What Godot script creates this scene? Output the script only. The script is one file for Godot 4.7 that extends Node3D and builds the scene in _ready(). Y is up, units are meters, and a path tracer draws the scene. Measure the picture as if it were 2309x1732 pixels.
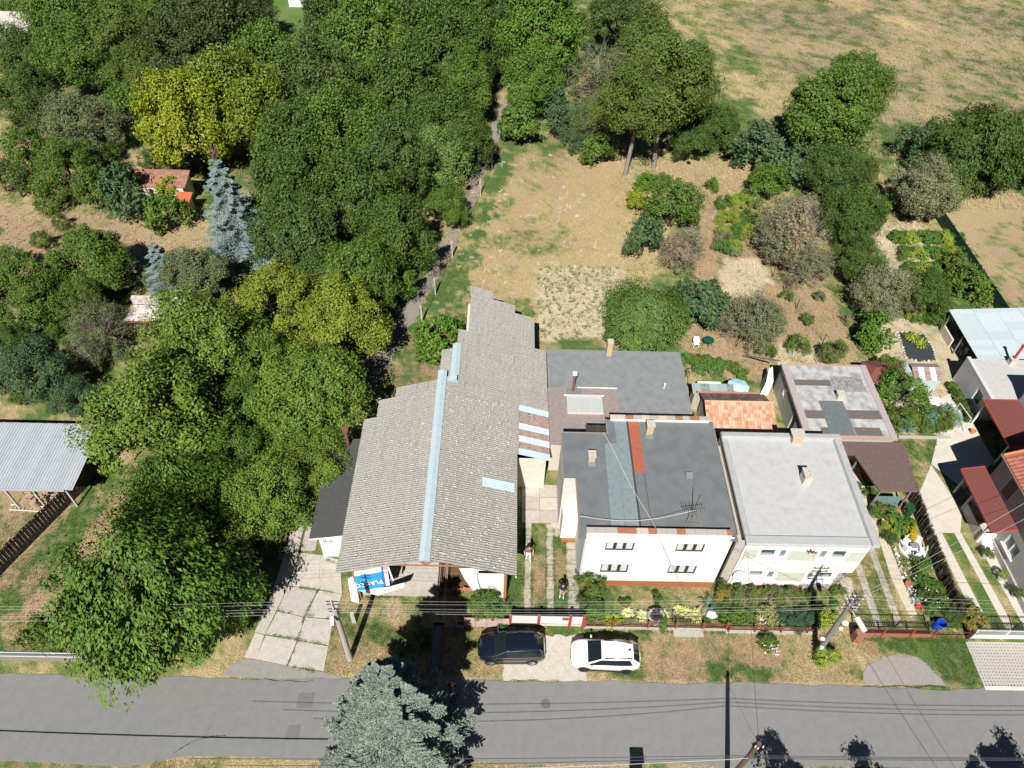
extends Node3D
# A village street seen from the air. World: x along the street, y up, z towards the camera, metres.
# ---------- camera model: pixel of the 2309x1732 photograph -> point at height h ----------
const CF := 1663.3
const CX := 1154.5
const CY := 866.0
const CH := 47.0
const DK := 1.0438   # the overview picture used for tracing is 2212 wide
var cr := Vector3.RIGHT
var cu := Vector3.UP
var cf := Vector3.FORWARD
func lens():
	var p := deg_to_rad(47.24)
	var r := deg_to_rad(1.879)
	var y := deg_to_rad(0.913)
	cf = Vector3(sin(y) * cos(p), -sin(p), -cos(y) * cos(p))
	var rt := Vector3(cos(y), 0, sin(y))
	var up := rt.cross(cf)
	cr = cos(r) * rt + sin(r) * up
	cu = -sin(r) * rt + cos(r) * up
func G(u, v, h = 0.0) -> Vector3:
	var d: Vector3 = cr * ((u - CX) / CF) - cu * ((v - CY) / CF) + cf
	return Vector3(0, CH, 0) + d * ((h - CH) / d.y)
func GD(u, v, h = 0.0) -> Vector3:
	return G(u * DK, v * DK, h)
func depth_of(p: Vector3) -> float:
	return (p - Vector3(0, CH, 0)).dot(cf)

# ---------- mesh builder ----------
class MB:
	var v := PackedVector3Array()
	var n := PackedVector3Array()
	var c := PackedColorArray()
	var ix := PackedInt32Array()
	var col := Color(1, 1, 1)
	func tri(a: Vector3, b: Vector3, d: Vector3):
		var nn := (b - a).cross(d - a).normalized()
		var k := v.size()
		v.append(a); v.append(b); v.append(d)
		for i in 3:
			n.append(nn); c.append(col)
		ix.append(k); ix.append(k + 2); ix.append(k + 1)
	func quad(a: Vector3, b: Vector3, d: Vector3, e: Vector3):
		var nn := (d - a).cross(e - b).normalized()
		var k := v.size()
		v.append(a); v.append(b); v.append(d); v.append(e)
		for i in 4:
			n.append(nn); c.append(col)
		ix.append(k); ix.append(k + 2); ix.append(k + 1)
		ix.append(k); ix.append(k + 3); ix.append(k + 2)
	func hexa(p: Array):
		# 0-3 bottom ring, 4-7 top ring, both anticlockwise seen from above
		quad(p[3], p[2], p[1], p[0]); quad(p[4], p[5], p[6], p[7])
		for i in 4:
			var j := (i + 1) % 4
			quad(p[i], p[j], p[j + 4], p[i + 4])
	func box(lo: Vector3, hi: Vector3):
		var a := Vector3(min(lo.x, hi.x), min(lo.y, hi.y), min(lo.z, hi.z))
		var b := Vector3(max(lo.x, hi.x), max(lo.y, hi.y), max(lo.z, hi.z))
		hexa([Vector3(a.x, a.y, b.z), Vector3(b.x, a.y, b.z), Vector3(b.x, a.y, a.z), Vector3(a.x, a.y, a.z),
			Vector3(a.x, b.y, b.z), Vector3(b.x, b.y, b.z), Vector3(b.x, b.y, a.z), Vector3(a.x, b.y, a.z)])
	func obox(t: Transform3D, s: Vector3):
		var h := s * 0.5
		var q := []
		for y in [-1, 1]:
			for xz in [[-1, 1], [1, 1], [1, -1], [-1, -1]]:
				q.append(t * Vector3(h.x * xz[0], h.y * y, h.z * xz[1]))
		hexa(q)
	func bar(p: Vector3, q: Vector3, w: float, h: float):
		# box beam from p to q
		var d := q - p
		var z := d.normalized()
		var up := Vector3.UP if abs(z.y) < 0.95 else Vector3.RIGHT
		var x := up.cross(z).normalized()
		var y := z.cross(x)
		obox(Transform3D(Basis(x, y, z), (p + q) * 0.5), Vector3(w, h, d.length()))
	func cyl(p: Vector3, q: Vector3, r0: float, r1: float, k := 8, caps := true):
		var z := (q - p).normalized()
		var up := Vector3.UP if abs(z.y) < 0.95 else Vector3.RIGHT
		var x := up.cross(z).normalized()
		var y := z.cross(x)
		var b := v.size()
		for i in k:
			var a := TAU * i / k
			var d := x * cos(a) + y * sin(a)
			v.append(p + d * r0); v.append(q + d * r1)
			n.append(d); n.append(d); c.append(col); c.append(col)
		for i in k:
			var i0 := b + 2 * i
			var i1 := b + 2 * ((i + 1) % k)
			ix.append(i0); ix.append(i1 + 1); ix.append(i1)
			ix.append(i0); ix.append(i0 + 1); ix.append(i1 + 1)
		if caps:
			for i in range(1, k - 1):
				var a0 := 0.0
				var a1 := TAU * i / k
				var a2 := TAU * (i + 1) / k
				if r1 > 0.001:
					tri(q + x * r1, q + (x * cos(a1) + y * sin(a1)) * r1, q + (x * cos(a2) + y * sin(a2)) * r1)
				if r0 > 0.001:
					tri(p + x * r0, p + (x * cos(a2) + y * sin(a2)) * r0, p + (x * cos(a1) + y * sin(a1)) * r0)
	func tube(pts: Array, r: float, k := 4):
		for i in pts.size() - 1:
			cyl(pts[i], pts[i + 1], r, r, k, false)
	func prism(poly: PackedVector2Array, y0: float, y1: float):
		var t := Geometry2D.triangulate_polygon(poly)
		var area := 0.0
		for i in poly.size():
			var q := poly[(i + 1) % poly.size()]
			area += poly[i].x * q.y - q.x * poly[i].y
		for i in range(0, t.size(), 3):
			var a := poly[t[i]]
			var b := poly[t[i + 1]]
			var d := poly[t[i + 2]]
			if (b - a).cross(d - a) > 0:
				var s := b; b = d; d = s
			tri(Vector3(a.x, y1, a.y), Vector3(b.x, y1, b.y), Vector3(d.x, y1, d.y))
		if y1 - y0 > 0.0005:
			for i in poly.size():
				var a := poly[i]
				var b := poly[(i + 1) % poly.size()]
				if area > 0:
					var s := a; a = b; b = s
				quad(Vector3(a.x, y0, a.y), Vector3(b.x, y0, b.y), Vector3(b.x, y1, b.y), Vector3(a.x, y1, a.y))
	func ball(p: Vector3, r: Vector3, k := 8, m := 5):
		var b := v.size()
		for j in m + 1:
			var th := PI * j / m
			for i in k:
				var a := TAU * i / k
				var d := Vector3(sin(th) * cos(a), cos(th), sin(th) * sin(a))
				v.append(p + d * r); n.append((d / r).normalized()); c.append(col)
		for j in m:
			for i in k:
				var i0 := b + j * k + i
				var i1 := b + j * k + (i + 1) % k
				ix.append(i0); ix.append(i0 + k); ix.append(i1 + k)
				ix.append(i0); ix.append(i1 + k); ix.append(i1)
	func leaf(p: Vector3, a: Vector3, b: Vector3, cc: Color):
		var nn := a.cross(b).normalized()
		var k := v.size()
		v.append(p - a); v.append(p + b); v.append(p + a); v.append(p - b)
		for i in 4:
			n.append(nn); c.append(cc)
		ix.append(k); ix.append(k + 1); ix.append(k + 2); ix.append(k); ix.append(k + 2); ix.append(k + 3)
	func mesh() -> ArrayMesh:
		var a := []
		a.resize(Mesh.ARRAY_MAX)
		a[Mesh.ARRAY_VERTEX] = v
		a[Mesh.ARRAY_NORMAL] = n
		a[Mesh.ARRAY_COLOR] = c
		a[Mesh.ARRAY_INDEX] = ix
		var m := ArrayMesh.new()
		m.add_surface_from_arrays(Mesh.PRIMITIVE_TRIANGLES, a)
		return m

# ---------- nodes ----------
var used := {}
func numbered(s: String) -> String:
	if not used.has(s):
		used[s] = 0
		return s
	used[s] += 1
	return "%s_%03d" % [s, used[s]]
func meta(o, label, cat, grp = "", kind = ""):
	if label: o.set_meta("label", label)
	if cat: o.set_meta("category", cat)
	if grp: o.set_meta("group", grp)
	if kind: o.set_meta("kind", kind)
	return o
func thing(called, label, cat, at = Vector3.ZERO, grp = "") -> Node3D:
	var o := Node3D.new()
	o.name = numbered(called)
	add_child(o)
	o.position = at
	return meta(o, label, cat, grp)
func inst(mesh, m) -> MeshInstance3D:
	var o := MeshInstance3D.new()
	o.mesh = mesh
	o.material_override = m
	return o
func part(par, called, mesh, m, at = Vector3.ZERO) -> MeshInstance3D:
	var o := inst(mesh.mesh() if mesh is MB else mesh, m)
	o.name = called
	par.add_child(o, true)
	o.position = at
	return o
func one(called, label, cat, mesh, m, at = Vector3.ZERO, grp = "") -> MeshInstance3D:
	var o := inst(mesh.mesh() if mesh is MB else mesh, m)
	o.name = numbered(called)
	add_child(o)
	o.position = at
	return meta(o, label, cat, grp)
func struct(called, mesh, m) -> MeshInstance3D:
	var o := inst(mesh.mesh() if mesh is MB else mesh, m)
	o.name = numbered(called)
	add_child(o)
	o.set_meta("kind", "structure")
	return o
func bx(par, called, m, lo: Vector3, hi: Vector3) -> MeshInstance3D:
	var b := MB.new()
	var mid := (lo + hi) * 0.5
	mid.y = min(lo.y, hi.y)
	b.box(lo - mid, hi - mid)
	return part(par, called, b, m, mid)
func V(x, y, z) -> Vector3:
	return Vector3(x, y, z)
func pv(a: Array) -> PackedVector2Array:
	var r := PackedVector2Array()
	for i in range(0, a.size(), 2):
		r.append(Vector2(a[i], a[i + 1]))
	return r
func pd(a: Array) -> PackedVector2Array:
	# overview pixels -> ground polygon
	var r := PackedVector2Array()
	for i in range(0, a.size(), 2):
		var p := GD(a[i], a[i + 1])
		r.append(Vector2(p.x, p.z))
	return r

# ---------- materials ----------
var mats := {}
var T := {}
func layer(size, sd, freq, oct, cell = false) -> PackedByteArray:
	var f := FastNoiseLite.new()
	f.seed = sd
	f.frequency = freq
	f.noise_type = FastNoiseLite.TYPE_CELLULAR if cell else FastNoiseLite.TYPE_SIMPLEX_SMOOTH
	f.fractal_octaves = oct
	f.fractal_type = FastNoiseLite.FRACTAL_FBM if oct > 1 else FastNoiseLite.FRACTAL_NONE
	var im := f.get_seamless_image(size, size, false, false, 0.15, true)
	im.convert(Image.FORMAT_L8)
	return im.get_data()
func ramp(stops: Array) -> PackedByteArray:
	var g := Gradient.new()
	var o := PackedFloat32Array()
	var cs := PackedColorArray()
	for s in stops:
		o.append(s[0]); cs.append(s[1])
	g.offsets = o
	g.colors = cs
	var r := PackedByteArray()
	r.resize(768)
	for i in 256:
		var q := g.sample(i / 255.0)
		r[i * 3] = int(clamp(q.r, 0, 1) * 255)
		r[i * 3 + 1] = int(clamp(q.g, 0, 1) * 255)
		r[i * 3 + 2] = int(clamp(q.b, 0, 1) * 255)
	return r
func tex(size, layers: Array, stops: Array) -> ImageTexture:
	# layers: [bytes, weight]; the sum picks a colour from the ramp
	var lut := ramp(stops)
	var out := PackedByteArray()
	var px: int = size * size
	out.resize(px * 3)
	var L: Array = layers
	var a: PackedByteArray = L[0][0]
	var wa: float = L[0][1]
	var b: PackedByteArray = L[1][0] if L.size() > 1 else a
	var wb: float = L[1][1] if L.size() > 1 else 0.0
	var d: PackedByteArray = L[2][0] if L.size() > 2 else a
	var wd: float = L[2][1] if L.size() > 2 else 0.0
	for i in px:
		var t := int(clamp(a[i] * wa + b[i] * wb + d[i] * wd, 0.0, 255.0)) * 3
		var k := i * 3
		out[k] = lut[t]
		out[k + 1] = lut[t + 1]
		out[k + 2] = lut[t + 2]
	return ImageTexture.create_from_image(Image.create_from_data(size, size, false, Image.FORMAT_RGB8, out))
func gr(x) -> Color:
	return Color(x, x, x)
func lin(r, g, b) -> Color:
	return Color(r, g, b).linear_to_srgb()
func M(key: String, c: Color, rough := 0.9, t = null, sc := 0.5, bump := 0.0, metal := 0.0) -> StandardMaterial3D:
	# c: linear base colour; t: grey texture multiplied over it; sc: repeats per metre; bump: relief in cm
	if mats.has(key): return mats[key]
	var m := StandardMaterial3D.new()
	m.resource_name = key
	m.albedo_color = c.linear_to_srgb()
	m.roughness = rough
	m.metallic = metal
	m.vertex_color_use_as_albedo = true
	m.cull_mode = BaseMaterial3D.CULL_DISABLED
	if t != null:
		m.albedo_texture = t
		m.uv1_triplanar = true
		m.uv1_world_triplanar = true
		m.uv1_scale = Vector3.ONE * sc
		if bump > 0:
			m.heightmap_enabled = true
			m.heightmap_texture = t
			m.heightmap_scale = bump
	mats[key] = m
	return m
func leafmat(key, c: Color, back := 0.24, rough := 0.55) -> StandardMaterial3D:
	if mats.has(key): return mats[key]
	var m := M(key, c, rough)
	m.metallic_specular = 0.35
	m.backlight_enabled = true
	m.backlight = Color(back, back, back * 0.45)
	return m
func glassmat(key, c: Color, alpha, rough := 0.03) -> StandardMaterial3D:
	if mats.has(key): return mats[key]
	var m := M(key, c, rough)
	m.transparency = BaseMaterial3D.TRANSPARENCY_ALPHA
	var q := m.albedo_color
	q.a = alpha
	m.albedo_color = q
	return m
func textures():
	var fine := layer(512, 11, 0.16, 3)
	var grit := layer(512, 12, 0.45, 1)
	var mid := layer(512, 13, 0.035, 4)
	var big := layer(512, 14, 0.01, 4)
	var spots := layer(512, 15, 0.07, 1, true)
	var big2 := layer(512, 16, 0.012, 5)
	T.grain = tex(512, [[fine, 0.5], [grit, 0.5]], [[0.0, gr(0.72)], [0.5, gr(0.9)], [1.0, gr(1.0)]])
	T.plaster = tex(512, [[big, 0.55], [fine, 0.3], [grit, 0.15]], [[0.0, gr(0.86)], [0.45, gr(0.95)], [1.0, gr(1.0)]])
	T.bitumen = tex(512, [[big, 0.6], [grit, 0.2], [mid, 0.2]], [[0.0, gr(0.84)], [0.4, gr(0.93)], [0.6, gr(0.97)], [1.0, gr(1.0)]])
	T.concrete = tex(512, [[mid, 0.45], [grit, 0.25], [big, 0.3]], [[0.0, gr(0.7)], [0.3, gr(0.88)], [0.5, gr(0.95)], [0.75, gr(1.0)], [1.0, gr(1.0)]])
	T.asphalt = tex(512, [[grit, 0.7], [mid, 0.12], [big2, 0.18]], [[0.0, gr(0.72)], [0.35, gr(0.88)], [0.6, gr(0.96)], [0.85, gr(1.0)], [1.0, gr(1.0)]])
	T.grass = tex(1024, [[layer(1024, 17, 0.055, 4), 0.55], [layer(1024, 18, 0.16, 2), 0.45]], [[0.15, gr(0.42)], [0.4, gr(0.72)], [0.6, gr(0.9)], [0.85, gr(1.0)]])
	T.fibre = tex(512, [[grit, 0.3], [spots, 0.15], [big2, 0.55]], [[0.0, Color(0.56, 0.54, 0.5)], [0.3, Color(0.76, 0.74, 0.71)], [0.55, Color(0.88, 0.87, 0.85)], [0.72, Color(0.96, 0.96, 0.95)], [1.0, gr(1.0)]])
	T.rust = tex(512, [[mid, 0.6], [fine, 0.25], [big, 0.15]], [[0.0, Color(0.32, 0.13, 0.07)], [0.4, Color(0.5, 0.24, 0.14)], [0.52, Color(0.75, 0.66, 0.62)], [0.65, Color(0.9, 0.93, 0.96)], [1.0, Color(1, 1, 1)]])
	T.patch = tex(512, [[big, 0.45], [big2, 0.35], [fine, 0.2]], [[0.0, gr(0.62)], [0.36, gr(0.77)], [0.5, gr(0.89)], [0.62, gr(0.95)], [1.0, gr(1.0)]])
	M("poleiron", Color(0.05, 0.05, 0.055), 0.6)
	T.wood = tex(512, [[mid, 0.6], [fine, 0.4]], [[0.0, gr(0.5)], [0.5, gr(0.8)], [1.0, gr(1.0)]])

# ---------- ground ----------
var N1 := FastNoiseLite.new()
var N2 := FastNoiseLite.new()
var N3 := FastNoiseLite.new()
var regions := []
func reg(poly: PackedVector2Array, dry: float, soil: float, jit := 0.8, bright := 1.0, tint := 0):
	var lo := poly[0]
	var hi := poly[0]
	for p in poly:
		lo = lo.min(p); hi = hi.max(p)
	regions.append([poly, lo - Vector2.ONE * 2, hi + Vector2.ONE * 2, dry, soil, jit, bright, tint])
const GREEN := Color(0.085, 0.15, 0.03)
const STRAW := Color(0.44, 0.345, 0.18)
const OLIVE := Color(0.235, 0.245, 0.085)
const SOIL := Color(0.36, 0.25, 0.15)
const PALE := Color(0.56, 0.47, 0.33)
func ground_at(x: float, z: float) -> Color:
	var dry := 0.45
	var soil := 0.3
	var bright := 1.0
	var tint := 0
	var jx := N2.get_noise_2d(x * 1.7, z * 1.7)
	var jz := N2.get_noise_2d(x * 1.7 + 300.0, z * 1.7)
	for r in regions:
		var q := Vector2(x + jx * r[5], z + jz * r[5])
		if q.x > r[1].x and q.x < r[2].x and q.y > r[1].y and q.y < r[2].y and Geometry2D.is_point_in_polygon(q, r[0]):
			dry = r[3]; soil = r[4]; bright = r[6]; tint = r[7]
	var a := N1.get_noise_2d(x, z)
	var b := N2.get_noise_2d(x, z)
	var c := N3.get_noise_2d(x, z)
	var t: float = clamp((dry - 0.5) * 2.2 + a * 1.15 + b * 0.9 + c * 0.45 + 0.5, 0.0, 1.0)
	var col := GREEN.lerp(OLIVE, clamp(t * 2.0, 0, 1)).lerp(STRAW, clamp(t * 2.0 - 1.0, 0, 1))
	var s: float = clamp((soil - 0.5) * 2.0 + b * 0.9 - a * 0.7 + c * 0.6 + 0.35, 0.0, 1.0)
	var so := PALE if tint == 1 else (Color(0.36, 0.275, 0.19) if tint == 3 else SOIL)
	col = col.lerp(so, s * 0.85)
	if tint == 2:
		col = Color(0.10, 0.19, 0.035).lerp(Color(0.13, 0.2, 0.05), clamp(b + 0.5, 0, 1))
	return col * (bright * (1.0 + 0.16 * c + 0.1 * b))
func grid(mb: MB, x0: float, x1: float, z0: float, z1: float, st: float):
	var nx := int(ceil((x1 - x0) / st))
	var nz := int(ceil((z1 - z0) / st))
	var k := mb.v.size()
	for j in nz + 1:
		for i in nx + 1:
			var x := x0 + (x1 - x0) * i / nx
			var z := z0 + (z1 - z0) * j / nz
			mb.v.append(Vector3(x, 0, z))
			mb.n.append(Vector3.UP)
			mb.c.append(ground_at(x, z))
	for j in nz:
		for i in nx:
			var a := k + j * (nx + 1) + i
			mb.ix.append_array([a, a + 1, a + nx + 2, a, a + nx + 2, a + nx + 1])
func strip_poly(pts: Array, w: float, jit: float, sd: int, stp := 0.6) -> PackedVector2Array:
	# a path of width w with uneven edges
	var L := PackedVector2Array()
	var R := PackedVector2Array()
	var rng := RandomNumberGenerator.new()
	rng.seed = sd
	for i in pts.size() - 1:
		var a: Vector2 = pts[i]
		var b: Vector2 = pts[i + 1]
		var k := int(max(1, a.distance_to(b) / stp))
		var d := (b - a).normalized()
		var nn := Vector2(-d.y, d.x)
		for j in k:
			var p := a.lerp(b, float(j) / k)
			L.append(p + nn * (w * 0.5 + rng.randf_range(-jit, jit)))
			R.append(p - nn * (w * 0.5 + rng.randf_range(-jit, jit)))
	R.reverse()
	L.append_array(R)
	return L
func rough_rect(x0, x1, z0, z1, jit, sd, st := 0.5) -> PackedVector2Array:
	var r := PackedVector2Array()
	var rng := RandomNumberGenerator.new()
	rng.seed = sd
	var cs := [Vector2(x0, z0), Vector2(x1, z0), Vector2(x1, z1), Vector2(x0, z1)]
	for i in 4:
		var a: Vector2 = cs[i]
		var b: Vector2 = cs[(i + 1) % 4]
		var k := int(max(1, a.distance_to(b) / st))
		for j in k:
			r.append(a.lerp(b, float(j) / k) + Vector2(rng.randf_range(-jit, jit), rng.randf_range(-jit, jit)))
	return r
func build_ground():
	N1.seed = 4; N1.frequency = 0.055; N1.fractal_octaves = 3
	N2.seed = 9; N2.frequency = 0.28; N2.fractal_octaves = 3
	N3.seed = 21; N3.frequency = 1.4; N3.fractal_octaves = 2
	# what grows where (later ones lie over earlier ones)
	reg(pd([1430, 0, 2212, 0, 2212, 300, 1900, 260, 1600, 330, 1540, 250, 1480, 100]), 0.54, 0.5, 3.0, 0.92, 3)
	reg(pd([1430, -40, 1560, 60, 1680, 180, 1660, 290, 1560, 300, 1480, 120]), 0.45, 0.2, 3.0)
	reg(pd([1800, -40, 1880, 20, 1860, 30, 1780, 5]), 0.95, 0.5, 2.0, 1.15)
	reg(pd([1900, 30, 1985, 50, 1970, 62, 1890, 40]), 0.95, 0.4, 1.5, 1.15)
	reg(pd([1090, 320, 1370, 370, 1380, 560, 1300, 760, 1150, 760, 1150, 650, 1010, 650, 880, 720, 1000, 560]), 0.78, 0.3, 1.2)
	reg(pd([1180, 330, 1360, 340, 1380, 540, 1240, 520, 1160, 420]), 0.92, 0.4, 2.0)
	reg(pd([1085, 325, 1120, 330, 1070, 440, 1010, 620, 930, 690, 890, 710, 1000, 540]), 0.3, 0.1, 1.6)
	reg(pd([1160, 580, 1350, 580, 1300, 755, 1165, 755]), 0.8, 0.95, 0.5, 1.0, 1)
	reg(pd([1150, 735, 1300, 735, 1300, 765, 1150, 765]), 0.35, 0.3, 0.8)
	reg(pd([1400, 340, 1640, 350, 1640, 430, 1560, 440, 1420, 430]), 0.86, 0.55, 1.2)
	reg(pd([1520, 430, 1640, 430, 1720, 760, 1640, 830, 1480, 800, 1480, 720]), 0.8, 0.75, 1.0, 1.05)
	reg(pd([1560, 560, 1650, 560, 1680, 640, 1560, 640]), 0.9, 0.95, 0.6, 1.0, 1)
	reg(pd([1640, 620, 1780, 600, 1860, 780, 1700, 790]), 0.85, 0.75, 0.8)
	reg(pd([1680, 740, 1790, 740, 1800, 790, 1680, 790]), 0.9, 0.95, 0.4, 1.0, 1)
	reg(pd([1860, 480, 1990, 480, 2040, 600, 1900, 640]), 0.7, 0.85, 0.6, 1.0, 1)
	reg(pd([1850, 690, 2060, 690, 2110, 900, 1960, 940, 1900, 800]), 0.8, 0.85, 0.5, 1.0, 1)
	reg(pd([2060, 420, 2212, 420, 2212, 680, 2180, 670, 2040, 470]), 0.7, 0.5, 1.5)
	reg(pd([0, 440, 130, 450, 440, 500, 520, 600, 350, 570, 0, 600]), 0.9, 0.7, 1.6)
	reg(pd([0, 290, 110, 310, 110, 360, 0, 370]), 0.9, 0.7, 1.6)
	reg(pd([560, -20, 720, -20, 690, 60, 620, 70]), 0.0, 0.0, 0.2, 1.0, 2)
	reg(pd([0, 1060, 120, 1060, 190, 1070, 60, 1240, 0, 1280]), 0.8, 0.6, 0.6, 1.0)
	reg(pd([190, 1060, 260, 990, 310, 1030, 130, 1380, 0, 1420, 0, 1290]), 0.32, 0.2, 0.5)
	reg(pd([235, 1080, 290, 1050, 180, 1250, 60, 1390, 0, 1390, 0, 1350, 110, 1250]), 0.85, 0.6, 0.5)
	reg(pv([-20, -8, 60, -8, 60, -13.2, -20, -13.2]), 0.6, 0.5, 0.5)
	reg(pv([-70, -8, -19, -8, -19, -12.6, -70, -12.6]), 0.5, 0.9, 0.5, 0.8)
	reg(pv([-11, -23.6, 24, -23.6, 24, -17, -11, -17]), 0.58, 0.45, 0.3)
	reg(pv([5.8, -21.6, 24, -21.6, 24, -17, 5.8, -17]), 0.66, 0.66, 0.3, 1.04)
	reg(pv([2, -21.7, 10, -21.7, 10, -20.4, 2, -20.4]), 0.3, 0.1, 0.5)
	reg(pv([6.2, -21, 9.3, -21, 9.3, -18, 6.2, -18]), 0.38, 0.2, 0.6)
	reg(pv([13.5, -19.2, 17.5, -19.2, 17.5, -18, 13.5, -18]), 0.36, 0.2, 0.5)
	reg(pv([20.5, -21.2, 25, -21.2, 24, -18.3, 22, -18.6]), 0.42, 0.2, 0.5)
	reg(pv([24.5, -21.2, 31.2, -21.2, 31, -17.9, 28, -18.3, 27.6, -20.2, 25, -20]), 0.24, 0.15, 0.3)
	reg(pv([23.9, -21.3, 24.9, -21.3, 25.2, -19.6, 24.2, -19.6]), 0.9, 0.85, 0.2)
	reg(pv([5.5, -24.7, 23, -24.7, 23, -21.5, 5.5, -21.5]), 0.46, 0.4, 0.4)
	reg(pv([1.1, -29, 5.4, -29, 5.4, -21.6, 0.6, -21.6]), 0.58, 0.35, 0.3)
	reg(pv([0.6, -26.3, 1.6, -26.3, 1.6, -21.6, 0.6, -21.6]), 0.15, 0.0, 0.2)
	reg(pv([24, -36, 32, -36, 32, -21.8, 24, -21.8]), 0.3, 0.2, 0.3)
	reg(pv([24.2, -27.5, 28, -27.5, 28, -21.8, 24.2, -21.8]), 0.42, 0.25, 0.4)
	reg(pv([30.4, -38, 36, -38, 35, -31, 31, -31]), 0.32, 0.2, 0.6)
	reg(pv([32.7, -29.3, 33.65, -29.3, 34.2, -22, 33.2, -22]), 0.12, 0.0, 0.1)
	reg(pv([-9, -49, -3, -49, -5, -39, -9.5, -39]), 0.35, 0.5, 0.8)
	var mb := MB.new()
	grid(mb, -62.0, 62.0, -72.0, -4.0, 0.33)
	grid(mb, -130.0, 130.0, -170.0, -72.0, 0.8)
	var g2 := [Vector4(-900, 900, -900, -170), Vector4(-900, 900, -4, 300), Vector4(-900, -62, -72, -4), Vector4(62, 900, -72, -4), Vector4(-900, -130, -170, -72), Vector4(130, 900, -170, -72)]
	mb.col = Color(0.16, 0.15, 0.06)
	for q in g2:
		mb.quad(V(q.x, 0, q.w), V(q.y, 0, q.w), V(q.y, 0, q.z), V(q.x, 0, q.z))
	struct("ground", mb, M("ground", Color(1.22, 1.22, 1.22), 1.0, T.grass, 0.12, 1.5))
	# asphalt street
	var road := PackedVector2Array()
	var rng := RandomNumberGenerator.new()
	rng.seed = 5
	for i in 361:
		var x := -90.0 + i * 0.5
		var z: float = -17.86 - 0.12 * clamp(x / 20.0, -1, 1) + rng.randf_range(-0.035, 0.035) + 0.06 * sin(x * 0.7) + 0.04 * sin(x * 2.3)
		if x > 22 and x < 31: z += 0.22 * sin((x - 22.0) / 9.0 * PI)
		road.append(Vector2(x, z))
	for i in 361:
		var x := 90.0 - i * 0.5
		var z: float = -13.12 + rng.randf_range(-0.05, 0.05) + 0.09 * sin(x * 0.5) + (0.45 * smoothstep(-18.5, -21, x))
		road.append(Vector2(x, z))
	var rb := MB.new()
	rb.prism(road, 0.0, 0.03)
	var asph := M("asphalt", Color(0.215, 0.213, 0.208), 0.88, T.asphalt, 0.21, 0.4)
	struct("road", rb, asph)
	# older, paler apron in front of the slab drive and dusty shoulder
	var ap := MB.new()
	ap.prism(pv([-17.4, -17.9, -17.0, -18.6, -16.3, -19.0, -15.5, -18.95, -13.4, -18.6, -11.05, -18.22, -10.0, -18.0, -9.8, -17.82, -12, -17.7, -14.4, -17.72, -16, -17.85]), 0.0, 0.022)
	struct("asphalt_apron", ap, M("apron", Color(0.27, 0.255, 0.235), 0.9, T.concrete, 0.4, 0.5))
	var pt := MB.new()
	var pr := MB.new()
	pt.prism(pv([-12.3, -16.9, -11.35, -16.95, -11.35, -16.0, -12.35, -16.0]), 0.03, 0.034)
	pr.prism(pv([-12.55, -15.0, -11.85, -15.05, -11.8, -14.15, -12.6, -14.15]), 0.03, 0.034)
	var tm := M("tarpatch", Color(0.165, 0.165, 0.167), 0.85, T.asphalt, 0.6, 0.5)
	struct("road_patch", pt, tm)
	struct("road_patch", pr, tm)
	# long dark seam line and cracks in the asphalt
	var crack := MB.new()
	var lines := [[-14.7, -17.75, -13.6, -17.62, -13.0, -17.66, -12.2, -17.58, -11.6, -17.7], [23.2, -17.92, 24.3, -17.85, 25.6, -17.98, 26.6, -17.88, 27.6, -18.0, 28.5, -17.9], [-17.3, -16.4, -17.15, -15.7, -17.25, -15.1, -17.3, -14.6], [-19, -13.3, -18, -14.0, -17.0, -14.3, -16.2, -14.35]]
	for l in lines:
		for i in range(0, l.size() - 2, 2):
			var a := Vector2(l[i], l[i + 1])
			var b := Vector2(l[i + 2], l[i + 3])
			for k in 6:
				var p := a.lerp(b, k / 6.0) + Vector2(rng.randf_range(-0.04, 0.04), rng.randf_range(-0.04, 0.04))
				var q := a.lerp(b, (k + 1) / 6.0)
				var w := rng.randf_range(0.012, 0.03)
				crack.quad(V(p.x, 0.034, p.y + w), V(q.x, 0.034, q.y + w), V(q.x, 0.034, q.y - w), V(p.x, 0.034, p.y - w))
	struct("road_crack", crack, M("crackfill", Color(0.03, 0.03, 0.03), 1.0))
	var mh := MB.new()
	mh.cyl(V(3.0, 0.03, -16.5), V(3.0, 0.042, -16.5), 0.3, 0.29, 18)
	one("manhole_cover", "round worn manhole cover set in the asphalt street", "manhole", mh, M("cast_iron", Color(0.15, 0.148, 0.143), 0.7, T.grain, 3.0))
	# gravel in front of the red fence
	var gv := MB.new()
	gv.prism(pv([23.3, -18.05, 23.5, -18.7, 24.0, -19.3, 24.9, -19.6, 25.7, -19.95, 26.5, -20.05, 27.3, -19.9, 27.8, -19.5, 28.1, -18.9, 28.5, -18.4, 28.6, -18.05, 27, -18.1, 25, -18.0]), 0.0, 0.018)
	var gs := struct("gravel_apron", gv, M("gravel", Color(0.3, 0.275, 0.26), 1.0, T.concrete, 0.5, 0.5))
	var stone := MB.new()
	stone.ball(Vector3.ZERO, V(0.03, 0.018, 0.025), 5, 3)
	var mm := MultiMesh.new()
	mm.transform_format = MultiMesh.TRANSFORM_3D
	mm.use_colors = true
	mm.mesh = stone.mesh()
	mm.instance_count = 1500
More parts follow.
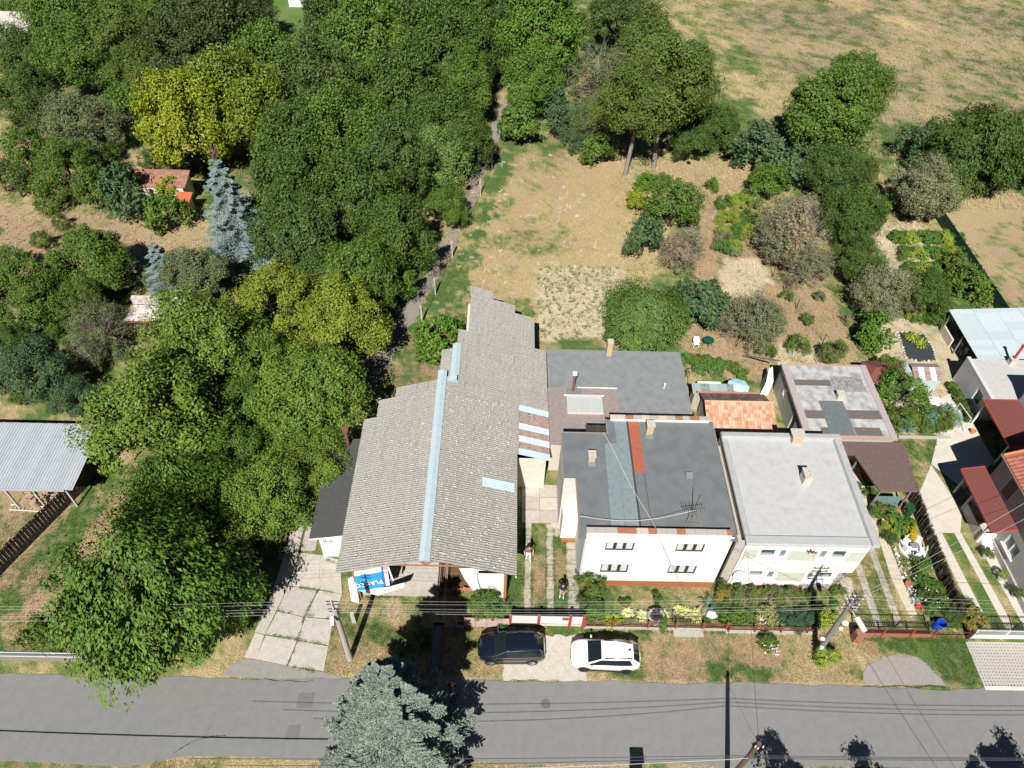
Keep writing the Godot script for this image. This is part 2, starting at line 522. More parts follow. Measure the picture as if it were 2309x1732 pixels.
	for i in 1500:
		var x := rng.randf_range(23.4, 28.6)
		var z := -18.1 - rng.randf() * 1.9 * sqrt(max(0.02, 1.0 - pow((x - 26.0) / 2.7, 2)))
		mm.set_instance_transform(i, Transform3D(Basis(Vector3.UP, rng.randf() * TAU).scaled(Vector3.ONE * rng.randf_range(0.4, 1.2)), V(x, 0.02, z)))
		var b := rng.randf_range(0.85, 1.15)
		mm.set_instance_color(i, Color(b, b * 0.97, b * 0.94))
	var mi := MultiMeshInstance3D.new()
	mi.multimesh = mm
	mi.material_override = M("pebble", Color(0.3, 0.275, 0.26), 0.95)
	mi.name = "loose_gravel"
	add_child(mi)
	meta(mi, "grey loose stones on the gravel apron before the red fence", "gravel", "", "stuff")
	# dirt lane to the wood
	var lane := MB.new()
	lane.prism(strip_poly([Vector2(-14.8, -26), Vector2(-13.9, -33), Vector2(-12.3, -40), Vector2(-10.7, -46.5), Vector2(-9.4, -51.3), Vector2(-7.7, -57.2), Vector2(-6.7, -61), Vector2(-5.6, -66), Vector2(-4.4, -71.5), Vector2(-3.3, -78), Vector2(-1.9, -86), Vector2(-0.8, -92), Vector2(0.6, -98)], 1.55, 0.25, 31), 0.0, 0.012)
	struct("dirt_path", lane, M("lane", Color(0.36, 0.32, 0.27), 1.0, T.grass, 0.2, 1.0))
	# concrete parking pad
	var pad := MB.new()
	pad.prism(rough_rect(0.3, 5.6, -20.9, -17.95, 0.1, 8, 0.35), 0.0, 0.02)
	struct("parking_pad", pad, M("padconc", Color(0.5, 0.46, 0.4), 0.95, T.concrete, 0.3, 0.5))
	slabs()
func slab(par, called, poly: PackedVector2Array, h: float, m, y0 := 0.0):
	# a cast slab: shrunk a little, set in the ground
	var mid := Vector2.ZERO
	for p in poly: mid += p
	mid /= poly.size()
	var q := PackedVector2Array()
	for p in poly: q.append(p - mid)
	var b := MB.new()
	b.prism(q, y0, h)
	return part(par, called, b, m, V(mid.x, 0, mid.y))
func slabs():
	var rng := RandomNumberGenerator.new()
	rng.seed = 77
	var cm := []
	for i in 4:
		var f: float = [1.0, 0.92, 1.06, 0.97][i]
		cm.append(M("slab%d" % i, Color(0.465, 0.425, 0.37) * f, 0.95, T.concrete, 0.27 + 0.05 * i, 0.5))
	var d := Node3D.new()
	d.name = "slab_driveway"
	d.set_meta("kind", "structure")
	add_child(d)
	var rows := [
		[Vector2(-16.25, -19.05), Vector2(-15.55, -18.95), Vector2(-13.38, -18.6), Vector2(-11.05, -18.24)],
		[Vector2(-16.0, -20.75), Vector2(-15.3, -20.6), Vector2(-13.1, -20.27), Vector2(-11.02, -19.95)],
		[Vector2(-15.7, -22.4), Vector2(-14.9, -22.25), Vector2(-12.95, -21.85), Vector2(-11.0, -21.75)],
		[Vector2(-15.5, -24.2), Vector2(-14.55, -24.1), Vector2(-12.45, -23.86), Vector2(-10.7, -23.55)],
		[Vector2(-15.3, -26.9), Vector2(-14.3, -26.7), Vector2(-12.75, -26.55), Vector2(-11.3, -26.2)]]
	for r in 4:
		for k in 3:
			var q := PackedVector2Array([rows[r][k], rows[r][k + 1], rows[r + 1][k + 1], rows[r + 1][k]])
			var mid := (q[0] + q[1] + q[2] + q[3]) / 4.0
			for i in 4:
				q[i] = mid + (q[i] - mid) * 0.972 + Vector2(rng.randf_range(-0.04, 0.04), rng.randf_range(-0.03, 0.03))
			slab(d, "slab", q, 0.035 + rng.randf() * 0.02, cm[rng.randi() % 4])
	slab(d, "slab", pv([-14.2, -30.6, -13.3, -30.6, -13.2, -26.9, -14.25, -26.8]), 0.04, cm[1])
	slab(d, "slab", pv([-15.2, -30.8, -14.35, -30.7, -14.4, -27.0, -15.3, -27.05]), 0.045, cm[0])
	slab(d, "slab", pv([-12.9, -26.2, -11.2, -25.95, -11.15, -25.5, -12.8, -25.6]), 0.05, cm[2])
	# two wheel tracks of slabs and a wider walk beside the white house
	var y := Node3D.new()
	y.name = "yard_paving"
	y.set_meta("kind", "structure")
	add_child(y)
	for t in [[1.66, 2.14, 2.02, 0.48], [3.2, 3.72, 3.5, 0.5], [4.62, 5.45, 5.0, 0.8]]:
		var z := -22.05
		while z > -28.9:
			var l := rng.randf_range(0.92, 1.16)
			var s: float = (z + 22.0) / -7.0
			var dx: float = s * 0.12
			var w: float = t[1] - t[0]
			slab(y, "slab", pv([t[0] + dx + rng.randf_range(0, 0.04), z - l + 0.05, t[0] + dx + w - rng.randf_range(0, 0.05), z - l + 0.05 + rng.randf_range(-0.02, 0.02), t[0] + dx + w - rng.randf_range(0, 0.03), z, t[0] + dx + rng.randf_range(0, 0.05), z + rng.randf_range(-0.02, 0.02)]), 0.03 + rng.randf() * 0.015, cm[rng.randi() % 4])
			z -= l
	for i in 3:
		for j in 2:
			var x0 := 1.55 + j * 1.35
			slab(y, "slab", pv([x0, -30.6 - i * 1.15, x0 + 1.32, -30.6 - i * 1.15, x0 + 1.32, -29.5 - i * 1.15, x0, -29.5 - i * 1.15]), 0.035 + 0.01 * ((i + j) % 2), cm[(i + j) % 4])
	slab(y, "slab", pv([4.2, -31.5, 5.0, -31.5, 5.0, -28.1, 4.3, -28.2]), 0.03, cm[1])
	slab(y, "slab", pv([3.9, -29.9, 4.6, -28.9, 4.1, -28.35, 3.7, -28.6, 3.7, -29.6]), 0.034, cm[2])
	# concrete runs beside the pale grey house
	var b := Node3D.new()
	b.name = "garden_drive"
	b.set_meta("kind", "structure")
	add_child(b)
	for t in [[25.33, 0.5], [26.75, 0.46]]:
		var z := -21.95
		while z > -27.6:
			var l := rng.randf_range(1.3, 1.9)
			var x: float = t[0]
			slab(b, "slab", pv([x, z - l + 0.03, x + t[1], z - l + 0.03, x + t[1], z, x, z]), 0.03 + rng.randf() * 0.01, cm[rng.randi() % 4])
			z -= l
	slab(b, "slab", pv([24.0, -25.6, 24.8, -25.5, 24.75, -24.3, 24.4, -23.0, 23.9, -23.2, 23.85, -24.4]), 0.03, cm[2])
	var fp := MB.new()
	fp.prism(pv([27.72, -35.3, 28.3, -35.3, 28.42, -28.6, 28.45, -25.5, 28.5, -22.8, 27.95, -22.6, 27.75, -24.3, 27.65, -25.6, 27.8, -28.3]), 0.0, 0.024)
	struct("garden_path", fp, M("gardenpath", Color(0.56, 0.49, 0.38), 0.95, T.concrete, 0.6, 0.5))
	# pale concrete drive of the right-hand house, two runs with lawn between
	var n := Node3D.new()
	n.name = "concrete_drive"
	n.set_meta("kind", "structure")
	add_child(n)
	var cl := M("drive_pale", Color(0.56, 0.52, 0.45), 0.95, T.plaster, 0.22)
	slab(n, "slab", pv([32.1, -32.5, 34.3, -35.6, 35.0, -31.2, 34.1, -29.34, 32.1, -29.34]), 0.03, cl)
	slab(n, "slab", pv([32.1, -29.3, 32.72, -29.3, 33.2, -21.9, 32.4, -21.9]), 0.03, cl)
	slab(n, "slab", pv([33.65, -29.3, 34.15, -29.3, 34.8, -21.9, 34.2, -21.9]), 0.034, cl)
	slab(n, "slab", pv([35.05, -28.4, 35.9, -28.4, 36.3, -21.9, 35.5, -21.9]), 0.034, cl)
	slab(n, "slab", pv([34.4, -40.5, 39.5, -43.9, 39.6, -36.1, 36.0, -33.3, 34.36, -35.7, 36.0, -38.6]), 0.025, cl)
	# grass-stone pavers: concrete lattice with open cells
	var pvr := Node3D.new()
	pvr.name = "paver_drive"
	pvr.set_meta("kind", "structure")
	add_child(pvr)
	var tile := MB.new()
	var sx := 0.6
	var sz := 0.4
	for i in 4:
		if i < 3: tile.box(V(i * 0.2 - 0.066, 0, 0), V(i * 0.2 + 0.066, 0.06, sz))
	for j in 2:
		tile.box(V(-0.055, 0, j * 0.2 - 0.066), V(sx - 0.055, 0.058, j * 0.2 + 0.066))
	var tm := tile.mesh()
	var pm := M("paver", Color(0.44, 0.41, 0.37), 0.95, T.concrete, 0.8, 0.3)
	var z := -18.45
	while z > -21.2:
		var x := 31.1
		while x < 38.5:
			if x > 31.05:
				var o := part(pvr, "paver", tm, pm, V(x, -0.02, z))
				o.rotation.y = 0.0
			x += sx + 0.01
		z -= sz + 0.01
	var kb := MB.new()
	kb.box(V(31.0, 0, -18.05), V(40, 0.075, -17.8))
	part(pvr, "kerb", kb, M("kerbwhite", Color(0.62, 0.6, 0.56), 0.9, T.concrete, 0.6))

# ---------- building helpers ----------
func wall_holes(mb: MB, o: Vector3, ux: Vector3, w: float, h: float, holes: Array, dep: float):
	# a wall face from o along ux, upwards, with openings [x0,x1,y0,y1] and reveals dep deep
	var nn := ux.cross(Vector3.UP)
	var xs := [0.0, w]
	var ys := [0.0, h]
	for q in holes:
		for k in [0, 1]:
			if not xs.has(q[k]): xs.append(q[k])
			if not ys.has(q[k + 2]): ys.append(q[k + 2])
	xs.sort(); ys.sort()
	for i in xs.size() - 1:
		for j in ys.size() - 1:
			var mx: float = (xs[i] + xs[i + 1]) * 0.5
			var my: float = (ys[j] + ys[j + 1]) * 0.5
			var open := false
			for q in holes:
				if mx > q[0] and mx < q[1] and my > q[2] and my < q[3]: open = true
			if open: continue
			var a: Vector3 = o + ux * xs[i] + Vector3.UP * ys[j]
			var b: Vector3 = o + ux * xs[i + 1] + Vector3.UP * ys[j]
			mb.quad(a, b, b + Vector3.UP * (ys[j + 1] - ys[j]), a + Vector3.UP * (ys[j + 1] - ys[j]))
	for q in holes:
		var p := [o + ux * q[0] + Vector3.UP * q[2], o + ux * q[1] + Vector3.UP * q[2], o + ux * q[1] + Vector3.UP * q[3], o + ux * q[0] + Vector3.UP * q[3]]
		for i in 4:
			var a: Vector3 = p[i]
			var b: Vector3 = p[(i + 1) % 4]
			mb.quad(a, b, b - nn * dep, a - nn * dep)
func window(par, at: Vector3, ux: Vector3, w: float, h: float, panes: Array, fm, gm, cm, fr := 0.06, mull := 0.09):
	# at: lower left corner in the opening's plane; panes: widths as shares; frame > pane, curtain behind
	var nn := ux.cross(Vector3.UP)
	var f := MB.new()
	var bs := Basis(ux, Vector3.UP, nn)
	var tf := func(x0, x1, y0, y1, z0, z1): f.obox(Transform3D(bs, ux * ((x0 + x1) * 0.5) + Vector3.UP * ((y0 + y1) * 0.5) + nn * ((z0 + z1) * 0.5)), V(x1 - x0, y1 - y0, z1 - z0))
	tf.call(0, w, 0, fr, -0.1, -0.03)
	tf.call(0, w, h - fr, h, -0.1, -0.03)
	tf.call(0, fr, fr, h - fr, -0.1, -0.03)
	tf.call(w - fr, w, fr, h - fr, -0.1, -0.03)
	var x := fr
	var inner: float = w - 2 * fr - mull * (panes.size() - 1)
	var fo = part(par, "window", f, fm, at)
	for i in panes.size():
		var pw: float = inner * panes[i]
		var g := MB.new()
		g.quad(ux * x + Vector3.UP * fr - nn * 0.07, ux * (x + pw) + Vector3.UP * fr - nn * 0.07, ux * (x + pw) + Vector3.UP * (h - fr) - nn * 0.07, ux * x + Vector3.UP * (h - fr) - nn * 0.07)
		part(fo, "pane", g, gm)
		if i < panes.size() - 1:
			var m := MB.new()
			m.obox(Transform3D(bs, ux * (x + pw + mull * 0.5) + Vector3.UP * h * 0.5 - nn * 0.062), V(mull, h - 2 * fr, 0.075))
			part(fo, "mullion", m, fm)
		x += pw + mull
	if cm != null:
		var c := MB.new()
		var k := 10
		for i in k:
			var a: float = w * i / k
			var b: float = w * (i + 1) / k
			var za := -0.1 - 0.02 * (i % 2)
			var zb := -0.1 - 0.02 * ((i + 1) % 2)
			c.quad(ux * a + Vector3.UP * h * 0.12 + nn * za, ux * b + Vector3.UP * h * 0.12 + nn * zb, ux * b + Vector3.UP * h + nn * zb, ux * a + Vector3.UP * h + nn * za)
		part(fo, "curtain", c, cm)
	return fo
func chimney(par, x, y, z, w, d, h, bm, cap: float, flues := 1):
	var o := bx(par, "chimney", bm, V(x - w / 2, y, z - d / 2), V(x + w / 2, y + h, z + d / 2))
	var c := MB.new()
	var cm := M("capconc", Color(0.5, 0.47, 0.42), 0.95, T.concrete, 1.2)
	# capping slab with real flue openings
	var k := flues
	var fw := 0.16
	var hx: float = w / 2 + cap
	var hz: float = d / 2 + cap
	var holes := []
	for i in k:
		var zz: float = (i - (k - 1) * 0.5) * 0.3
		holes.append([hx - fw / 2, hx + fw / 2, hz - zz - fw / 2, hz - zz + fw / 2])
	var tmp := MB.new()
	wall_holes(tmp, V(-hx, -hz, 0), Vector3.RIGHT, hx * 2, hz * 2, holes, 0.28)
	# the face was made upright: lay it down
	for i in tmp.v.size():
		var p := tmp.v[i]
		tmp.v[i] = V(p.x, 0.1 + p.z, -p.y)
		var q := tmp.n[i]
		tmp.n[i] = V(q.x, q.z, -q.y)
	part(o, "cap_top", tmp, cm, V(0, h, 0))
	for s in [[-hx, -hz, hx, -hz], [hx, -hz, hx, hz], [hx, hz, -hx, hz], [-hx, hz, -hx, -hz]]:
		c.quad(V(s[2], 0, s[3]), V(s[0], 0, s[1]), V(s[0], 0.1, s[1]), V(s[2], 0.1, s[3]))
	part(o, "cap", c, cm, V(0, h, 0))
	return o
func corr_mesh(waves: int, pitch: float, amp: float, length: float, seg := 4) -> ArrayMesh:
	# corrugated sheet: waves along z, length along +x, smooth
	var mb := MB.new()
	var k := waves * seg
	for i in k + 1:
		var z := i * pitch / seg
		var ph := TAU * i / seg
		var y := amp * cos(ph)
		var sl := -amp * sin(ph) * TAU / pitch
		var nn := Vector3(0, 1, -sl).normalized()
		for x in [0.0, length]:
			mb.v.append(V(x, y, z)); mb.n.append(nn); mb.c.append(Color.WHITE)
	for i in k:
		var a := i * 2
		mb.ix.append_array([a, a + 1, a + 3, a, a + 3, a + 2])
	return mb.mesh()
func trap_mesh(waves: int, pitch: float, amp: float, length: float) -> ArrayMesh:
	# trapezoid steel sheet, ribs along +x
	var mb := MB.new()
	for i in waves:
		var z := i * pitch
		var q := [[0.0, 0.0], [0.62, 0.0], [0.7, amp], [0.92, amp], [1.0, 0.0]]
		for j in 4:
			var a: Array = q[j]
			var b: Array = q[j + 1]
			mb.quad(V(0, a[1], z + a[0] * pitch), V(0, b[1], z + b[0] * pitch), V(length, b[1], z + b[0] * pitch), V(length, a[1], z + a[0] * pitch))
	return mb.mesh()
func slope_basis(p: Vector3, q: Vector3) -> Basis:
	# x axis down the slope from p to q, z along the ridge
	var x := (q - p).normalized()
	var z := Vector3(0, 0, 1)
	if abs(x.z) > 0.5: z = Vector3(-1, 0, 0) if x.z > 0 else Vector3(1, 0, 0)
	var y := z.cross(x).normalized()
	return Basis(x, y, x.cross(y))
func sheets(par, p: Vector3, q: Vector3, z0: float, z1: float, lens: Array, ms: Array, rng, pitch := 0.177, waves := 6, amp := 0.034):
	# courses of sheets covering the slope p (ridge) -> q (eave) between z0 and z1 (z1 < z0)
	var bs := slope_basis(p, q)
	var x := 0.0
	for ci in lens.size():
		var l: float = lens[ci]
		var mesh := corr_mesh(waves, pitch, amp, l + 0.12)
		var wd := waves * pitch
		var z := z0
		var nn := int(ceil((z0 - z1) / wd - 0.05))
		for si in nn:
			if si == nn - 1: z = z1 + wd
			var o := part(par, "roof_sheet", mesh, ms[rng.randi() % ms.size()])
			var lift: float = 0.009 * (lens.size() - ci) + rng.randf() * 0.003
			o.transform = Transform3D(bs, V(p.x, p.y, 0) + bs.x * (x + rng.randf_range(-0.006, 0.01)) + bs.y * (lift + (0.006 if si == nn - 1 else 0.0)) + V(0, 0, z - wd))
			z -= wd
		x += l

# ---------- the long hall ----------
func build_hall():
	var rng := RandomNumberGenerator.new()
	rng.seed = 301
	var t := thing("long_hall", "long open hall with weathered grey corrugated roof and pale blue ridge strip", "hall", V(-4.7, 0, -33))
	var o := V(4.7, 0, 33)
	var W := Node3D.new()
	W.name = "roof"
	t.add_child(W)
	W.position = o
	var fm := []
	for i in 4:
		var f: float = [1.0, 0.97, 1.02, 0.985][i]
		fm.append(M("fibre%d" % i, Color(0.385 * f, 0.377 * f, 0.362 * f), 0.95, T.fibre, 0.45 + 0.1 * i))
	var spot := MB.new()
	var R := V(-4.7, 6.1, 0)
	var slope := (6.1 - 4.3) / 5.66
	var lx := V(-10.32, 4.33, 0)
	sheets(W, V(-4.7, 6.1, 0), lx, -22.85, -35.6, [2.0, 1.95, 1.95], fm, rng)
	sheets(W, V(-4.7, 6.1, 0), V(-9.4, 4.62, 0), -35.6, -37.3, [2.0, 1.6, 1.3], fm, rng)
	sheets(W, V(-4.7, 6.1, 0), V(-8.3, 4.95, 0), -37.65, -38.3, [2.0, 1.6], fm, rng)
	sheets(W, V(-4.7, 6.1, 0), V(0.96, 4.3, 0), -22.85, -32.6, [2.0, 1.95, 1.98], fm, rng)
	sheets(W, V(-4.7, 6.1, 0), V(1.1, 4.26, 0), -32.6, -38.4, [2.0, 1.95, 2.1], fm, rng)
	sheets(W, V(-3.8, 5.82, 0), V(3.4, 3.52, 0), -38.28, -44.0, [1.05, 1.95, 2.0, 2.5], fm, rng)
	sheets(W, V(-3.0, 5.56, 0), V(2.4, 3.84, 0), -43.9, -47.75, [1.9, 1.9, 1.85], fm, rng)
	sheets(W, V(-3.0, 5.56, 0), V(0.8, 4.3, 0), -47.7, -48.8, [1.9, 2.0], fm, rng)
	sheets(W, V(-3.1, 5.58, 0), V(-1.1, 4.95, 0), -48.75, -49.8, [2.0], fm, rng)
	sheets(W, V(-3.8, 5.82, 0), V(-4.95, 5.5, 0), -38.9, -42.0, [1.15], fm, rng)
	sheets(W, V(1.1, 4.255, 0), V(3.4, 3.52, 0), -37.3, -38.4, [2.4], fm, rng)
	# lower steel sheets, galvanised and rusty
	var blue := M("zincblue", Color(0.43, 0.55, 0.63), 0.5, T.plaster, 0.7)
	var zinc := M("zinc", Color(0.5, 0.55, 0.6), 0.45, T.plaster, 0.7)
	var rusty := M("rustmetal", Color(0.62, 0.62, 0.62), 0.8, T.rust, 0.9)
	var i := 0
	var z := -32.62
	while z > -37.2:
		sheets(W, V(1.0, 4.23, 0), V(3.4, 3.46, 0), z, z - 0.6, [2.5], [blue if i == 0 or i == 7 else ([rusty, rusty, zinc, rusty, zinc, rusty, rusty, zinc][i % 8])], rng, 0.1, 6, 0.02)
		i += 1
		z -= 0.6
	# blue replacement sheet in the grey slope
	var bs := slope_basis(R, V(0.96, 4.3, 0))
	var rep := part(W, "roof_sheet", corr_mesh(6, 0.13, 0.03, 2.35), blue)
	rep.transform = Transform3D(bs, V(-1.35, 6.1 - (3.35 * slope) + 0.09, -29.9))
	# ridge strip
	var capm := M("ridgeblue", Color(0.45, 0.55, 0.6), 0.55, T.plaster, 0.5)
	z = -22.8
	while z > -38.1:
		var l := rng.randf_range(1.9, 2.1)
		var c := MB.new()
		c.quad(V(-0.34, -0.075, 0), V(0, 0.06, 0), V(0, 0.06, -l - 0.06), V(-0.34, -0.075, -l - 0.06))
		c.quad(V(0, 0.06, 0), V(0.34, -0.075, 0), V(0.34, -0.075, -l - 0.06), V(0, 0.06, -l - 0.06))
		var cap := part(W, "ridge_cap", c, capm, V(-4.7 + rng.randf_range(-0.01, 0.01), 6.155 + rng.randf_range(0, 0.008), z))
		cap.rotation.y = rng.randf_range(-0.004, 0.004)
		z -= l
	z = -38.0
	while z > -42.0:
		var c := MB.new()
		c.quad(V(-0.34, -0.09, 0), V(0, 0.06, 0), V(0, 0.06, -2.2), V(-0.34, -0.09, -2.2))
		c.quad(V(0, 0.06, 0), V(0.34, -0.09, 0), V(0.34, -0.09, -2.2), V(0, 0.06, -2.2))
		part(W, "ridge_cap", c, capm, V(-3.8, 5.9 + rng.randf() * 0.01, z))
		z -= 2.15
	var vm := MB.new()
	vm.obox(Transform3D(Basis(Vector3.FORWARD, -0.3), V(-4.2, 6.0, -38.3)), V(1.3, 0.05, 0.5))
	part(W, "valley_flashing", vm, capm)
	# gutters
	var gut := MB.new()
	gut.bar(V(1.02, 4.2, -22.8), V(1.02, 4.2, -32.6), 0.1, 0.09)
	part(W, "gutter", gut, zinc)
	# walls
	var cream := M("hallplaster", Color(0.62, 0.58, 0.5), 0.95, T.plaster, 0.4)
	bx(t, "wall", cream, o + V(0.25, 0, -32.8), o + V(0.5, 4.15, -23.6))
	bx(t, "wall", cream, o + V(-9.95, 0, -35.4), o + V(-9.7, 4.2, -26.0))
	bx(t, "wall", cream, o + V(0.5, 0, -32.9), o + V(3.2, 3.4, -32.65))
	bx(t, "wall", cream, o + V(2.95, 0, -44.1), o + V(3.2, 3.35, -33.0))
	bx(t, "wall", cream, o + V(-8.2, 0, -38.2), o + V(-3, 4.4, -38.0))
	bx(t, "wall", cream, o + V(-3.2, 0, -48.0), o + V(2.3, 3.5, -47.8))
	bx(t, "wall", cream, o + V(-3.2, 0, -47.8), o + V(-3.0, 5.3, -38.4))
	bx(t, "back_partition", cream, o + V(-9.7, 0, -30.2), o + V(0.25, 4.1, -30.0))
	# white front wall with an opening
	var fw := MB.new()
	wall_holes(fw, o + V(-1.55, 0, -23.55), Vector3.RIGHT, 2.05, 4.1, [[0.12, 1.85, 2.95, 3.65]], 0.2)
	part(t, "front_wall", fw, M("whitepaint", Color(0.78, 0.78, 0.76), 0.85, T.plaster, 0.5))
	bx(t, "wall", M("whitepaint", Color.WHITE), o + V(-1.6, 0, -24.9), o + V(-1.4, 4.3, -23.56))
	var rag := MB.new()
	rag.quad(V(-2.65, 4.0, -23.5), V(-2.3, 2.6, -23.45), V(-1.5, 2.9, -23.4), V(-1.45, 4.15, -23.45))
	rag.quad(V(-2.3, 2.6, -23.45), V(-1.75, 1.3, -23.3), V(-1.3, 1.4, -23.35), V(-1.5, 2.9, -23.4))
	part(t, "tarpaulin", rag, M("whitepaint", Color.WHITE), o)
	# steel front truss and posts
	var steel := M("primer", Color(0.42, 0.2, 0.1), 0.7, T.grain, 2.0)
	var tr := MB.new()
	tr.bar(V(-9.4, 4.55, -23.25), V(-4.7, 5.95, -23.25), 0.08, 0.1)
	tr.bar(V(0.4, 4.4, -23.25), V(-4.7, 5.95, -23.25), 0.08, 0.1)
	tr.bar(V(-8.6, 4.78, -23.25), V(-0.8, 4.72, -23.25), 0.07, 0.09)
	for x in [-5.3, -5.0, -4.7, -4.4, -4.1]:
		tr.bar(V(-4.7, 4.76, -23.25), V(-4.7 + (x + 4.7) * 1.3, 5.9 - abs(x + 4.7) * 0.4, -23.25), 0.05, 0.05)
	for x in [-7.6, -6.6, -2.8, -1.9]:
		tr.bar(V(x, 4.76, -23.25), V(x + 0.4, 6.0 - abs(x + 4.3) * 0.31, -23.25), 0.04, 0.04)
	part(t, "truss", tr, steel, o)
	for zz in [-26.5, -29.6]:
		var t2 := MB.new()
		t2.bar(V(-9.7, 4.4, zz), V(-4.7, 5.95, zz), 0.08, 0.1)
		t2.bar(V(0.3, 4.35, zz), V(-4.7, 5.95, zz), 0.08, 0.1)
		t2.bar(V(-9.7, 4.3, zz), V(0.3, 4.3, zz), 0.08, 0.1)
		part(t, "truss", t2, steel, o)
	for p in [[-9.45, -23.3, 4.4], [0.35, -23.3, 4.2]]:
		bx(t, "post", steel, o + V(p[0] - 0.09, 0, p[1] - 0.09), o + V(p[0] + 0.09, p[2], p[1] + 0.09))
	# loading dock floor and earth bay
	var dc := M("dockconc", Color(0.46, 0.43, 0.38), 0.95, T.concrete, 0.35, 0.6)
	for k in 4:
		var z0 := -23.5 - k * 1.65
		bx(t, "dock_slab", dc, o + V(-9.4, 0, z0 - 1.63), o + V(-4.2, 0.9 + 0.006 * (k % 2), z0))
	bx(t, "earth_floor", M("rawearth", Color(0.22, 0.125, 0.065), 1.0, T.grass, 0.6, 2.0), o + V(-4.2, 0, -30.0), o + V(-1.6, 0.35, -23.9))
	var st := MB.new()
	var sr := RandomNumberGenerator.new()
	sr.seed = 8
	for k in 9:
		st.obox(Transform3D(Basis.from_euler(V(0, sr.randf() * 3, 0)), o + V(-4.0 + k * 0.27, 0.45 + sr.randf() * 0.1, -23.75 + sr.randf_range(-0.1, 0.1))), V(0.3, 0.2, 0.22))
	part(t, "rubble_edge", st, M("oldbrick", Color(0.42, 0.2, 0.12), 0.95, T.concrete, 1.5))
	# flaps of white sheet at the corner
	var wp := MB.new()
	wp.hexa([V(-10.0, 0.25, -22.95), V(-9.48, 0.05, -22.9), V(-9.45, 0.1, -23.0), V(-9.97, 0.3, -23.05), V(-9.95, 2.65, -23.3), V(-9.45, 3.1, -23.3), V(-9.42, 3.1, -23.38), V(-9.92, 2.65, -23.38)])
	part(t, "corner_panel", wp, M("whitepaint", Color.WHITE), o)
	# lichen blotches on the sheets
	var lm := MB.new()
	for k in 900:
		var left := rng.randf() < 0.42
		var s := rng.randf_range(0.35, 5.3)
		var zz := rng.randf_range(-37.5, -23.2)
		if not left and zz < -33.0 and rng.randf() < 0.5: s = rng.randf_range(0.4, 5.6)
		# resting on a wave crest
		zz = -22.85 - round((-22.85 - zz) / 0.177) * 0.177
		var sl := 0.3151 if left else slope
		var p := V(-4.7 + (-s if left else s), 6.1 - s * sl + 0.088, zz)
		var r := rng.randf_range(0.02, 0.055)
		lm.col = Color.WHITE * rng.randf_range(0.75, 1.0)
		lm.ball(p, V(r * 1.6, 0.012, r), 5, 2)
	var ln := part(W, "lichen", lm, M("lichen", Color(0.72, 0.7, 0.64), 1.0))
	ln.set_meta("kind", "stuff")
	banner()
	dark_shed()
func banner():
	# torn advertising banner, hung upside down from the eave corner
	var t := thing("banner", "torn blue and white advertising banner hung upside down under the hall eave", "banner", V(-8.4, 0, -23.2))
	var bm := M("bannercloth", Color.WHITE, 0.6)
	var sag := func(x, y): return Vector3(x + 8.4, y, -0.05 + 0.03 * sin(x * 2.1) + (4.2 - y) * 0.12)
	var b := MB.new()
	var xs := [-9.4, -9.0, -8.5, -8.0, -7.6, -7.45, -7.2]
	for i in 6:
		var x0: float = xs[i]
		var x1: float = xs[i + 1]
		var t0 := 3.85 + (x0 + 9.4) * 0.34
		var t1 := 3.85 + (x1 + 9.4) * 0.34
		var b0 := 1.7 + (x0 + 9.4) * 0.32
		var b1 := 1.7 + (x1 + 9.4) * 0.32
		for j in 8:
			var f0 := j / 8.0
			var f1 := (j + 1) / 8.0
			var cc := Color(0.8, 0.8, 0.8)
			if i < 4:
				if f0 < 0.12: cc = Color(0.03, 0.3, 0.62)
				elif f0 < 0.68: cc = Color(0.03, 0.22 + 0.12 * (1 - f0), 0.6)
				else: cc = Color(0.72, 0.76, 0.8)
			elif i == 4: cc = Color(0.06, 0.14, 0.42)
			else: cc = Color(0.8, 0.8, 0.82) if j < 5 else Color(0.62, 0.3, 0.34)
			b.col = cc
			b.quad(sag.call(x0, lerp(b0, t0, f0)), sag.call(x1, lerp(b1, t1, f0)), sag.call(x1, lerp(b1, t1, f1)), sag.call(x0, lerp(b0, t0, f1)))
	part(t, "cloth", b, bm)
	var e := MB.new()
	e.col = Color(0.8, 0.8, 0.8)
	e.quad(sag.call(-9.35, 1.72), sag.call(-8.1, 1.3), sag.call(-7.4, 2.2), sag.call(-9.3, 1.9))
	e.quad(sag.call(-8.1, 1.3), sag.call(-6.3, 2.2), sag.call(-6.2, 2.75), sag.call(-7.4, 2.2))
	e.quad(sag.call(-7.2, 4.4), sag.call(-7.0, 2.85), sag.call(-6.9, 2.9), sag.call(-7.1, 4.45))
	e.col = Color(0.08, 0.12, 0.3)
	e.quad(sag.call(-7.15, 3.2), sag.call(-7.05, 2.6), sag.call(-6.95, 2.7), sag.call(-7.02, 3.4))
	part(t, "torn_strip", e, bm)
	var fnt := SystemFont.new()
	fnt.font_names = PackedStringArray(["Droid Sans"])
	fnt.font_weight = 800
	for w in [["PLANEO", 0.05, V(-8.5, 2.75, -22.97), Color(0.85, 0.86, 0.88)], ["ELEKTRO", 0.02, V(-8.3, 3.72, -23.1), Color(0.25, 0.3, 0.42)], ["AB", 0.026, V(-7.32, 4.1, -23.2), Color(0.85, 0.8, 0.82)]]:
		var tm := TextMesh.new()
		tm.text = w[0]
		tm.font = fnt
		tm.font_size = 10
		tm.pixel_size = w[1]
		tm.depth = 0.006
		var o := part(t, "lettering", tm, M("letters_" + w[0].to_lower(), w[3], 0.7))
		o.position = w[2] - t.position
		o.rotation = V(-0.12, 0, PI + 0.3)
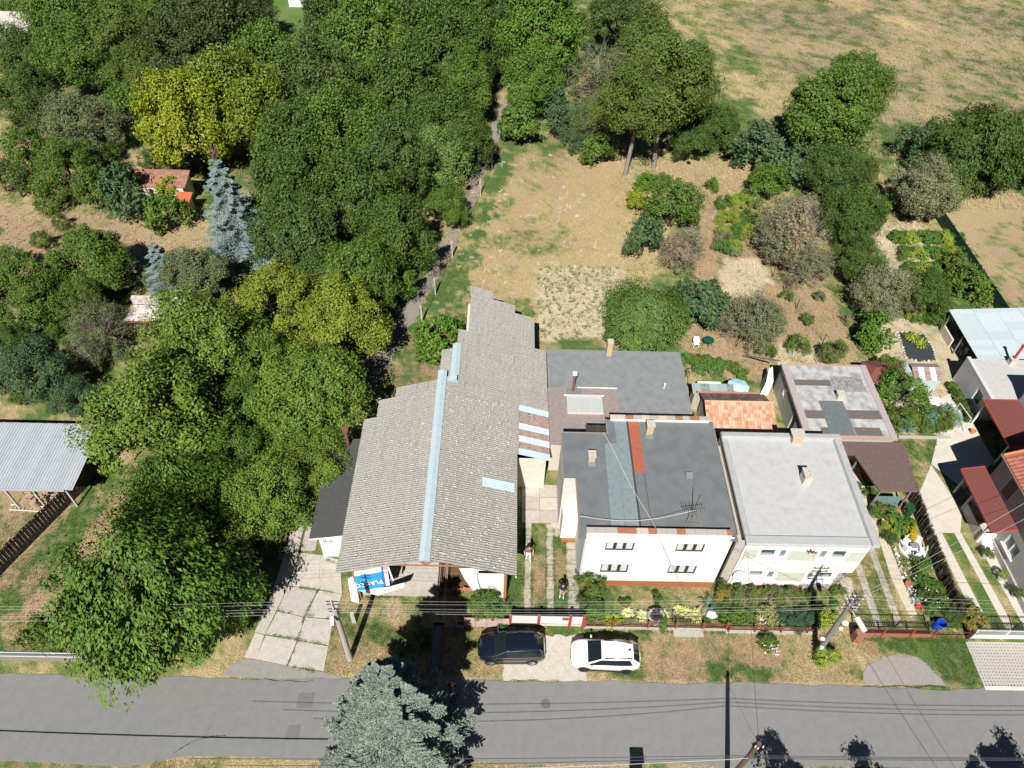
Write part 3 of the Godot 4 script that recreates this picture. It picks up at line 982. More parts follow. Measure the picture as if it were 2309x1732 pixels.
func dark_shed():
	# low white annex under the left eave with a black felt roof
	var t := thing("felt_roof_annex", "low white annex with black felt roof beside the long hall", "shed", V(-11.7, 0, -29))
	var o := V(11.7, 0, 29)
	var wm := M("whitepaint", Color.WHITE)
	bx(t, "wall", wm, o + V(-12.5, 0.5, -34.5), o + V(-9.96, 2.55, -26.45))
	bx(t, "plinth", M("mintbase", Color(0.55, 0.68, 0.62), 0.9, T.plaster, 0.8), o + V(-12.53, 0, -34.5), o + V(-9.96, 0.5, -26.42))
	var r := MB.new()
	r.hexa([V(-13.05, 2.6, -26.2), V(-9.97, 2.85, -26.45), V(-9.97, 2.85, -34.8), V(-13.05, 2.6, -34.8), V(-13.05, 2.72, -26.2), V(-9.97, 2.97, -26.45), V(-9.97, 2.97, -34.8), V(-13.05, 2.72, -34.8)])
	part(t, "roof", r, M("felt", Color(0.07, 0.07, 0.072), 0.9, T.bitumen, 0.5), o)
	var f := MB.new()
	f.bar(V(-13.05, 2.68, -26.16), V(-10.4, 2.9, -26.38), 0.04, 0.12)
	part(t, "fascia", f, wm, o)
	var st := MB.new()
	st.bar(V(-10.5, 2.98, -26.5), V(-10.5, 2.98, -34.5), 0.5, 0.03)
	part(t, "lead_strip", st, M("feltgrey", Color(0.15, 0.155, 0.165), 0.9, T.bitumen, 0.6), o)
	var fnt := SystemFont.new()
	fnt.font_names = PackedStringArray(["Droid Sans"])
	fnt.font_weight = 700
	var tm := TextMesh.new()
	tm.text = "d.o."
	tm.font = fnt
	tm.font_size = 10
	tm.pixel_size = 0.05
	tm.depth = 0.006
	var q := part(t, "lettering", tm, M("letterblue", Color(0.12, 0.18, 0.35), 0.8))
	q.position = o + V(-11.85, 2.05, -26.44)
	# rusty stove pipe behind
	var p := MB.new()
	p.cyl(V(-11.6, 2.7, -34.2), V(-11.6, 4.6, -34.2), 0.13, 0.13, 10)
	p.box(V(-11.8, 4.6, -34.4), V(-11.4, 4.72, -34.0))
	part(t, "stove_pipe", p, M("rustpipe", Color(0.22, 0.1, 0.07), 0.85, T.grain, 2.0), o)

# ---------- white two-storey house with dark felt roof ----------
func build_house_a():
	var rng := RandomNumberGenerator.new()
	rng.seed = 41
	var t := thing("white_house", "white two storey house with flat dark grey roof and brown windows", "house", V(10, 0, -29.5))
	var o := V(-10, 0, 29.5)
	var white := M("facade", Color(0.76, 0.75, 0.73), 0.9, T.plaster, 0.35)
	var zf := -24.6
	var wins := [[6.75, 8.58, 4.7, 5.68], [11.3, 13.1, 4.7, 5.68], [6.75, 8.58, 1.8, 2.9], [11.3, 13.15, 1.8, 2.9]]
	var holes := []
	for w in wins: holes.append([w[0] - 5.38, w[1] - 5.38, w[2] - 0.7, w[3] - 0.7])
	var fw := MB.new()
	wall_holes(fw, V(5.38, 0.7, zf), Vector3.RIGHT, 9.37, 5.9, holes, 0.32)
	part(t, "front_wall", fw, white, o)
	var frm := M("brownframe", Color(0.075, 0.035, 0.028), 0.5, T.wood, 2.0)
	var gl := glassmat("pane", Color(0.5, 0.58, 0.62), 0.22)
	var cur := M("lace", Color(0.66, 0.68, 0.7), 0.9)
	for w in wins:
		window(t, o + V(w[0], w[2], zf), Vector3.RIGHT, w[1] - w[0], w[3] - w[2], [0.34, 0.32, 0.34], frm, gl, cur, 0.07, 0.2)
		bx(t, "window_sill", M("sill", Color(0.6, 0.6, 0.6), 0.7), o + V(w[0] - 0.06, w[2] - 0.07, zf - 0.04), o + V(w[1] + 0.06, w[2] - 0.01, zf + 0.1))
	var pl := M("plinthtile", Color(0.36, 0.135, 0.05), 0.8, T.concrete, 1.4)
	for k in 8:
		bx(t, "plinth_panel", pl, o + V(5.38 + k * 1.171, 0, zf - 0.2), o + V(5.38 + k * 1.171 + 1.16, 0.69 - 0.02 * (k % 3), zf + 0.035))
	# other outer walls
	var side := M("sideplaster", Color(0.6, 0.57, 0.52), 0.95, T.plaster, 0.4)
	bx(t, "wall", white, o + V(5.38, 0.0, -32.9), o + V(5.58, 6.3, zf - 0.02))
	bx(t, "wall", side, o + V(14.55, 0.0, -34.0), o + V(14.75, 6.3, zf - 0.02))
	bx(t, "wall", side, o + V(7.45, 0.0, -34.2), o + V(14.75, 6.3, -34.0))
	bx(t, "wall", side, o + V(7.45, 0.0, -34.0), o + V(7.65, 6.3, -32.9))
	bx(t, "side_wing", side, o + V(4.2, 0, -32.9), o + V(7.65, 6.25, -29.2))
	var seam := MB.new()
	seam.box(V(9.82, 0.7, zf), V(9.86, 6.6, zf + 0.012))
	part(t, "wall_seam", seam, M("seam", Color(0.55, 0.54, 0.52), 0.9), o)
	var dp := MB.new()
	dp.cyl(V(5.45, 0.3, zf + 0.1), V(5.45, 6.2, zf + 0.1), 0.055, 0.055, 8)
	part(t, "downpipe", dp, M("pipewhite", Color(0.6, 0.61, 0.62), 0.6), o)
	# roof deck
	var felt := M("feltgrey2", Color(0.15, 0.16, 0.168), 0.92, T.bitumen, 0.16, 0.2)
	var deck := MB.new()
	deck.prism(pv([4.12, -32.95, 7.4, -32.95, 7.4, -34.25, 15.05, -34.25, 15.0, -24.95, 14.6, -24.9, 4.98, -24.85, 5.0, -29.1, 4.12, -29.1]), 6.3, 6.42)
	part(t, "roof", deck, felt, o)
	bx(t, "roof_corner", felt, o + V(4.95, 6.25, -24.86), o + V(5.4, 6.41, zf + 0.1))
	bx(t, "roof_corner", felt, o + V(14.55, 6.25, -24.9), o + V(15.0, 6.41, zf + 0.1))
	# rolled sheets of newer felt lying over it
	var bl := M("feltblue", Color(0.2, 0.245, 0.26), 0.9, T.bitumen, 0.4)
	var dk := M("feltdark", Color(0.05, 0.046, 0.046), 0.9, T.bitumen, 0.5)
	var rd := M("feltred", Color(0.36, 0.105, 0.06), 0.9, T.bitumen, 0.5)
	var y := 6.42
	for q in [[7.12, 7.97, -32.05, -31.0], [7.1, 7.96, -30.98, -28.2], [7.06, 7.94, -28.18, -25.1], [7.98, 8.82, -34.1, -31.6], [7.98, 8.83, -31.58, -28.2], [7.97, 8.84, -28.18, -25.1]]:
		bx(t, "felt_sheet", bl, o + V(q[0], y, q[2]), o + V(q[1], y + 0.008 + rng.randf() * 0.004, q[3]))
	bx(t, "felt_strip", dk, o + V(8.84, y, -34.2), o + V(8.96, y + 0.03, -24.95))
	bx(t, "felt_sheet", rd, o + V(8.97, y, -34.2), o + V(9.72, y + 0.012, -29.6))
	bx(t, "felt_strip", M("feltseam", Color(0.075, 0.078, 0.083), 0.9), o + V(9.6, y, -29.5), o + V(9.66, y + 0.006, -25.0))
	for x in [10.9, 11.95, 13.0, 14.05]:
		bx(t, "felt_lap", felt, o + V(x, y, -34.2), o + V(x + 0.12, y + 0.005, -25.0))
	# front and back parapets with broken coping
	bx(t, "parapet", white, o + V(5.4, 6.6, zf - 0.3), o + V(14.55, 6.86, zf - 0.001))
	var cop := [M("copgrey", Color(0.42, 0.39, 0.35), 0.95, T.concrete, 1.5), M("coprust", Color(0.36, 0.15, 0.075), 0.95, T.concrete, 1.8), M("coppale", Color(0.55, 0.47, 0.4), 0.95, T.concrete, 1.5)]
	var x := 5.38
	var pat := [0, 0, 0, 1, 1, 2, 1, 0, 0, 1, 0, 0, 0, 0, 1, 2]
	var k2 := 0
	while x < 14.5:
		var l: float = min(rng.randf_range(0.5, 0.75), 14.58 - x)
		bx(t, "coping_stone", cop[pat[k2 % 16]], o + V(x, 6.86, zf - 0.34), o + V(x + l - 0.01, 6.93 + rng.randf() * 0.02, zf + 0.05))
		x += l
		k2 += 1
	bx(t, "parapet", white, o + V(7.7, 6.42, -34.3), o + V(14.8, 6.72, -34.1))
	x = 7.65
	while x < 14.8:
		var l: float = min(rng.randf_range(0.45, 0.7), 14.85 - x)
		bx(t, "coping_stone", cop[[2, 0, 2, 1, 1][rng.randi() % 5]], o + V(x, 6.72, -34.4), o + V(x + l - 0.01, 6.78 + rng.randf() * 0.015, -34.06))
		x += l
	# eave boards round the wing
	var eb := M("eaveboard", Color(0.5, 0.42, 0.32), 0.9, T.wood, 1.5)
	bx(t, "edge_board", eb, o + V(4.07, 6.26, -33.0), o + V(4.12, 6.45, -29.1))
	bx(t, "edge_board", eb, o + V(4.12, 6.26, -33.0), o + V(7.42, 6.45, -32.95))
	bx(t, "edge_board", eb, o + V(7.36, 6.26, -34.3), o + V(7.41, 6.45, -33.0))
	bx(t, "edge_board", M("edgered", Color(0.33, 0.18, 0.13), 0.9), o + V(4.94, 6.26, -29.0), o + V(4.985, 6.45, -24.86))
	bx(t, "edge_board", eb, o + V(15.05, 6.26, -34.2), o + V(15.1, 6.44, -24.95))
	# stair lean-to on the yard side
	bx(t, "porch", white, o + V(4.3, 0.35, -31.4), o + V(5.37, 3.1, -28.1))
	bx(t, "porch_step", pl, o + V(4.35, 0, -28.3), o + V(5.37, 0.35, -27.9))
	# chimneys
	var brick := M("yellowbrick", Color(0.52, 0.4, 0.25), 0.95, T.concrete, 2.0, 0.5)
	chimney(t, o.x + 10.35, 6.42, o.z - 33.1, 0.46, 0.46, 0.95, brick, 0.06)
	chimney(t, o.x + 6.1, 6.42, o.z - 30.6, 0.44, 0.5, 0.6, brick, 0.05, 2)
	bx(t, "flashing", bl, o + V(5.85, 6.42, -30.35), o + V(6.36, 6.5, -29.98))
	bx(t, "flashing", bl, o + V(10.05, 6.42, -32.87), o + V(10.6, 6.5, -32.5))
	bx(t, "roof_hatch", bl, o + V(12.4, 6.42, -29.6), o + V(12.85, 6.62, -29.15))
	# entry canopy with wire glass at the back corner
	var cn := MB.new()
	cn.hexa([V(6.0, 5.9, -33.0), V(7.8, 5.9, -33.0), V(7.8, 5.5, -34.4), V(6.0, 5.5, -34.4), V(6.0, 5.96, -33.0), V(7.8, 5.96, -33.0), V(7.8, 5.56, -34.4), V(6.0, 5.56, -34.4)])
	part(t, "back_canopy", cn, M("oldsheet", Color(0.17, 0.18, 0.17), 0.6, T.rust, 0.5), o)
	# television aerial
	var an := thing("roof_aerial", "thin metal television aerial on a tripod on the dark roof", "aerial", V(12.3, 6.43, -26.1))
	var am := M("aerialmetal", Color(0.13, 0.12, 0.11), 0.5, null, 1.0, 0, 0.6)
	var a1 := MB.new()
	a1.cyl(V(0, 0, 0), V(0, 2.6, 0), 0.025, 0.02, 6)
	part(an, "mast", a1, am)
	var a2 := MB.new()
	a2.cyl(V(-0.8, 1.0, 0.1), V(0.7, 1.05, -0.1), 0.018, 0.018, 5)
	for i in 6:
		var xx := -0.7 + i * 0.26
		a2.cyl(V(xx, 1.02, -0.28), V(xx, 1.02, 0.3), 0.012, 0.012, 4)
	part(an, "antenna_rods", a2, am)
	var a3 := MB.new()
	a3.cyl(V(-0.5, 0, 0.5), V(0, 0.9, 0), 0.02, 0.02, 5)
	a3.cyl(V(0.55, 0, 0.55), V(0, 0.9, 0), 0.02, 0.02, 5)
	a3.cyl(V(0, 0, -0.6), V(0, 0.9, 0), 0.02, 0.02, 5)
	a3.cyl(V(-0.5, 0.12, 0.5), V(0.55, 0.12, 0.55), 0.015, 0.015, 4)
	part(an, "tripod", a3, M("aerialwood", Color(0.3, 0.2, 0.12), 0.8))
	var cm := M("cable", Color(0.6, 0.6, 0.6), 0.7)
	var c1 := MB.new()
	var pts := []
	for i in 25:
		var f := i / 24.0
		pts.append(V(lerp(5.0, 12.2, f), 6.9 - 0.42 * sin(f * PI) + 0.5 * f, lerp(-25.75, -26.0, f) + 0.28 * sin(f * PI)))
	c1.tube(pts, 0.016)
	one("aerial_cable", "pale cable sagging from house corner to the roof aerial", "cable", c1, cm)
	var c2 := MB.new()
	pts = []
	for i in 30:
		var f := i / 29.0
		pts.append(V(lerp(7.1, 9.9, f) + 0.05 * sin(f * 9.0), 6.47 + 0.4 * f * f, lerp(-33.0, -24.52, f)))
	c2.tube(pts, 0.016)
	one("roof_cable", "pale cable lying diagonally across the dark felt roof", "cable", c2, cm)
	back_annex()
func back_annex():
	var t := thing("flat_annex", "single storey annex with flat grey felt roof behind the white house", "annex", V(9, 0, -39))
	var o := V(-9, 0, 39)
	var side := M("annexplaster", Color(0.55, 0.5, 0.42), 0.95, T.plaster, 0.4)
	bx(t, "wall", side, o + V(3.6, 0, -44.3), o + V(14.7, 3.1, -34.35))
	var felt := M("feltannex", Color(0.215, 0.228, 0.232), 0.9, T.bitumen, 0.2, 0.2)
	bx(t, "roof", felt, o + V(3.55, 3.1, -44.45), o + V(14.85, 3.22, -34.4))
	for i in 5:
		bx(t, "felt_lap", felt, o + V(3.6, 3.22, -44.1 + i * 0.95), o + V(14.8, 3.225, -44.0 + i * 0.95))
	bx(t, "roof_kerb", felt, o + V(3.55, 3.22, -44.5), o + V(14.85, 3.3, -44.25))
	var br := M("feltbrown", Color(0.275, 0.225, 0.215), 0.92, T.bitumen, 0.5)
	bx(t, "brown_roof", br, o + V(3.5, 3.222, -40.2), o + V(9.1, 3.25, -34.4))
	bx(t, "white_trim", M("whitepaint", Color.WHITE), o + V(5.9, 3.25, -40.24), o + V(9.1, 3.3, -40.17))
	bx(t, "lead_sheet", M("leadgrey", Color(0.2, 0.2, 0.185), 0.85, T.bitumen, 0.8), o + V(5.0, 3.25, -40.15), o + V(6.25, 3.262, -39.35))
	# skylight: curb, frame, three panes, pale floor seen below
	var fr := M("skyframe", Color(0.5, 0.48, 0.46), 0.7)
	var sk := MB.new()
	sk.box(V(5.0, 3.25, -39.25), V(7.8, 3.42, -39.15))
	sk.box(V(5.0, 3.25, -37.5), V(7.8, 3.42, -37.4))
	for x in [5.0, 5.9, 6.85, 7.72]:
		sk.box(V(x, 3.25, -39.15), V(x + 0.07, 3.42, -37.5))
	var so := part(t, "skylight", sk, fr, o)
	var pg := glassmat("skypane", Color(0.6, 0.66, 0.66), 0.3, 0.06)
	for x in [[5.07, 5.9], [5.97, 6.85], [6.92, 7.72]]:
		var g := MB.new()
		g.quad(V(x[0], 3.4, -37.5), V(x[1], 3.4, -37.5), V(x[1], 3.4, -39.15), V(x[0], 3.4, -39.15))
		part(so, "pane", g, pg)
	var cu2 := MB.new()
	cu2.box(V(5.05, 3.252, -39.2), V(7.75, 3.27, -37.45))
	part(so, "inner_lining", cu2, M("lining", Color(0.5, 0.5, 0.47), 0.9, T.plaster, 0.8))
	bx(t, "skylight_board", M("whitepaint", Color.WHITE), o + V(4.8, 3.25, -39.4), o + V(8.0, 3.3, -39.3))
	chimney(t, o.x + 8.75, 3.22, o.z - 44.1, 0.42, 0.42, 1.5, M("yellowbrick", Color.WHITE), 0.04)
	var p := MB.new()
	p.cyl(V(5.55, 3.22, -39.85), V(5.55, 5.0, -39.85), 0.1, 0.1, 10)
	p.cyl(V(5.55, 5.0, -39.85), V(5.55, 5.08, -39.85), 0.17, 0.17, 10)
	part(t, "stove_pipe", p, M("rustpipe", Color.WHITE), o)
	var cw := MB.new()
	cw.obox(Transform3D(Basis(Vector3.RIGHT, 0.5), V(5.55, 5.25, -39.85)), V(0.36, 0.02, 0.36))
	cw.cyl(V(5.55, 5.05, -39.85), V(5.55, 5.25, -39.85), 0.012, 0.012, 4)
	part(t, "pipe_cowl", cw, M("zinc", Color.WHITE), o)
	var vp := MB.new()
	vp.cyl(V(12.95, 3.2, -40.4), V(12.95, 3.65, -40.4), 0.07, 0.07, 8)
	vp.cyl(V(12.95, 3.65, -40.4), V(12.95, 3.72, -40.4), 0.12, 0.1, 8)
	part(t, "vent_pipe", vp, M("pipewhite", Color.WHITE), o)

# ---------- pale grey flat roofed house ----------
func build_house_b():
	var t := thing("grey_roof_house", "two storey cream house with pale grey flat roof and white windows", "house", V(20, 0, -29))
	var o := V(-20, 0, 29)
	var zf := -24.65
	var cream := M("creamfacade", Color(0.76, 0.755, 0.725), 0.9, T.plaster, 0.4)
	var wins := [[16.88, 17.9, 4.22, 5.06], [18.15, 18.62, 4.12, 5.06], [20.8, 21.28, 4.08, 5.05], [21.6, 22.55, 4.15, 5.06], [16.85, 17.83, 1.56, 2.23], [18.12, 18.62, 1.3, 2.23], [20.86, 21.3, 1.34, 2.22], [21.62, 22.58, 1.46, 2.22]]
	var holes := []
	for w in wins: holes.append([w[0] - 15.72, w[1] - 15.72, w[2], w[3]])
	var fw := MB.new()
	wall_holes(fw, V(15.72, 0, zf), Vector3.RIGHT, 7.68, 5.75, holes, 0.3)
	part(t, "front_wall", fw, cream, o)
	bx(t, "upper_overhang", cream, o + V(23.4, 2.25, -33.5), o + V(23.8, 5.75, zf))
	var frm := M("whiteframe", Color(0.75, 0.76, 0.77), 0.5)
	var gl := glassmat("pane2", Color(0.1, 0.17, 0.17), 0.4)
	var bl := M("blind", Color(0.4, 0.43, 0.45), 0.7)
	for i in wins.size():
		var w: Array = wins[i]
		window(t, o + V(w[0], w[2], zf), Vector3.RIGHT, w[1] - w[0], w[3] - w[2], [1.0], frm, gl, bl if i in [1, 2, 5, 6] else null, 0.06)
		bx(t, "window_sill", frm, o + V(w[0] - 0.05, w[2] - 0.06, zf - 0.02), o + V(w[1] + 0.05, w[2] - 0.005, zf + 0.09))
	# green-beige panels of boards between the windows
	var pm := M("panelgreen", Color(0.5, 0.515, 0.43), 0.9, T.plaster, 0.8)
	for q in [[15.85, 16.74, 3.9, 5.05], [18.8, 20.65, 3.8, 5.02], [22.8, 23.75, 3.8, 5.0], [15.9, 16.68, 1.05, 2.25], [18.85, 20.7, 1.05, 2.25]]:
		var n := 6
		for k in n:
			var y0: float = lerp(q[2], q[3], k / float(n))
			var y1: float = lerp(q[2], q[3], (k + 0.8) / float(n))
			bx(t, "panel_board", pm, o + V(q[0], y0, zf), o + V(q[1], y1, zf + 0.02))
	# rough stone base on the right
	var rng := RandomNumberGenerator.new()
	rng.seed = 14
	var stm := [M("stonea", Color(0.16, 0.12, 0.13), 0.9, T.concrete, 2.0), M("stoneb", Color(0.3, 0.26, 0.27), 0.9, T.concrete, 2.0), M("stonec", Color(0.42, 0.39, 0.38), 0.9, T.concrete, 2.0)]
	var stone := MB.new()
	stone.hexa([V(-0.5, 0, 0.4), V(0.5, 0, 0.4), V(0.5, 0, 0), V(-0.5, 0, 0), V(-0.42, 1, 0.3), V(0.4, 0.94, 0.35), V(0.48, 1, 0), V(-0.5, 1, 0)])
	var sm := stone.mesh()
	for r in [[20.75, 22.9, 0.12, 0.75], [22.9, 23.38, 0.12, 2.2]]:
		var y: float = r[2]
		while y < r[3] - 0.05:
			var x: float = r[0]
			while x < r[1] - 0.05:
				var l: float = min(rng.randf_range(0.16, 0.32), r[1] - x)
				var s := part(t, "facing_stone", sm, stm[rng.randi() % 3], o + V(x + l / 2, y, zf))
				s.scale = V(l * 0.94, 0.13, 0.12 + rng.randf() * 0.06)
				x += l
			y += 0.145
	bx(t, "base_course", M("plinthbrown", Color(0.33, 0.16, 0.1), 0.9, T.concrete, 1.5), o + V(15.72, 0, zf - 0.1), o + V(20.75, 0.38, zf + 0.04))
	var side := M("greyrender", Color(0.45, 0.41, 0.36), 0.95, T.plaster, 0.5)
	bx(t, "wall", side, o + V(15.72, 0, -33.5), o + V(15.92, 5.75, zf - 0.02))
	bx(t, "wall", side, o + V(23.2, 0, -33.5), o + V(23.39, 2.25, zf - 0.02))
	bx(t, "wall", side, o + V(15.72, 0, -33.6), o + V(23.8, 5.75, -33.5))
	# roof: tray with sloped rim
	var grey := M("palefelt", Color(0.45, 0.45, 0.448), 0.85, T.plaster, 0.25, 0.2)
	bx(t, "roof", grey, o + V(15.66, 5.75, -33.64), o + V(24.22, 5.86, -24.5))
	var rim := M("rimfelt", Color(0.4, 0.405, 0.41), 0.85, T.plaster, 0.3)
	var rb := MB.new()
	rb.hexa([V(15.66, 5.86, -33.12), V(24.22, 5.86, -33.12), V(24.22, 5.86, -33.64), V(15.66, 5.86, -33.64), V(15.66, 6.12, -33.2), V(24.22, 6.12, -33.2), V(24.22, 6.08, -33.6), V(15.66, 6.08, -33.6)])
	part(t, "roof_rim", rb, rim, o)
	var rr := MB.new()
	rr.hexa([V(23.66, 5.86, -24.5), V(24.22, 5.86, -24.5), V(24.22, 5.86, -33.12), V(23.66, 5.86, -33.12), V(23.74, 6.1, -24.55), V(24.2, 6.06, -24.55), V(24.2, 6.06, -33.12), V(23.74, 6.1, -33.12)])
	part(t, "roof_rim", rr, rim, o)
	var rf := MB.new()
	rf.hexa([V(15.66, 5.86, -24.5), V(23.66, 5.86, -24.5), V(23.66, 5.86, -25.2), V(15.66, 5.86, -25.2), V(15.66, 5.98, -24.56), V(23.66, 5.98, -24.56), V(23.66, 5.98, -25.14), V(15.66, 5.98, -25.14)])
	part(t, "roof_rim", rf, rim, o)
	var rl := MB.new()
	rl.hexa([V(15.66, 5.86, -25.2), V(16.1, 5.86, -25.2), V(16.1, 5.86, -33.12), V(15.66, 5.86, -33.12), V(15.68, 5.95, -25.2), V(16.0, 5.9, -25.2), V(16.0, 5.9, -33.12), V(15.68, 5.95, -33.12)])
	part(t, "roof_rim", rl, rim, o)
	for z in [-31.2, -29.2, -27.2]:
		bx(t, "felt_lap", grey, o + V(16.1, 5.86, z), o + V(23.65, 5.865, z + 0.14))
	var bm := M("palebrick", Color(0.55, 0.52, 0.45), 0.95, T.concrete, 1.8, 0.4)
	chimney(t, o.x + 20.72, 5.86, o.z - 29.6, 0.55, 0.75, 0.85, bm, 0.06, 2)
	chimney(t, o.x + 20.95, 5.86, o.z - 33.1, 0.7, 0.6, 0.75, M("yellowbrick", Color.WHITE), 0.12, 2)
	# strip wall in the gap to the white house
	bx(t, "gap_capping", M("capbeige", Color(0.46, 0.42, 0.37), 0.9, T.concrete, 1.0), o + V(15.16, 5.5, -32.4), o + V(15.4, 5.95, -24.7))
	bx(t, "gap_wall", side, o + V(15.12, 0, -24.95), o + V(15.72, 5.7, -24.75))
	var dish := thing("satellite_dish", "white round satellite dish on the cream house wall", "dish", V(16.1, 2.2, -24.25))
	var db := MB.new()
	for j in 3:
		for i in 14:
			var a0 := TAU * i / 14
			var a1 := TAU * (i + 1) / 14
			var r0 := 0.42 * j / 3.0
			var r1 := 0.42 * (j + 1) / 3.0
			var f := func(a, r): return V(cos(a) * r, sin(a) * r, 0.55 * r * r - 0.08)
			db.quad(f.call(a0, r0), f.call(a0, r1), f.call(a1, r1), f.call(a1, r0))
	var dd := part(dish, "reflector", db, M("dishwhite", Color(0.8, 0.8, 0.8), 0.4))
	dd.rotation = V(-0.5, -0.3, 0)
	var ar := MB.new()
	ar.cyl(V(0, -0.35, 0), V(0, 0.05, 0.55), 0.018, 0.018, 5)
	ar.cyl(V(0, 0, -0.35), V(0, 0, -0.02), 0.03, 0.03, 6)
	ar.box(V(-0.05, 0.0, 0.5), V(0.05, 0.1, 0.62))
	part(dish, "feed_arm", ar, M("dishgrey", Color(0.3, 0.31, 0.32), 0.5))
	var hb := thing("wall_bracket", "rusty iron insulator bracket on the cream house wall", "bracket", V(20.0, 5.3, -24.5))
	var hm := MB.new()
	hm.bar(V(-0.25, 0, 0.1), V(0.3, 0, 0.15), 0.05, 0.05)
	for xx in [-0.2, 0.02, 0.25]:
		hm.cyl(V(xx, -0.12, 0.14), V(xx, 0.16, 0.14), 0.035, 0.03, 6)
	hm.bar(V(0, 0, -0.16), V(0, 0, 0.15), 0.05, 0.05)
	part(hb, "arm", hm, M("rustpipe", Color.WHITE))

# ---------- sheds and neighbours ----------
func tile_mesh(w: float, l: float) -> ArrayMesh:
	# a clay pantile, slope along +x, slightly barrelled
	var mb := MB.new()
	var k := 4
	for i in k:
		var a := float(i) / k
		var b := float(i + 1) / k
		var ya := 0.03 * sin(a * PI)
		var yb := 0.03 * sin(b * PI)
		mb.quad(V(0, ya, a * w), V(0, yb, b * w), V(l, yb + 0.018, b * w), V(l, ya + 0.018, a * w))
		mb.quad(V(l, ya - 0.01, a * w), V(l, ya + 0.018, a * w), V(l, yb + 0.018, b * w), V(l, yb - 0.01, b * w))
	return mb.mesh()
func tile_slope(par, p: Vector3, q: Vector3, along: Vector3, wdt: float, w: float, l: float, ms: Array, rng):
	# p: ridge start, q: eave start, tiles run along `along`
	var x := (q - p).normalized()
	var z := along.normalized()
	var y := z.cross(x)
	if y.y < 0:
		y = -y
	var mesh := tile_mesh(w * 0.97, l + 0.05)
	var rows := int((q - p).length() / l)
	var cols := int(wdt / w)
	for r in rows:
		for c in cols:
			var o := part(par, "roof_tile", mesh, ms[rng.randi() % ms.size()])
			o.transform = Transform3D(Basis(x, y, z), p + x * (r * l) + z * (c * w) + y * (0.012 + rng.randf() * 0.008))
func build_outbuildings():
	var rng := RandomNumberGenerator.new()
	rng.seed = 66
	# tiled brick shed
	var t := thing("tiled_shed", "small shed with orange clay tile roof behind the pale roofed house", "shed", V(18.8, 0, -39))
	var o := V(-18.8, 0, 39)
	var wall := M("shedrender", Color(0.42, 0.39, 0.34), 0.95, T.plaster, 0.6)
	var g := MB.new()
	g.hexa([V(16.3, 0, -36.9), V(21.4, 0, -36.9), V(21.4, 0, -40.5), V(16.3, 0, -40.5), V(16.3, 2.1, -36.9), V(21.4, 2.1, -36.9), V(21.4, 2.1, -40.5), V(16.3, 2.1, -40.5)])
	for x in [16.3, 21.4]:
		g.tri(V(x, 2.1, -36.9), V(x, 2.1, -40.5), V(x, 2.95, -39.2))
	part(t, "wall", g, wall, o)
	var tm := []
	for c in [Color(0.5, 0.27, 0.17), Color(0.56, 0.34, 0.22), Color(0.46, 0.22, 0.13), Color(0.6, 0.4, 0.28), Color(0.52, 0.3, 0.2)]:
		tm.append(M("clay%d" % tm.size(), c, 0.9, T.concrete, 1.5))
	tile_slope(t, o + V(16.1, 3.02, -39.25), o + V(16.1, 2.2, -36.75), Vector3.RIGHT, 5.55, 0.252, 0.325, tm, rng)
	var td := [M("clayold0", Color(0.14, 0.09, 0.07), 0.95, T.concrete, 1.5), M("clayold1", Color(0.19, 0.125, 0.1), 0.95, T.concrete, 1.5), M("clayold2", Color(0.11, 0.08, 0.065), 0.95, T.concrete, 1.5)]
	tile_slope(t, o + V(16.1, 3.02, -39.3), o + V(16.0, 2.35, -40.8), Vector3.RIGHT, 5.3, 0.252, 0.33, td, rng)
	var rd := MB.new()
	for i in 15:
		rd.cyl(V(16.1 + i * 0.37, 3.02, -39.27), V(16.1 + i * 0.37 + 0.39, 3.03, -39.27), 0.075, 0.085, 6)
	part(t, "ridge_tiles", rd, tm[1], o)
	var edge := MB.new()
	edge.bar(V(15.9, 2.28, -40.88), V(21.0, 2.28, -40.88), 0.16, 0.1)
	part(t, "eave_edge", edge, M("edgepink", Color(0.42, 0.2, 0.15), 0.9, T.concrete, 2), o)
	# grey sheet lean-to
	var l := thing("sheet_lean_to", "low lean-to of old grey metal sheets behind the tiled shed", "lean-to", V(17.8, 0, -41.5))
	var lo := V(-17.8, 0, 41.5)
	var gm := [M("oldzinc0", Color(0.3, 0.35, 0.36), 0.6, T.plaster, 0.8), M("oldzinc1", Color(0.25, 0.3, 0.32), 0.6, T.patch, 0.5), M("oldzinc2", Color(0.34, 0.38, 0.38), 0.6, T.plaster, 0.8)]
	for i in 6:
		var x := 15.65 + i * 0.73
		var q := part(l, "roof_sheet", corr_mesh(7, 0.104, 0.012, 1.05), gm[i % 3])
		q.transform = Transform3D(Basis(V(0, -0.17, 0.985), V(0, 0.985, 0.17), V(-1, 0, 0)), lo + V(x + 0.73, 2.15 + 0.004 * (i % 2), -42.0))
	bx(l, "wall", wall, lo + V(15.8, 0, -41.9), lo + V(19.9, 1.95, -41.0))
	var b := thing("white_board", "long white board lying on trestles behind the grey lean-to", "board", V(17.6, 0, -43.1))
	bx(b, "top", M("whitepaint", Color.WHITE), V(-1.0, 0.9, -0.25), V(1.0, 0.96, 0.25))
	for x in [-0.8, 0.8]:
		bx(b, "leg", M("aerialwood", Color.WHITE), V(x - 0.05, 0, -0.2), V(x + 0.05, 0.9, 0.2))
	var pa := thing("parasol", "light blue round parasol open behind the grey lean-to", "parasol", V(19.6, 0, -41.9))
	var pm := MB.new()
	for i in 8:
		var a0 := TAU * i / 8
		var a1 := TAU * (i + 1) / 8
		pm.tri(V(0, 2.3, 0), V(cos(a1) * 0.95, 1.95, sin(a1) * 0.95), V(cos(a0) * 0.95, 1.95, sin(a0) * 0.95))
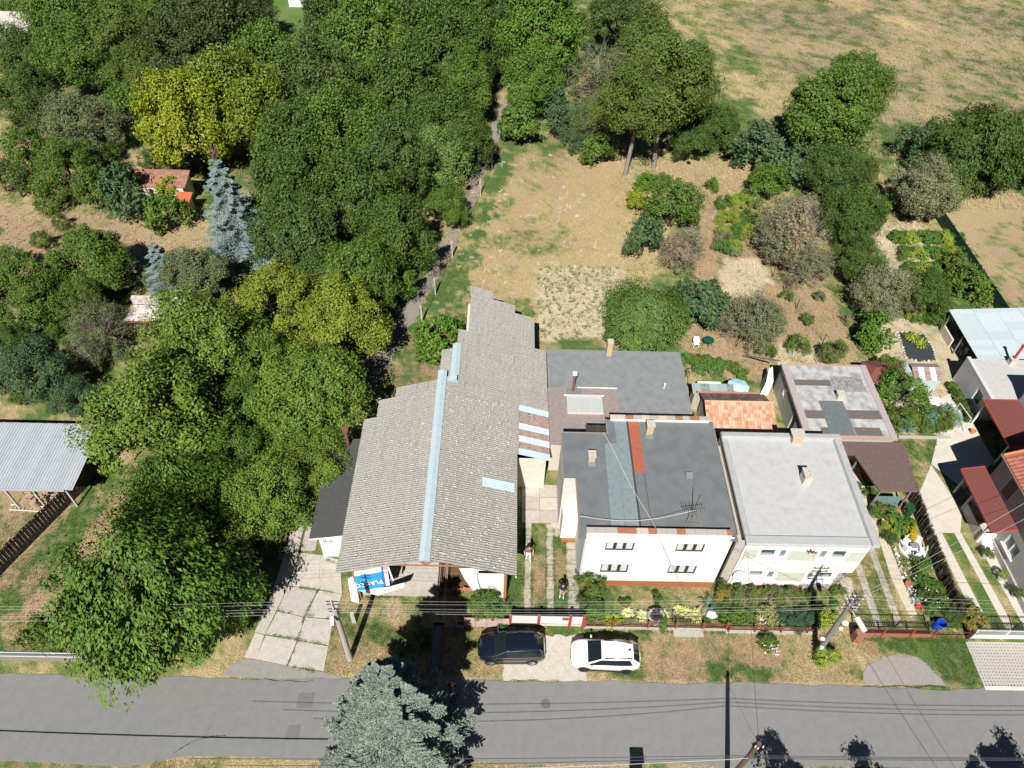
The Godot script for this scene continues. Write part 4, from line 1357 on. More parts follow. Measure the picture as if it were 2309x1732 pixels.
	part(pa, "canopy", pm, M("parasolcloth", Color(0.38, 0.6, 0.7), 0.8))
	var pp := MB.new()
	pp.cyl(V(0, 0, 0), V(0, 2.35, 0), 0.025, 0.02, 6)
	part(pa, "pole", pp, M("pipewhite", Color.WHITE))
	var fr := thing("pergola_frame", "thin grey metal frame standing by the garden path", "frame", V(16.7, 0, -44.2))
	var fm := MB.new()
	for x in [-0.75, 0.7]:
		for z in [-0.5, 0.6]:
			fm.cyl(V(x, 0, z), V(x, 1.2, z), 0.025, 0.025, 5)
	fm.cyl(V(-0.75, 1.2, -0.5), V(0.7, 1.2, -0.5), 0.025, 0.025, 5)
	fm.cyl(V(-0.75, 1.2, -0.5), V(-0.75, 1.2, 0.6), 0.025, 0.025, 5)
	fm.cyl(V(0.7, 1.2, -0.5), V(0.7, 1.2, 0.6), 0.025, 0.025, 5)
	part(fr, "rails", fm, M("aerialmetal", Color.WHITE))
	garden_furniture()
	patched()
	right_side()
	left_side()
func garden_furniture():
	var ch := thing("garden_chair", "white plastic garden chair under the blue green tree", "chair", V(17.5, 0, -48.7))
	var w := M("plasticwhite", Color(0.75, 0.75, 0.75), 0.5)
	bx(ch, "seat", w, V(-0.25, 0.4, -0.25), V(0.25, 0.44, 0.25))
	var bk := bx(ch, "backrest", w, V(-0.25, 0.44, -0.28), V(0.25, 0.9, -0.24))
	bk.rotation.x = -0.15
	for x in [-0.22, 0.22]:
		for z in [-0.22, 0.22]:
			bx(ch, "leg", w, V(x - 0.025, 0, z - 0.025), V(x + 0.025, 0.4, z + 0.025))
		bx(ch, "armrest", w, V(x * 1.2 - 0.03, 0.6, -0.25), V(x * 1.2 + 0.03, 0.64, 0.22))
	var tb := thing("garden_table", "round dark green garden table beside the white chair", "table", V(18.6, 0, -48.8))
	var gm := M("plasticgreen", Color(0.012, 0.07, 0.055), 0.45)
	var top := MB.new()
	top.cyl(V(0, 0.7, 0), V(0, 0.74, 0), 0.5, 0.5, 20)
	part(tb, "table_top", top, gm)
	for a in 4:
		var lg := MB.new()
		lg.cyl(V(cos(a * PI / 2) * 0.4, 0, sin(a * PI / 2) * 0.4), V(cos(a * PI / 2) * 0.33, 0.7, sin(a * PI / 2) * 0.33), 0.025, 0.025, 5)
		part(tb, "leg", lg, gm)
	for q in [[26.0, -47.9, Color(0.2, 0.33, 0.34), "grey green plastic bucket on the bare garden plot", 0.22], [27.6, -47.95, Color(0.36, 0.3, 0.33), "small pinkish bucket on the bare garden plot", 0.17]]:
		var bt := thing("bucket", q[3], "bucket", V(q[0], 0, q[1]), "buckets on the bare plot")
		var bm := MB.new()
		bm.cyl(V(0, 0, 0), V(0, 0.32, 0), q[4] * 0.8, q[4], 12, false)
		bm.cyl(V(0, 0.02, 0), V(0, 0.03, 0), q[4] * 0.75, q[4] * 0.75, 12)
		part(bt, "body", bm, M("bucket%d" % int(q[0]), q[2], 0.6))
		var hd := MB.new()
		var hp := []
		for i in 9:
			hp.append(V(cos(PI * i / 8) * q[4], 0.32 + 0.05 * sin(PI * i / 8), -sin(PI * i / 8) * q[4] * 0.7))
		hd.tube(hp, 0.01)
		part(bt, "handle", hd, M("aerialmetal", Color.WHITE))
func patched():
	var t := thing("patched_roof_building", "single storey grey building with patched flat roof and dark felt strips", "outbuilding", V(26.9, 0, -39.7))
	var o := V(-26.9, 0, 39.7)
	var wall := M("greywall", Color(0.43, 0.41, 0.38), 0.95, T.plaster, 0.5)
	var lw := MB.new()
	wall_holes(lw, V(23.45, 0, -43.5), V(0, 0, 1), 7.7, 2.9, [[1.7, 2.25, 1.3, 2.2], [4.6, 5.3, 0.05, 2.0]], 0.25)
	part(t, "wall", lw, wall, o)
	window(t, o + V(23.45, 1.3, -41.8), V(0, 0, 1), 0.55, 0.9, [1.0], M("whiteframe", Color.WHITE), glassmat("pane2", Color.WHITE, 0.3), null)
	bx(t, "door", M("doordark", Color(0.05, 0.045, 0.045), 0.6), o + V(23.6, 0.05, -38.88), o + V(23.64, 2.0, -38.22))
	bx(t, "wall", wall, o + V(23.45, 0, -43.6), o + V(30.3, 2.9, -43.4))
	bx(t, "wall", wall, o + V(30.1, 0, -43.4), o + V(30.3, 2.9, -35.9))
	bx(t, "wall", wall, o + V(23.47, 0, -36.0), o + V(30.1, 2.9, -35.8))
	bx(t, "roof", M("patchroof", Color(0.47, 0.465, 0.46), 0.9, T.patch, 0.16), o + V(23.36, 2.9, -43.6), o + V(30.42, 3.02, -35.72))
	var pk := M("edgefelt", Color(0.4, 0.345, 0.345), 0.9, T.concrete, 0.8)
	bx(t, "roof_edge", pk, o + V(23.3, 2.85, -43.65), o + V(23.85, 3.07, -35.7))
	bx(t, "roof_edge", pk, o + V(29.95, 2.85, -43.65), o + V(30.45, 3.07, -35.7))
	bx(t, "roof_edge", M("edgefelt2", Color(0.42, 0.3, 0.24), 0.9, T.concrete, 1.2), o + V(23.86, 2.85, -43.66), o + V(29.94, 3.06, -43.45))
	bx(t, "roof_edge", M("edgefelt2", Color.WHITE), o + V(23.86, 2.85, -35.95), o + V(29.94, 3.06, -35.7))
	var dk := M("darkfelt", Color(0.135, 0.115, 0.105), 0.92, T.bitumen, 0.6)
	var k := 0
	for q in [[23.9, 26.9, -41.85, -41.2], [23.9, 25.55, -38.5, -37.65], [27.3, 29.92, -38.6, -37.7], [24.7, 25.4, -36.75, -36.0], [27.35, 29.4, -36.82, -36.0]]:
		bx(t, "felt_strip", dk, o + V(q[0], 3.02, q[2]), o + V(q[1], 3.026 + 0.001 * k, q[3]))
		k += 1
	bx(t, "felt_strip", M("slatefelt", Color(0.135, 0.15, 0.158), 0.9, T.bitumen, 0.5), o + V(25.34, 3.02, -39.55), o + V(27.3, 3.036, -35.98))
	bx(t, "felt_sheet", M("greysheet", Color(0.3, 0.3, 0.29), 0.92, T.patch, 0.4), o + V(27.0, 3.02, -42.3), o + V(29.6, 3.025, -40.6))
	chimney(t, o.x + 27.1, 3.02, o.z - 39.9, 0.5, 0.5, 0.5, M("palebrick", Color.WHITE), 0.05)
	# white sheet leaning at the corner and old ladder rail
	var wl := MB.new()
	wl.hexa([V(22.15, 0, -42.8), V(22.85, 0, -42.8), V(23.1, 0, -44.6), V(22.6, 0, -44.3), V(22.3, 1.5, -42.9), V(22.9, 1.6, -42.9), V(23.2, 1.7, -44.6), V(22.8, 1.7, -44.3)])
	one("white_sheet", "white sheet covered box at the corner of the patched building", "box", wl, M("whitepaint", Color.WHITE))
	var br := MB.new()
	br.bar(V(23.3, 3.0, -44.0), V(21.6, 0.4, -47.2), 0.14, 0.08)
	one("leaning_beam", "long grey beam leaning against the patched building corner", "beam", br, M("greywood", Color(0.3, 0.3, 0.29), 0.9, T.wood, 2))
	# brown carport
	var c := thing("carport", "open carport with flat dark brown roof beside the pale roofed house", "carport", V(28.8, 0, -33.6))
	var co := V(-28.8, 0, 33.6)
	var rm := MB.new()
	rm.prism(pv([25.0, -35.72, 31.05, -35.72, 30.5, -31.25, 27.72, -31.2, 26.9, -34.42, 25.0, -34.42]), 2.5, 2.62)
	part(c, "roof", rm, M("feltmaroon", Color(0.14, 0.092, 0.085), 0.92, T.bitumen, 0.5), co)
	var fe := MB.new()
	for q in [[31.05, -35.7, 30.5, -31.25], [30.5, -31.22, 27.72, -31.17], [27.7, -31.2, 26.88, -34.42]]:
		fe.bar(V(q[0], 2.56, q[1]), V(q[2], 2.56, q[3]), 0.05, 0.16)
	part(c, "edge_trim", fe, M("trimbrown", Color(0.16, 0.1, 0.085), 0.7), co)
	for q in [[30.7, -35.2], [30.3, -31.5], [27.95, -31.4], [27.1, -34.2]]:
		bx(c, "post", M("greywood", Color.WHITE), co + V(q[0] - 0.06, 0, q[1] - 0.06), co + V(q[0] + 0.06, 2.5, q[1] + 0.06))
	bx(c, "side_panel", M("tealpanel", Color(0.12, 0.2, 0.2), 0.7), co + V(28.0, 0, -31.6), co + V(30.0, 1.3, -31.5))
func right_side():
	var rng := RandomNumberGenerator.new()
	rng.seed = 91
	var redm := M("redfelt", Color(0.17, 0.05, 0.042), 0.9, T.bitumen, 0.7)
	# small red hipped shed
	var s := thing("red_roof_shed", "small shed with rust red felt roof beside the patched building", "shed", V(32.4, 0, -43.9))
	var so := V(-32.4, 0, 43.9)
	bx(s, "wall", M("greywall", Color.WHITE), so + V(31.0, 0, -44.9), so + V(34.0, 2.0, -43.0))
	var r := MB.new()
	r.quad(V(30.7, 2.0, -42.6), V(34.5, 2.0, -42.9), V(33.9, 2.5, -44.0), V(31.6, 2.6, -43.9))
	r.quad(V(34.5, 2.0, -42.9), V(34.4, 2.0, -45.2), V(33.9, 2.5, -44.0), V(33.9, 2.5, -44.0))
	r.quad(V(34.4, 2.0, -45.2), V(30.9, 2.0, -45.2), V(31.6, 2.6, -43.9), V(33.9, 2.5, -44.0))
	r.quad(V(30.9, 2.0, -45.2), V(30.7, 2.0, -42.6), V(31.6, 2.6, -43.9), V(31.6, 2.6, -43.9))
	part(s, "roof", r, redm, so)
	# kiosk with rusty striped sheets
	var k := thing("rusty_kiosk", "low gabled hut with rusty striped metal roof near the pond", "hut", V(36.2, 0, -44.2))
	var ko := V(-36.2, 0, 44.2)
	bx(k, "wall", M("mintwall", Color(0.45, 0.52, 0.52), 0.9, T.plaster, 0.8), ko + V(35.2, 0, -45.0), ko + V(37.3, 1.7, -43.3))
	var rusty := M("rustmetal", Color.WHITE)
	for i in 5:
		var q := part(k, "roof_sheet", corr_mesh(5, 0.1, 0.012, 1.25), rusty if i % 2 == 0 else M("zinc", Color.WHITE))
		var x := V(0, -0.4, 0.917)
		q.transform = Transform3D(Basis(x, V(0, 0.917, 0.4), V(-1, 0, 0)), ko + V(35.5 + i * 0.5, 2.25, -44.4))
		var q2 := part(k, "roof_sheet", corr_mesh(5, 0.1, 0.012, 0.8), rusty)
		q2.transform = Transform3D(Basis(V(0, -0.4, -0.917), V(0, 0.917, -0.4), V(1, 0, 0)), ko + V(35.0 + i * 0.5, 2.25, -44.4))
	bx(k, "lean_roof", M("mintsheet", Color(0.4, 0.48, 0.48), 0.6, T.plaster, 1.0), ko + V(33.9, 1.9, -45.3), ko + V(35.0, 1.96, -43.6))
	# pond with dark liner
	var p := thing("garden_pond", "dark garden pond with stone rim and yellow green water plants", "pond", V(38.2, 0, -49.3))
	var po := V(-38.2, 0, 49.3)
	var liner := MB.new()
	liner.prism(pv([37.0, -51.1, 38.3, -51.2, 39.5, -50.9, 39.6, -49.2, 39.25, -47.5, 37.8, -47.2, 36.6, -47.7, 36.8, -49.4]), 0.0, 0.03)
	part(p, "water", liner, M("pondwater", Color(0.045, 0.05, 0.052), 0.12), po)
	var rim := [[37.0, -51.1], [38.3, -51.2], [39.5, -50.9], [39.6, -49.2], [39.25, -47.5], [37.8, -47.2], [36.6, -47.7], [36.8, -49.4]]
	var sb := MB.new()
	sb.ball(Vector3.ZERO, V(0.2, 0.1, 0.16), 6, 4)
	var sm := sb.mesh()
	var stm := [M("rimstone0", Color(0.45, 0.4, 0.33), 0.95, T.concrete, 2), M("rimstone1", Color(0.36, 0.32, 0.28), 0.95, T.concrete, 2), M("rimstone2", Color(0.55, 0.48, 0.4), 0.95, T.concrete, 2)]
	for i in rim.size():
		var a := Vector2(rim[i][0], rim[i][1])
		var b := Vector2(rim[(i + 1) % 8][0], rim[(i + 1) % 8][1])
		var n := int(a.distance_to(b) / 0.34)
		for j in n:
			var c := a.lerp(b, j / float(n)) + Vector2(rng.randf_range(-0.06, 0.06), rng.randf_range(-0.06, 0.06))
			var q := part(p, "rim_stone", sm, stm[rng.randi() % 3], po + V(c.x, 0.05, c.y))
			q.rotation.y = rng.randf() * 3
			q.scale = V(rng.randf_range(0.6, 1.1), rng.randf_range(0.7, 1.2), rng.randf_range(0.6, 1.1))
	# open shed with blue-white sheet roof
	var d := thing("blue_sheet_shed", "open sided shed with pale blue corrugated sheet roof", "shed", V(44, 0, -48.4))
	var dd := V(-44, 0, 48.4)
	var bm := [M("sheetblue0", Color(0.38, 0.44, 0.47), 0.55, T.plaster, 0.6), M("sheetblue1", Color(0.41, 0.47, 0.5), 0.55, T.plaster, 0.7)]
	for c in 4:
		for i in 11:
			var q := part(d, "roof_sheet", corr_mesh(6, 0.1, 0.018, 2.2), bm[rng.randi() % 2])
			q.transform = Transform3D(Basis(V(0.998, 0.05, 0), V(-0.05, 0.998, 0), V(0, 0, 1)), dd + V(41.0 + c * 2.1 + rng.randf() * 0.02, 2.45 + c * 0.105 + 0.02 * c, -51.75 + i * 0.595))
	for q in [[41.15, -51.3], [41.15, -48.4], [41.0, -45.4], [49, -51.3], [49, -45.4]]:
		bx(d, "post", M("greywood", Color.WHITE), dd + V(q[0] - 0.06, 0, q[1] - 0.06), dd + V(q[0] + 0.06, 2.45, q[1] + 0.06))
	bx(d, "low_wall", M("hallplaster", Color.WHITE), dd + V(41.1, 0, -51.5), dd + V(41.25, 0.9, -49.3))
	bx(d, "back_wall", M("greywall", Color.WHITE), dd + V(43.6, 0, -51.6), dd + V(43.8, 2.5, -45.3))
	bx(d, "front_wall", M("greywall", Color.WHITE), dd + V(41.25, 0, -51.6), dd + V(43.6, 2.45, -51.5))
	for i in 2:
		var ch := thing("shed_chair", "grey plastic chair under the blue sheet shed roof, facing the path", "chair", V(41.7 + i * 0.12, 0, -49.0 + i * 0.75), "chairs in the blue sheet shed")
		var cm := M("plasticgrey", Color(0.4, 0.4, 0.42), 0.6)
		bx(ch, "seat", cm, V(-0.24, 0.4, -0.24), V(0.24, 0.44, 0.24))
		bx(ch, "backrest", cm, V(0.24, 0.42, -0.24), V(0.28, 0.85, 0.24))
		for x in [-0.2, 0.2]:
			for z in [-0.2, 0.2]: bx(ch, "leg", cm, V(x - 0.02, 0, z - 0.02), V(x + 0.02, 0.4, z + 0.02))
	# flat roofed garage
	var ga := thing("flat_garage", "grey rendered garage with flat pale roof and raised edge", "garage", V(42.5, 0, -42.8))
	var go := V(-42.5, 0, 42.8)
	var gw := M("garagewall", Color(0.55, 0.55, 0.56), 0.95, T.plaster, 0.4)
	var w2 := MB.new()
	wall_holes(w2, V(39.85, 0, -45.15), V(0, 0, 1), 4.75, 2.8, [[3.0, 4.0, 0.9, 2.2]], 0.22)
	part(ga, "wall", w2, gw, go)
	window(ga, go + V(39.85, 0.9, -42.15), V(0, 0, 1), 1.0, 1.3, [1.0], M("whiteframe", Color.WHITE), glassmat("pane2", Color.WHITE, 0.3), null)
	bx(ga, "wall", gw, go + V(39.87, 0, -45.2), go + V(48, 2.55, -45.0))
	bx(ga, "wall", gw, go + V(39.87, 0, -40.6), go + V(42.1, 2.55, -40.4))
	bx(ga, "roof", M("garageroof", Color(0.47, 0.455, 0.45), 0.9, T.plaster, 0.4), go + V(40.0, 2.5, -45.1), go + V(48, 2.6, -40.4))
	bx(ga, "parapet", gw, go + V(39.84, 2.6, -45.2), go + V(40.15, 2.82, -40.4))
	chimney(ga, go.x + 43.5, 2.6, go.z - 44.7, 0.5, 0.5, 0.55, M("palebrick", Color.WHITE), 0.05)
	var fl := MB.new()
	fl.cyl(V(43.5, 3.2, -44.7), V(43.5, 4.7, -44.7), 0.11, 0.11, 10)
	fl.cyl(V(43.5, 4.7, -44.7), V(43.5, 4.78, -44.7), 0.16, 0.16, 10)
	part(ga, "red_flue", fl, M("redpipe", Color(0.33, 0.04, 0.05), 0.5), go)
	# tall grey block behind and the house by the street
	var h := thing("grey_house", "tall grey rendered house with red tiled roof at the concrete drive", "house", V(40, 0, -30))
	var ho := V(-40, 0, 30)
	var gw2 := M("houserender", Color(0.5, 0.49, 0.47), 0.95, T.plaster, 0.35)
	bx(h, "back_block", gw2, ho + V(42.15, 0, -40.35), ho + V(52, 5.6, -32.4))
	bx(h, "back_roof", M("feltgrey2", Color.WHITE), ho + V(42.0, 5.6, -40.5), ho + V(52, 5.72, -32.4))
	var sw := MB.new()
	wall_holes(sw, V(36.05, 0, -32.3), V(0, 0, 1), 13.3, 5.7, [[4.4, 5.83, 1.2, 2.35], [1.38, 2.44, 3.3, 5.1]], 0.25)
	part(h, "side_wall", sw, gw2, ho)
	window(h, ho + V(36.05, 1.2, -27.9), V(0, 0, 1), 1.43, 1.15, [0.5, 0.5], M("whiteframe", Color.WHITE), glassmat("pane2", Color.WHITE, 0.3), M("lace", Color.WHITE))
	window(h, ho + V(36.05, 3.3, -30.92), V(0, 0, 1), 1.06, 1.8, [1.0], M("whiteframe", Color.WHITE), glassmat("pane2", Color.WHITE, 0.3), null)
	var wh := M("whitepaint", Color.WHITE)
	bx(h, "window_surround", wh, ho + V(35.9, 1.08, -28.0), ho + V(36.04, 1.19, -26.4))
	bx(h, "wall", gw2, ho + V(36.07, 0, -32.35), ho + V(48, 5.7, -32.2))
	bx(h, "plinth", M("greywall", Color.WHITE), ho + V(35.9, 0, -28.6), ho + V(36.045, 0.55, -19.0))
	bx(h, "wall", gw2, ho + V(48, 0, -32.35), ho + V(48.2, 5.7, -19.0))
	bx(h, "wall", gw2, ho + V(36.07, 0, -19.2), ho + V(48, 5.7, -19.0))
	var tm := []
	for c in [Color(0.34, 0.11, 0.07), Color(0.38, 0.13, 0.085), Color(0.31, 0.1, 0.065), Color(0.4, 0.15, 0.1)]:
		tm.append(M("redtile%d" % tm.size(), c, 0.85, T.concrete, 1.6))
	var dk := MB.new()
	dk.quad(V(35.7, 5.66, -18.8), V(42.2, 8.7, -18.8), V(42.2, 8.7, -32.4), V(35.7, 5.66, -32.4))
	dk.quad(V(42.2, 8.7, -18.8), V(48.7, 5.66, -18.8), V(48.7, 5.66, -32.4), V(42.2, 8.7, -32.4))
	part(h, "roof_deck", dk, tm[0], ho)
	tile_slope(h, ho + V(37.4, 6.5, -31.95), ho + V(35.7, 5.705, -31.95), V(0, 0, 1), 7.6, 0.3, 0.36, tm, rng)
	var gu := MB.new()
	gu.bar(V(35.66, 5.64, -18.8), V(35.66, 5.64, -32.4), 0.12, 0.1)
	part(h, "gutter", gu, M("gutterdark", Color(0.2, 0.13, 0.11), 0.6), ho)
	var rt := MB.new()
	for i in 12:
		rt.cyl(V(35.75 + i * 0.36, 5.72 + i * 0.168, -32.3), V(35.75 + i * 0.36 + 0.38, 5.74 + (i + 1) * 0.168, -32.3), 0.1, 0.11, 6)
	part(h, "verge_tiles", rt, M("claybright", Color(0.5, 0.2, 0.08), 0.85, T.concrete, 1.5), ho)
	# red felt carport and porch roof
	var c1 := thing("red_carport", "carport with dark red felt roof against the garage", "carport", V(40.6, 0, -37.8))
	var c1o := V(-40.6, 0, 37.8)
	bx(c1, "roof", redm, c1o + V(39.2, 2.6, -40.3), c1o + V(42.14, 2.72, -35.4))
	var tr := MB.new()
	tr.bar(V(39.17, 2.68, -40.3), V(39.17, 2.68, -35.4), 0.06, 0.16)
	tr.bar(V(39.2, 2.68, -35.36), V(42.14, 2.68, -35.36), 0.06, 0.16)
	tr.bar(V(39.2, 2.68, -40.34), V(42.14, 2.68, -40.34), 0.06, 0.16)
	part(c1, "red_trim", tr, M("redtrim", Color(0.36, 0.06, 0.055), 0.5), c1o)
	for z in [-40.0, -35.7]:
		bx(c1, "post", M("whitepaint", Color.WHITE), c1o + V(39.3, 0, z - 0.06), c1o + V(39.42, 2.6, z + 0.06))
	var c2 := thing("porch_roof", "dark red felt porch roof on the grey house side", "porch", V(35.3, 0, -30.5))
	var c2o := V(-35.3, 0, 30.5)
	var pr := MB.new()
	pr.hexa([V(34.4, 2.72, -27.75), V(36.04, 3.1, -27.75), V(36.04, 3.1, -33.1), V(34.4, 2.72, -33.1), V(34.4, 2.82, -27.75), V(36.04, 3.2, -27.75), V(36.04, 3.2, -33.1), V(34.4, 2.82, -33.1)])
	part(c2, "roof", pr, redm, c2o)
	var pt := MB.new()
	pt.bar(V(34.37, 2.78, -27.75), V(34.37, 2.78, -33.1), 0.06, 0.17)
	pt.bar(V(34.4, 2.78, -27.71), V(36.04, 3.16, -27.71), 0.06, 0.15)
	pt.bar(V(34.4, 2.78, -33.14), V(36.04, 3.16, -33.14), 0.06, 0.15)
	part(c2, "red_trim", pt, M("redtrim", Color.WHITE), c2o)
	bx(c2, "porch_wall", M("greywall", Color.WHITE), c2o + V(35.0, 0, -31.5), c2o + V(35.12, 1.0, -28.75))
	bx(c2, "porch_wall", wh, c2o + V(35.0, 0.001, -28.74), c2o + V(36.04, 1.0, -28.6))
	bx(c2, "porch_floor", M("padconc", Color.WHITE), c2o + V(35.12, 0, -31.5), c2o + V(36.04, 0.5, -28.75))
	for i in 3:
		bx(c2, "step", wh, c2o + V(35.15, 0, -28.6 + i * 0.28), c2o + V(36.03, 0.42 - i * 0.14, -28.32 + i * 0.28))
	for z in [-28.7, -31.4, -32.9]:
		bx(c2, "post", M("greywall", Color.WHITE), c2o + V(34.95, 0, z - 0.07), c2o + V(35.09, 2.8, z + 0.07))
	var tb := thing("white_table", "white square table on the paved garden corner", "table", V(36.7, 0, -41.85))
	bx(tb, "table_top", M("plasticwhite", Color.WHITE), V(-0.52, 0.66, -0.52), V(0.52, 0.72, 0.52))
	for x in [-0.42, 0.42]:
		for z in [-0.42, 0.42]: bx(tb, "leg", M("plasticwhite", Color.WHITE), V(x - 0.03, 0, z - 0.03), V(x + 0.03, 0.66, z + 0.03))
func left_side():
	var rng := RandomNumberGenerator.new()
	rng.seed = 71
	var t := thing("metal_roof_shed", "open wood store with light metal rib sheet roof", "shed", V(-35, 0, -33))
	var o := V(35, 0, 33)
	var zm := [M("ribsheet0", Color(0.4, 0.43, 0.47), 0.45, T.plaster, 0.25), M("ribsheet1", Color(0.37, 0.405, 0.445), 0.45, T.plaster, 0.3)]
	for i in 17:
		var q := part(t, "roof_sheet", trap_mesh(4, 0.21, 0.035, 5.7), zm[i % 2])
		q.transform = Transform3D(Basis(V(-0.03, -0.09, 0.995).normalized(), V(0, 0.995, 0.09), V(-1, 0, -0.03)), o + V(-30.45 - i * 0.84, 3.05, -35.55 + 0.0 * i))
	var fb := MB.new()
	fb.bar(V(-31.2, 2.5, -29.85), V(-46, 2.5, -29.85), 0.08, 0.16)
	part(t, "front_gutter", fb, zm[0], o)
	for q in [[-31.4, -30.2], [-33.6, -30.0], [-35.6, -30.0], [-31.0, -35.2]]:
		bx(t, "post", M("postgrey", Color(0.42, 0.42, 0.43), 0.8), o + V(q[0] - 0.06, 0, q[1] - 0.06), o + V(q[0] + 0.06, 2.55, q[1] + 0.06))
	bx(t, "back_wall", M("darkboards", Color(0.09, 0.075, 0.06), 0.9, T.wood, 1), o + V(-46, 0, -35.5), o + V(-31, 2.7, -35.4))
	# split firewood: each log a piece
	var fw := thing("firewood_stack", "stack of split pale firewood under the metal roof shed", "firewood", V(-33.7, 0, -30.9))
	var lg := MB.new()
	lg.cyl(V(0, 0, -0.2), V(0, 0, 0.2), 0.085, 0.085, 5)
	var lm := lg.mesh()
	var fm := [M("log0", Color(0.56, 0.4, 0.25), 0.95, T.wood, 2), M("log1", Color(0.5, 0.33, 0.2), 0.95, T.wood, 2), M("log2", Color(0.62, 0.47, 0.32), 0.95, T.wood, 2)]
	for i in 170:
		var x := rng.randf_range(-1.6, 1.5)
		var z := rng.randf_range(-0.6, 0.62)
		var y: float = 0.1 + max(0.0, 0.75 - abs(x) * 0.15 - max(0.0, z) * 0.7) * rng.randf()
		var q := part(fw, "log", lm, fm[rng.randi() % 3], V(x, y, z))
		q.rotation = V(rng.randf_range(-0.5, 0.5), rng.randf() * 3, rng.randf())
	for i in 3:
		var st := MB.new()
		st.cyl(V(0, 0, 0), V(0, 0.45 + 0.08 * i, 0), 0.3, 0.26, 12)
		var so := one("chopping_block", ["wide sawn tree stump beside the firewood stack", "grey sawn stump leaning by the firewood stack", "pale sawn stump next to the ladder"][i], "stump", st, fm[i], V(-35.3 + i * 0.5, 0, -30.3 + 0.1 * i), "stumps by the firewood")
		so.rotation.z = 0.1 * i
	var ld := thing("ladder", "light wooden ladder lying on the grass by the plank fence", "ladder", V(-34.7, 0.03, -29.9))
	var lm2 := M("ladderwood", Color(0.62, 0.58, 0.5), 0.9)
	var r1 := MB.new()
	r1.bar(V(-1.6, 0.03, -0.3), V(1.45, 0.03, -0.12), 0.06, 0.06)
	part(ld, "rail", r1, lm2)
	var r2 := MB.new()
	r2.bar(V(-1.5, 0.03, 0.15), V(1.3, 0.03, 0.28), 0.06, 0.06)
	part(ld, "rail", r2, lm2)
	for i in 10:
		var rg := MB.new()
		var x := -1.4 + i * 0.29
		rg.bar(V(x, 0.03, -0.27 + i * 0.017), V(x, 0.03, 0.14 + i * 0.014), 0.035, 0.035)
		part(ld, "rung", rg, lm2)
	# dark plank fence
	var f := thing("plank_fence", "tall dark plank fence with gaps beside the grass lane", "fence", V(-32, 0, -30))
	var pm := [M("plank0", Color(0.05, 0.036, 0.028), 0.9, T.wood, 1.5), M("plank1", Color(0.07, 0.05, 0.038), 0.9, T.wood, 1.5)]
	var pl := MB.new()
	pl.box(V(-0.115, 0, -0.015), V(0.115, 1.75, 0.015))
	var plm := pl.mesh()
	var A := Vector2(-34.9, -23.2)
	var B := Vector2(-29.7, -36.0)
	var n := 52
	var ang := atan2(-(B.y - A.y), B.x - A.x)
	for i in n:
		var p := A.lerp(B, i / float(n - 1))
		var q := part(f, "plank", plm, pm[rng.randi() % 2], V(p.x + 32, 0.05, p.y + 30))
		q.rotation = V(rng.randf_range(-0.02, 0.02), ang, rng.randf_range(-0.01, 0.01))
		q.scale.y = rng.randf_range(0.97, 1.03)
	for y in [0.45, 1.4]:
		var rb := MB.new()
		rb.bar(V(A.x + 32 - 0.05, y, A.y + 30), V(B.x + 32 - 0.05, y, B.y + 30), 0.05, 0.09)
		part(f, "rail", rb, pm[0])
	# far roofs half hidden in the trees
	var h := thing("brick_roof_hut", "low hut with faded brick red tile roof among the trees", "hut", V(-37.5, 0, -70.2))
	var ho := V(37.5, 0, 70.2)
	bx(h, "wall", M("hallplaster", Color.WHITE), ho + V(-40.2, 0, -71.5), ho + V(-35.0, 2.2, -69.0))
	var tm := [M("oldred0", Color(0.36, 0.17, 0.125), 0.95, T.concrete, 1), M("oldred1", Color(0.3, 0.14, 0.11), 0.95, T.concrete, 1)]
	tile_slope(h, ho + V(-40.6, 2.9, -71.2), ho + V(-40.6, 2.2, -68.6), Vector3.RIGHT, 5.9, 0.42, 0.45, tm, rng)
	bx(h, "ridge", tm[0], ho + V(-40.6, 2.9, -71.4), ho + V(-34.7, 3.03, -71.15))
	var h2 := thing("orange_roof_shed", "tiny shed with bright orange red roof beside the blue spruce", "shed", V(-34.6, 0, -67.7))
	bx(h2, "wall", M("hallplaster", Color.WHITE), V(-0.6, 0, -0.6), V(0.6, 1.8, 0.6))
	var hr := MB.new()
	hr.hexa([V(-0.8, 1.8, 0.8), V(0.8, 1.8, 0.8), V(0.8, 2.1, -0.8), V(-0.8, 2.1, -0.8), V(-0.8, 1.86, 0.8), V(0.8, 1.86, 0.8), V(0.8, 2.16, -0.8), V(-0.8, 2.16, -0.8)])
	part(h2, "roof", hr, M("orangeroof", Color(0.5, 0.13, 0.06), 0.9, T.concrete, 1.5))
	var s := thing("derelict_shed", "old low shed with peeling white and rust roof sheets", "shed", V(-31.6, 0, -49.6))
	var so := V(31.6, 0, 49.6)
	bx(s, "wall", M("darkboards", Color.WHITE), so + V(-33.6, 0, -50.6), so + V(-29.6, 1.9, -48.6))
	var wr := M("peeling", Color(0.66, 0.58, 0.54), 0.9, T.patch, 0.3)
	var sr := MB.new()
	sr.hexa([V(-33.9, 1.95, -48.3), V(-29.3, 1.95, -48.3), V(-29.4, 2.3, -50.0), V(-33.4, 2.3, -50.0), V(-33.9, 2.0, -48.3), V(-29.3, 2.0, -48.3), V(-29.4, 2.35, -50.0), V(-33.4, 2.35, -50.0)])
	part(s, "roof", sr, wr, so)
	bx(s, "upstand", wr, so + V(-33.9, 1.9, -51.0), so + V(-29.3, 2.6, -50.6))
	bx(s, "fascia", M("rustpipe", Color.WHITE), so + V(-34.2, 1.8, -48.28), so + V(-31.5, 1.98, -48.2))
	# house at the far left corner of the plot row
	var c := thing("far_house", "far plastered house with pale roof seen above the trees", "house", V(-70, 0, -106))
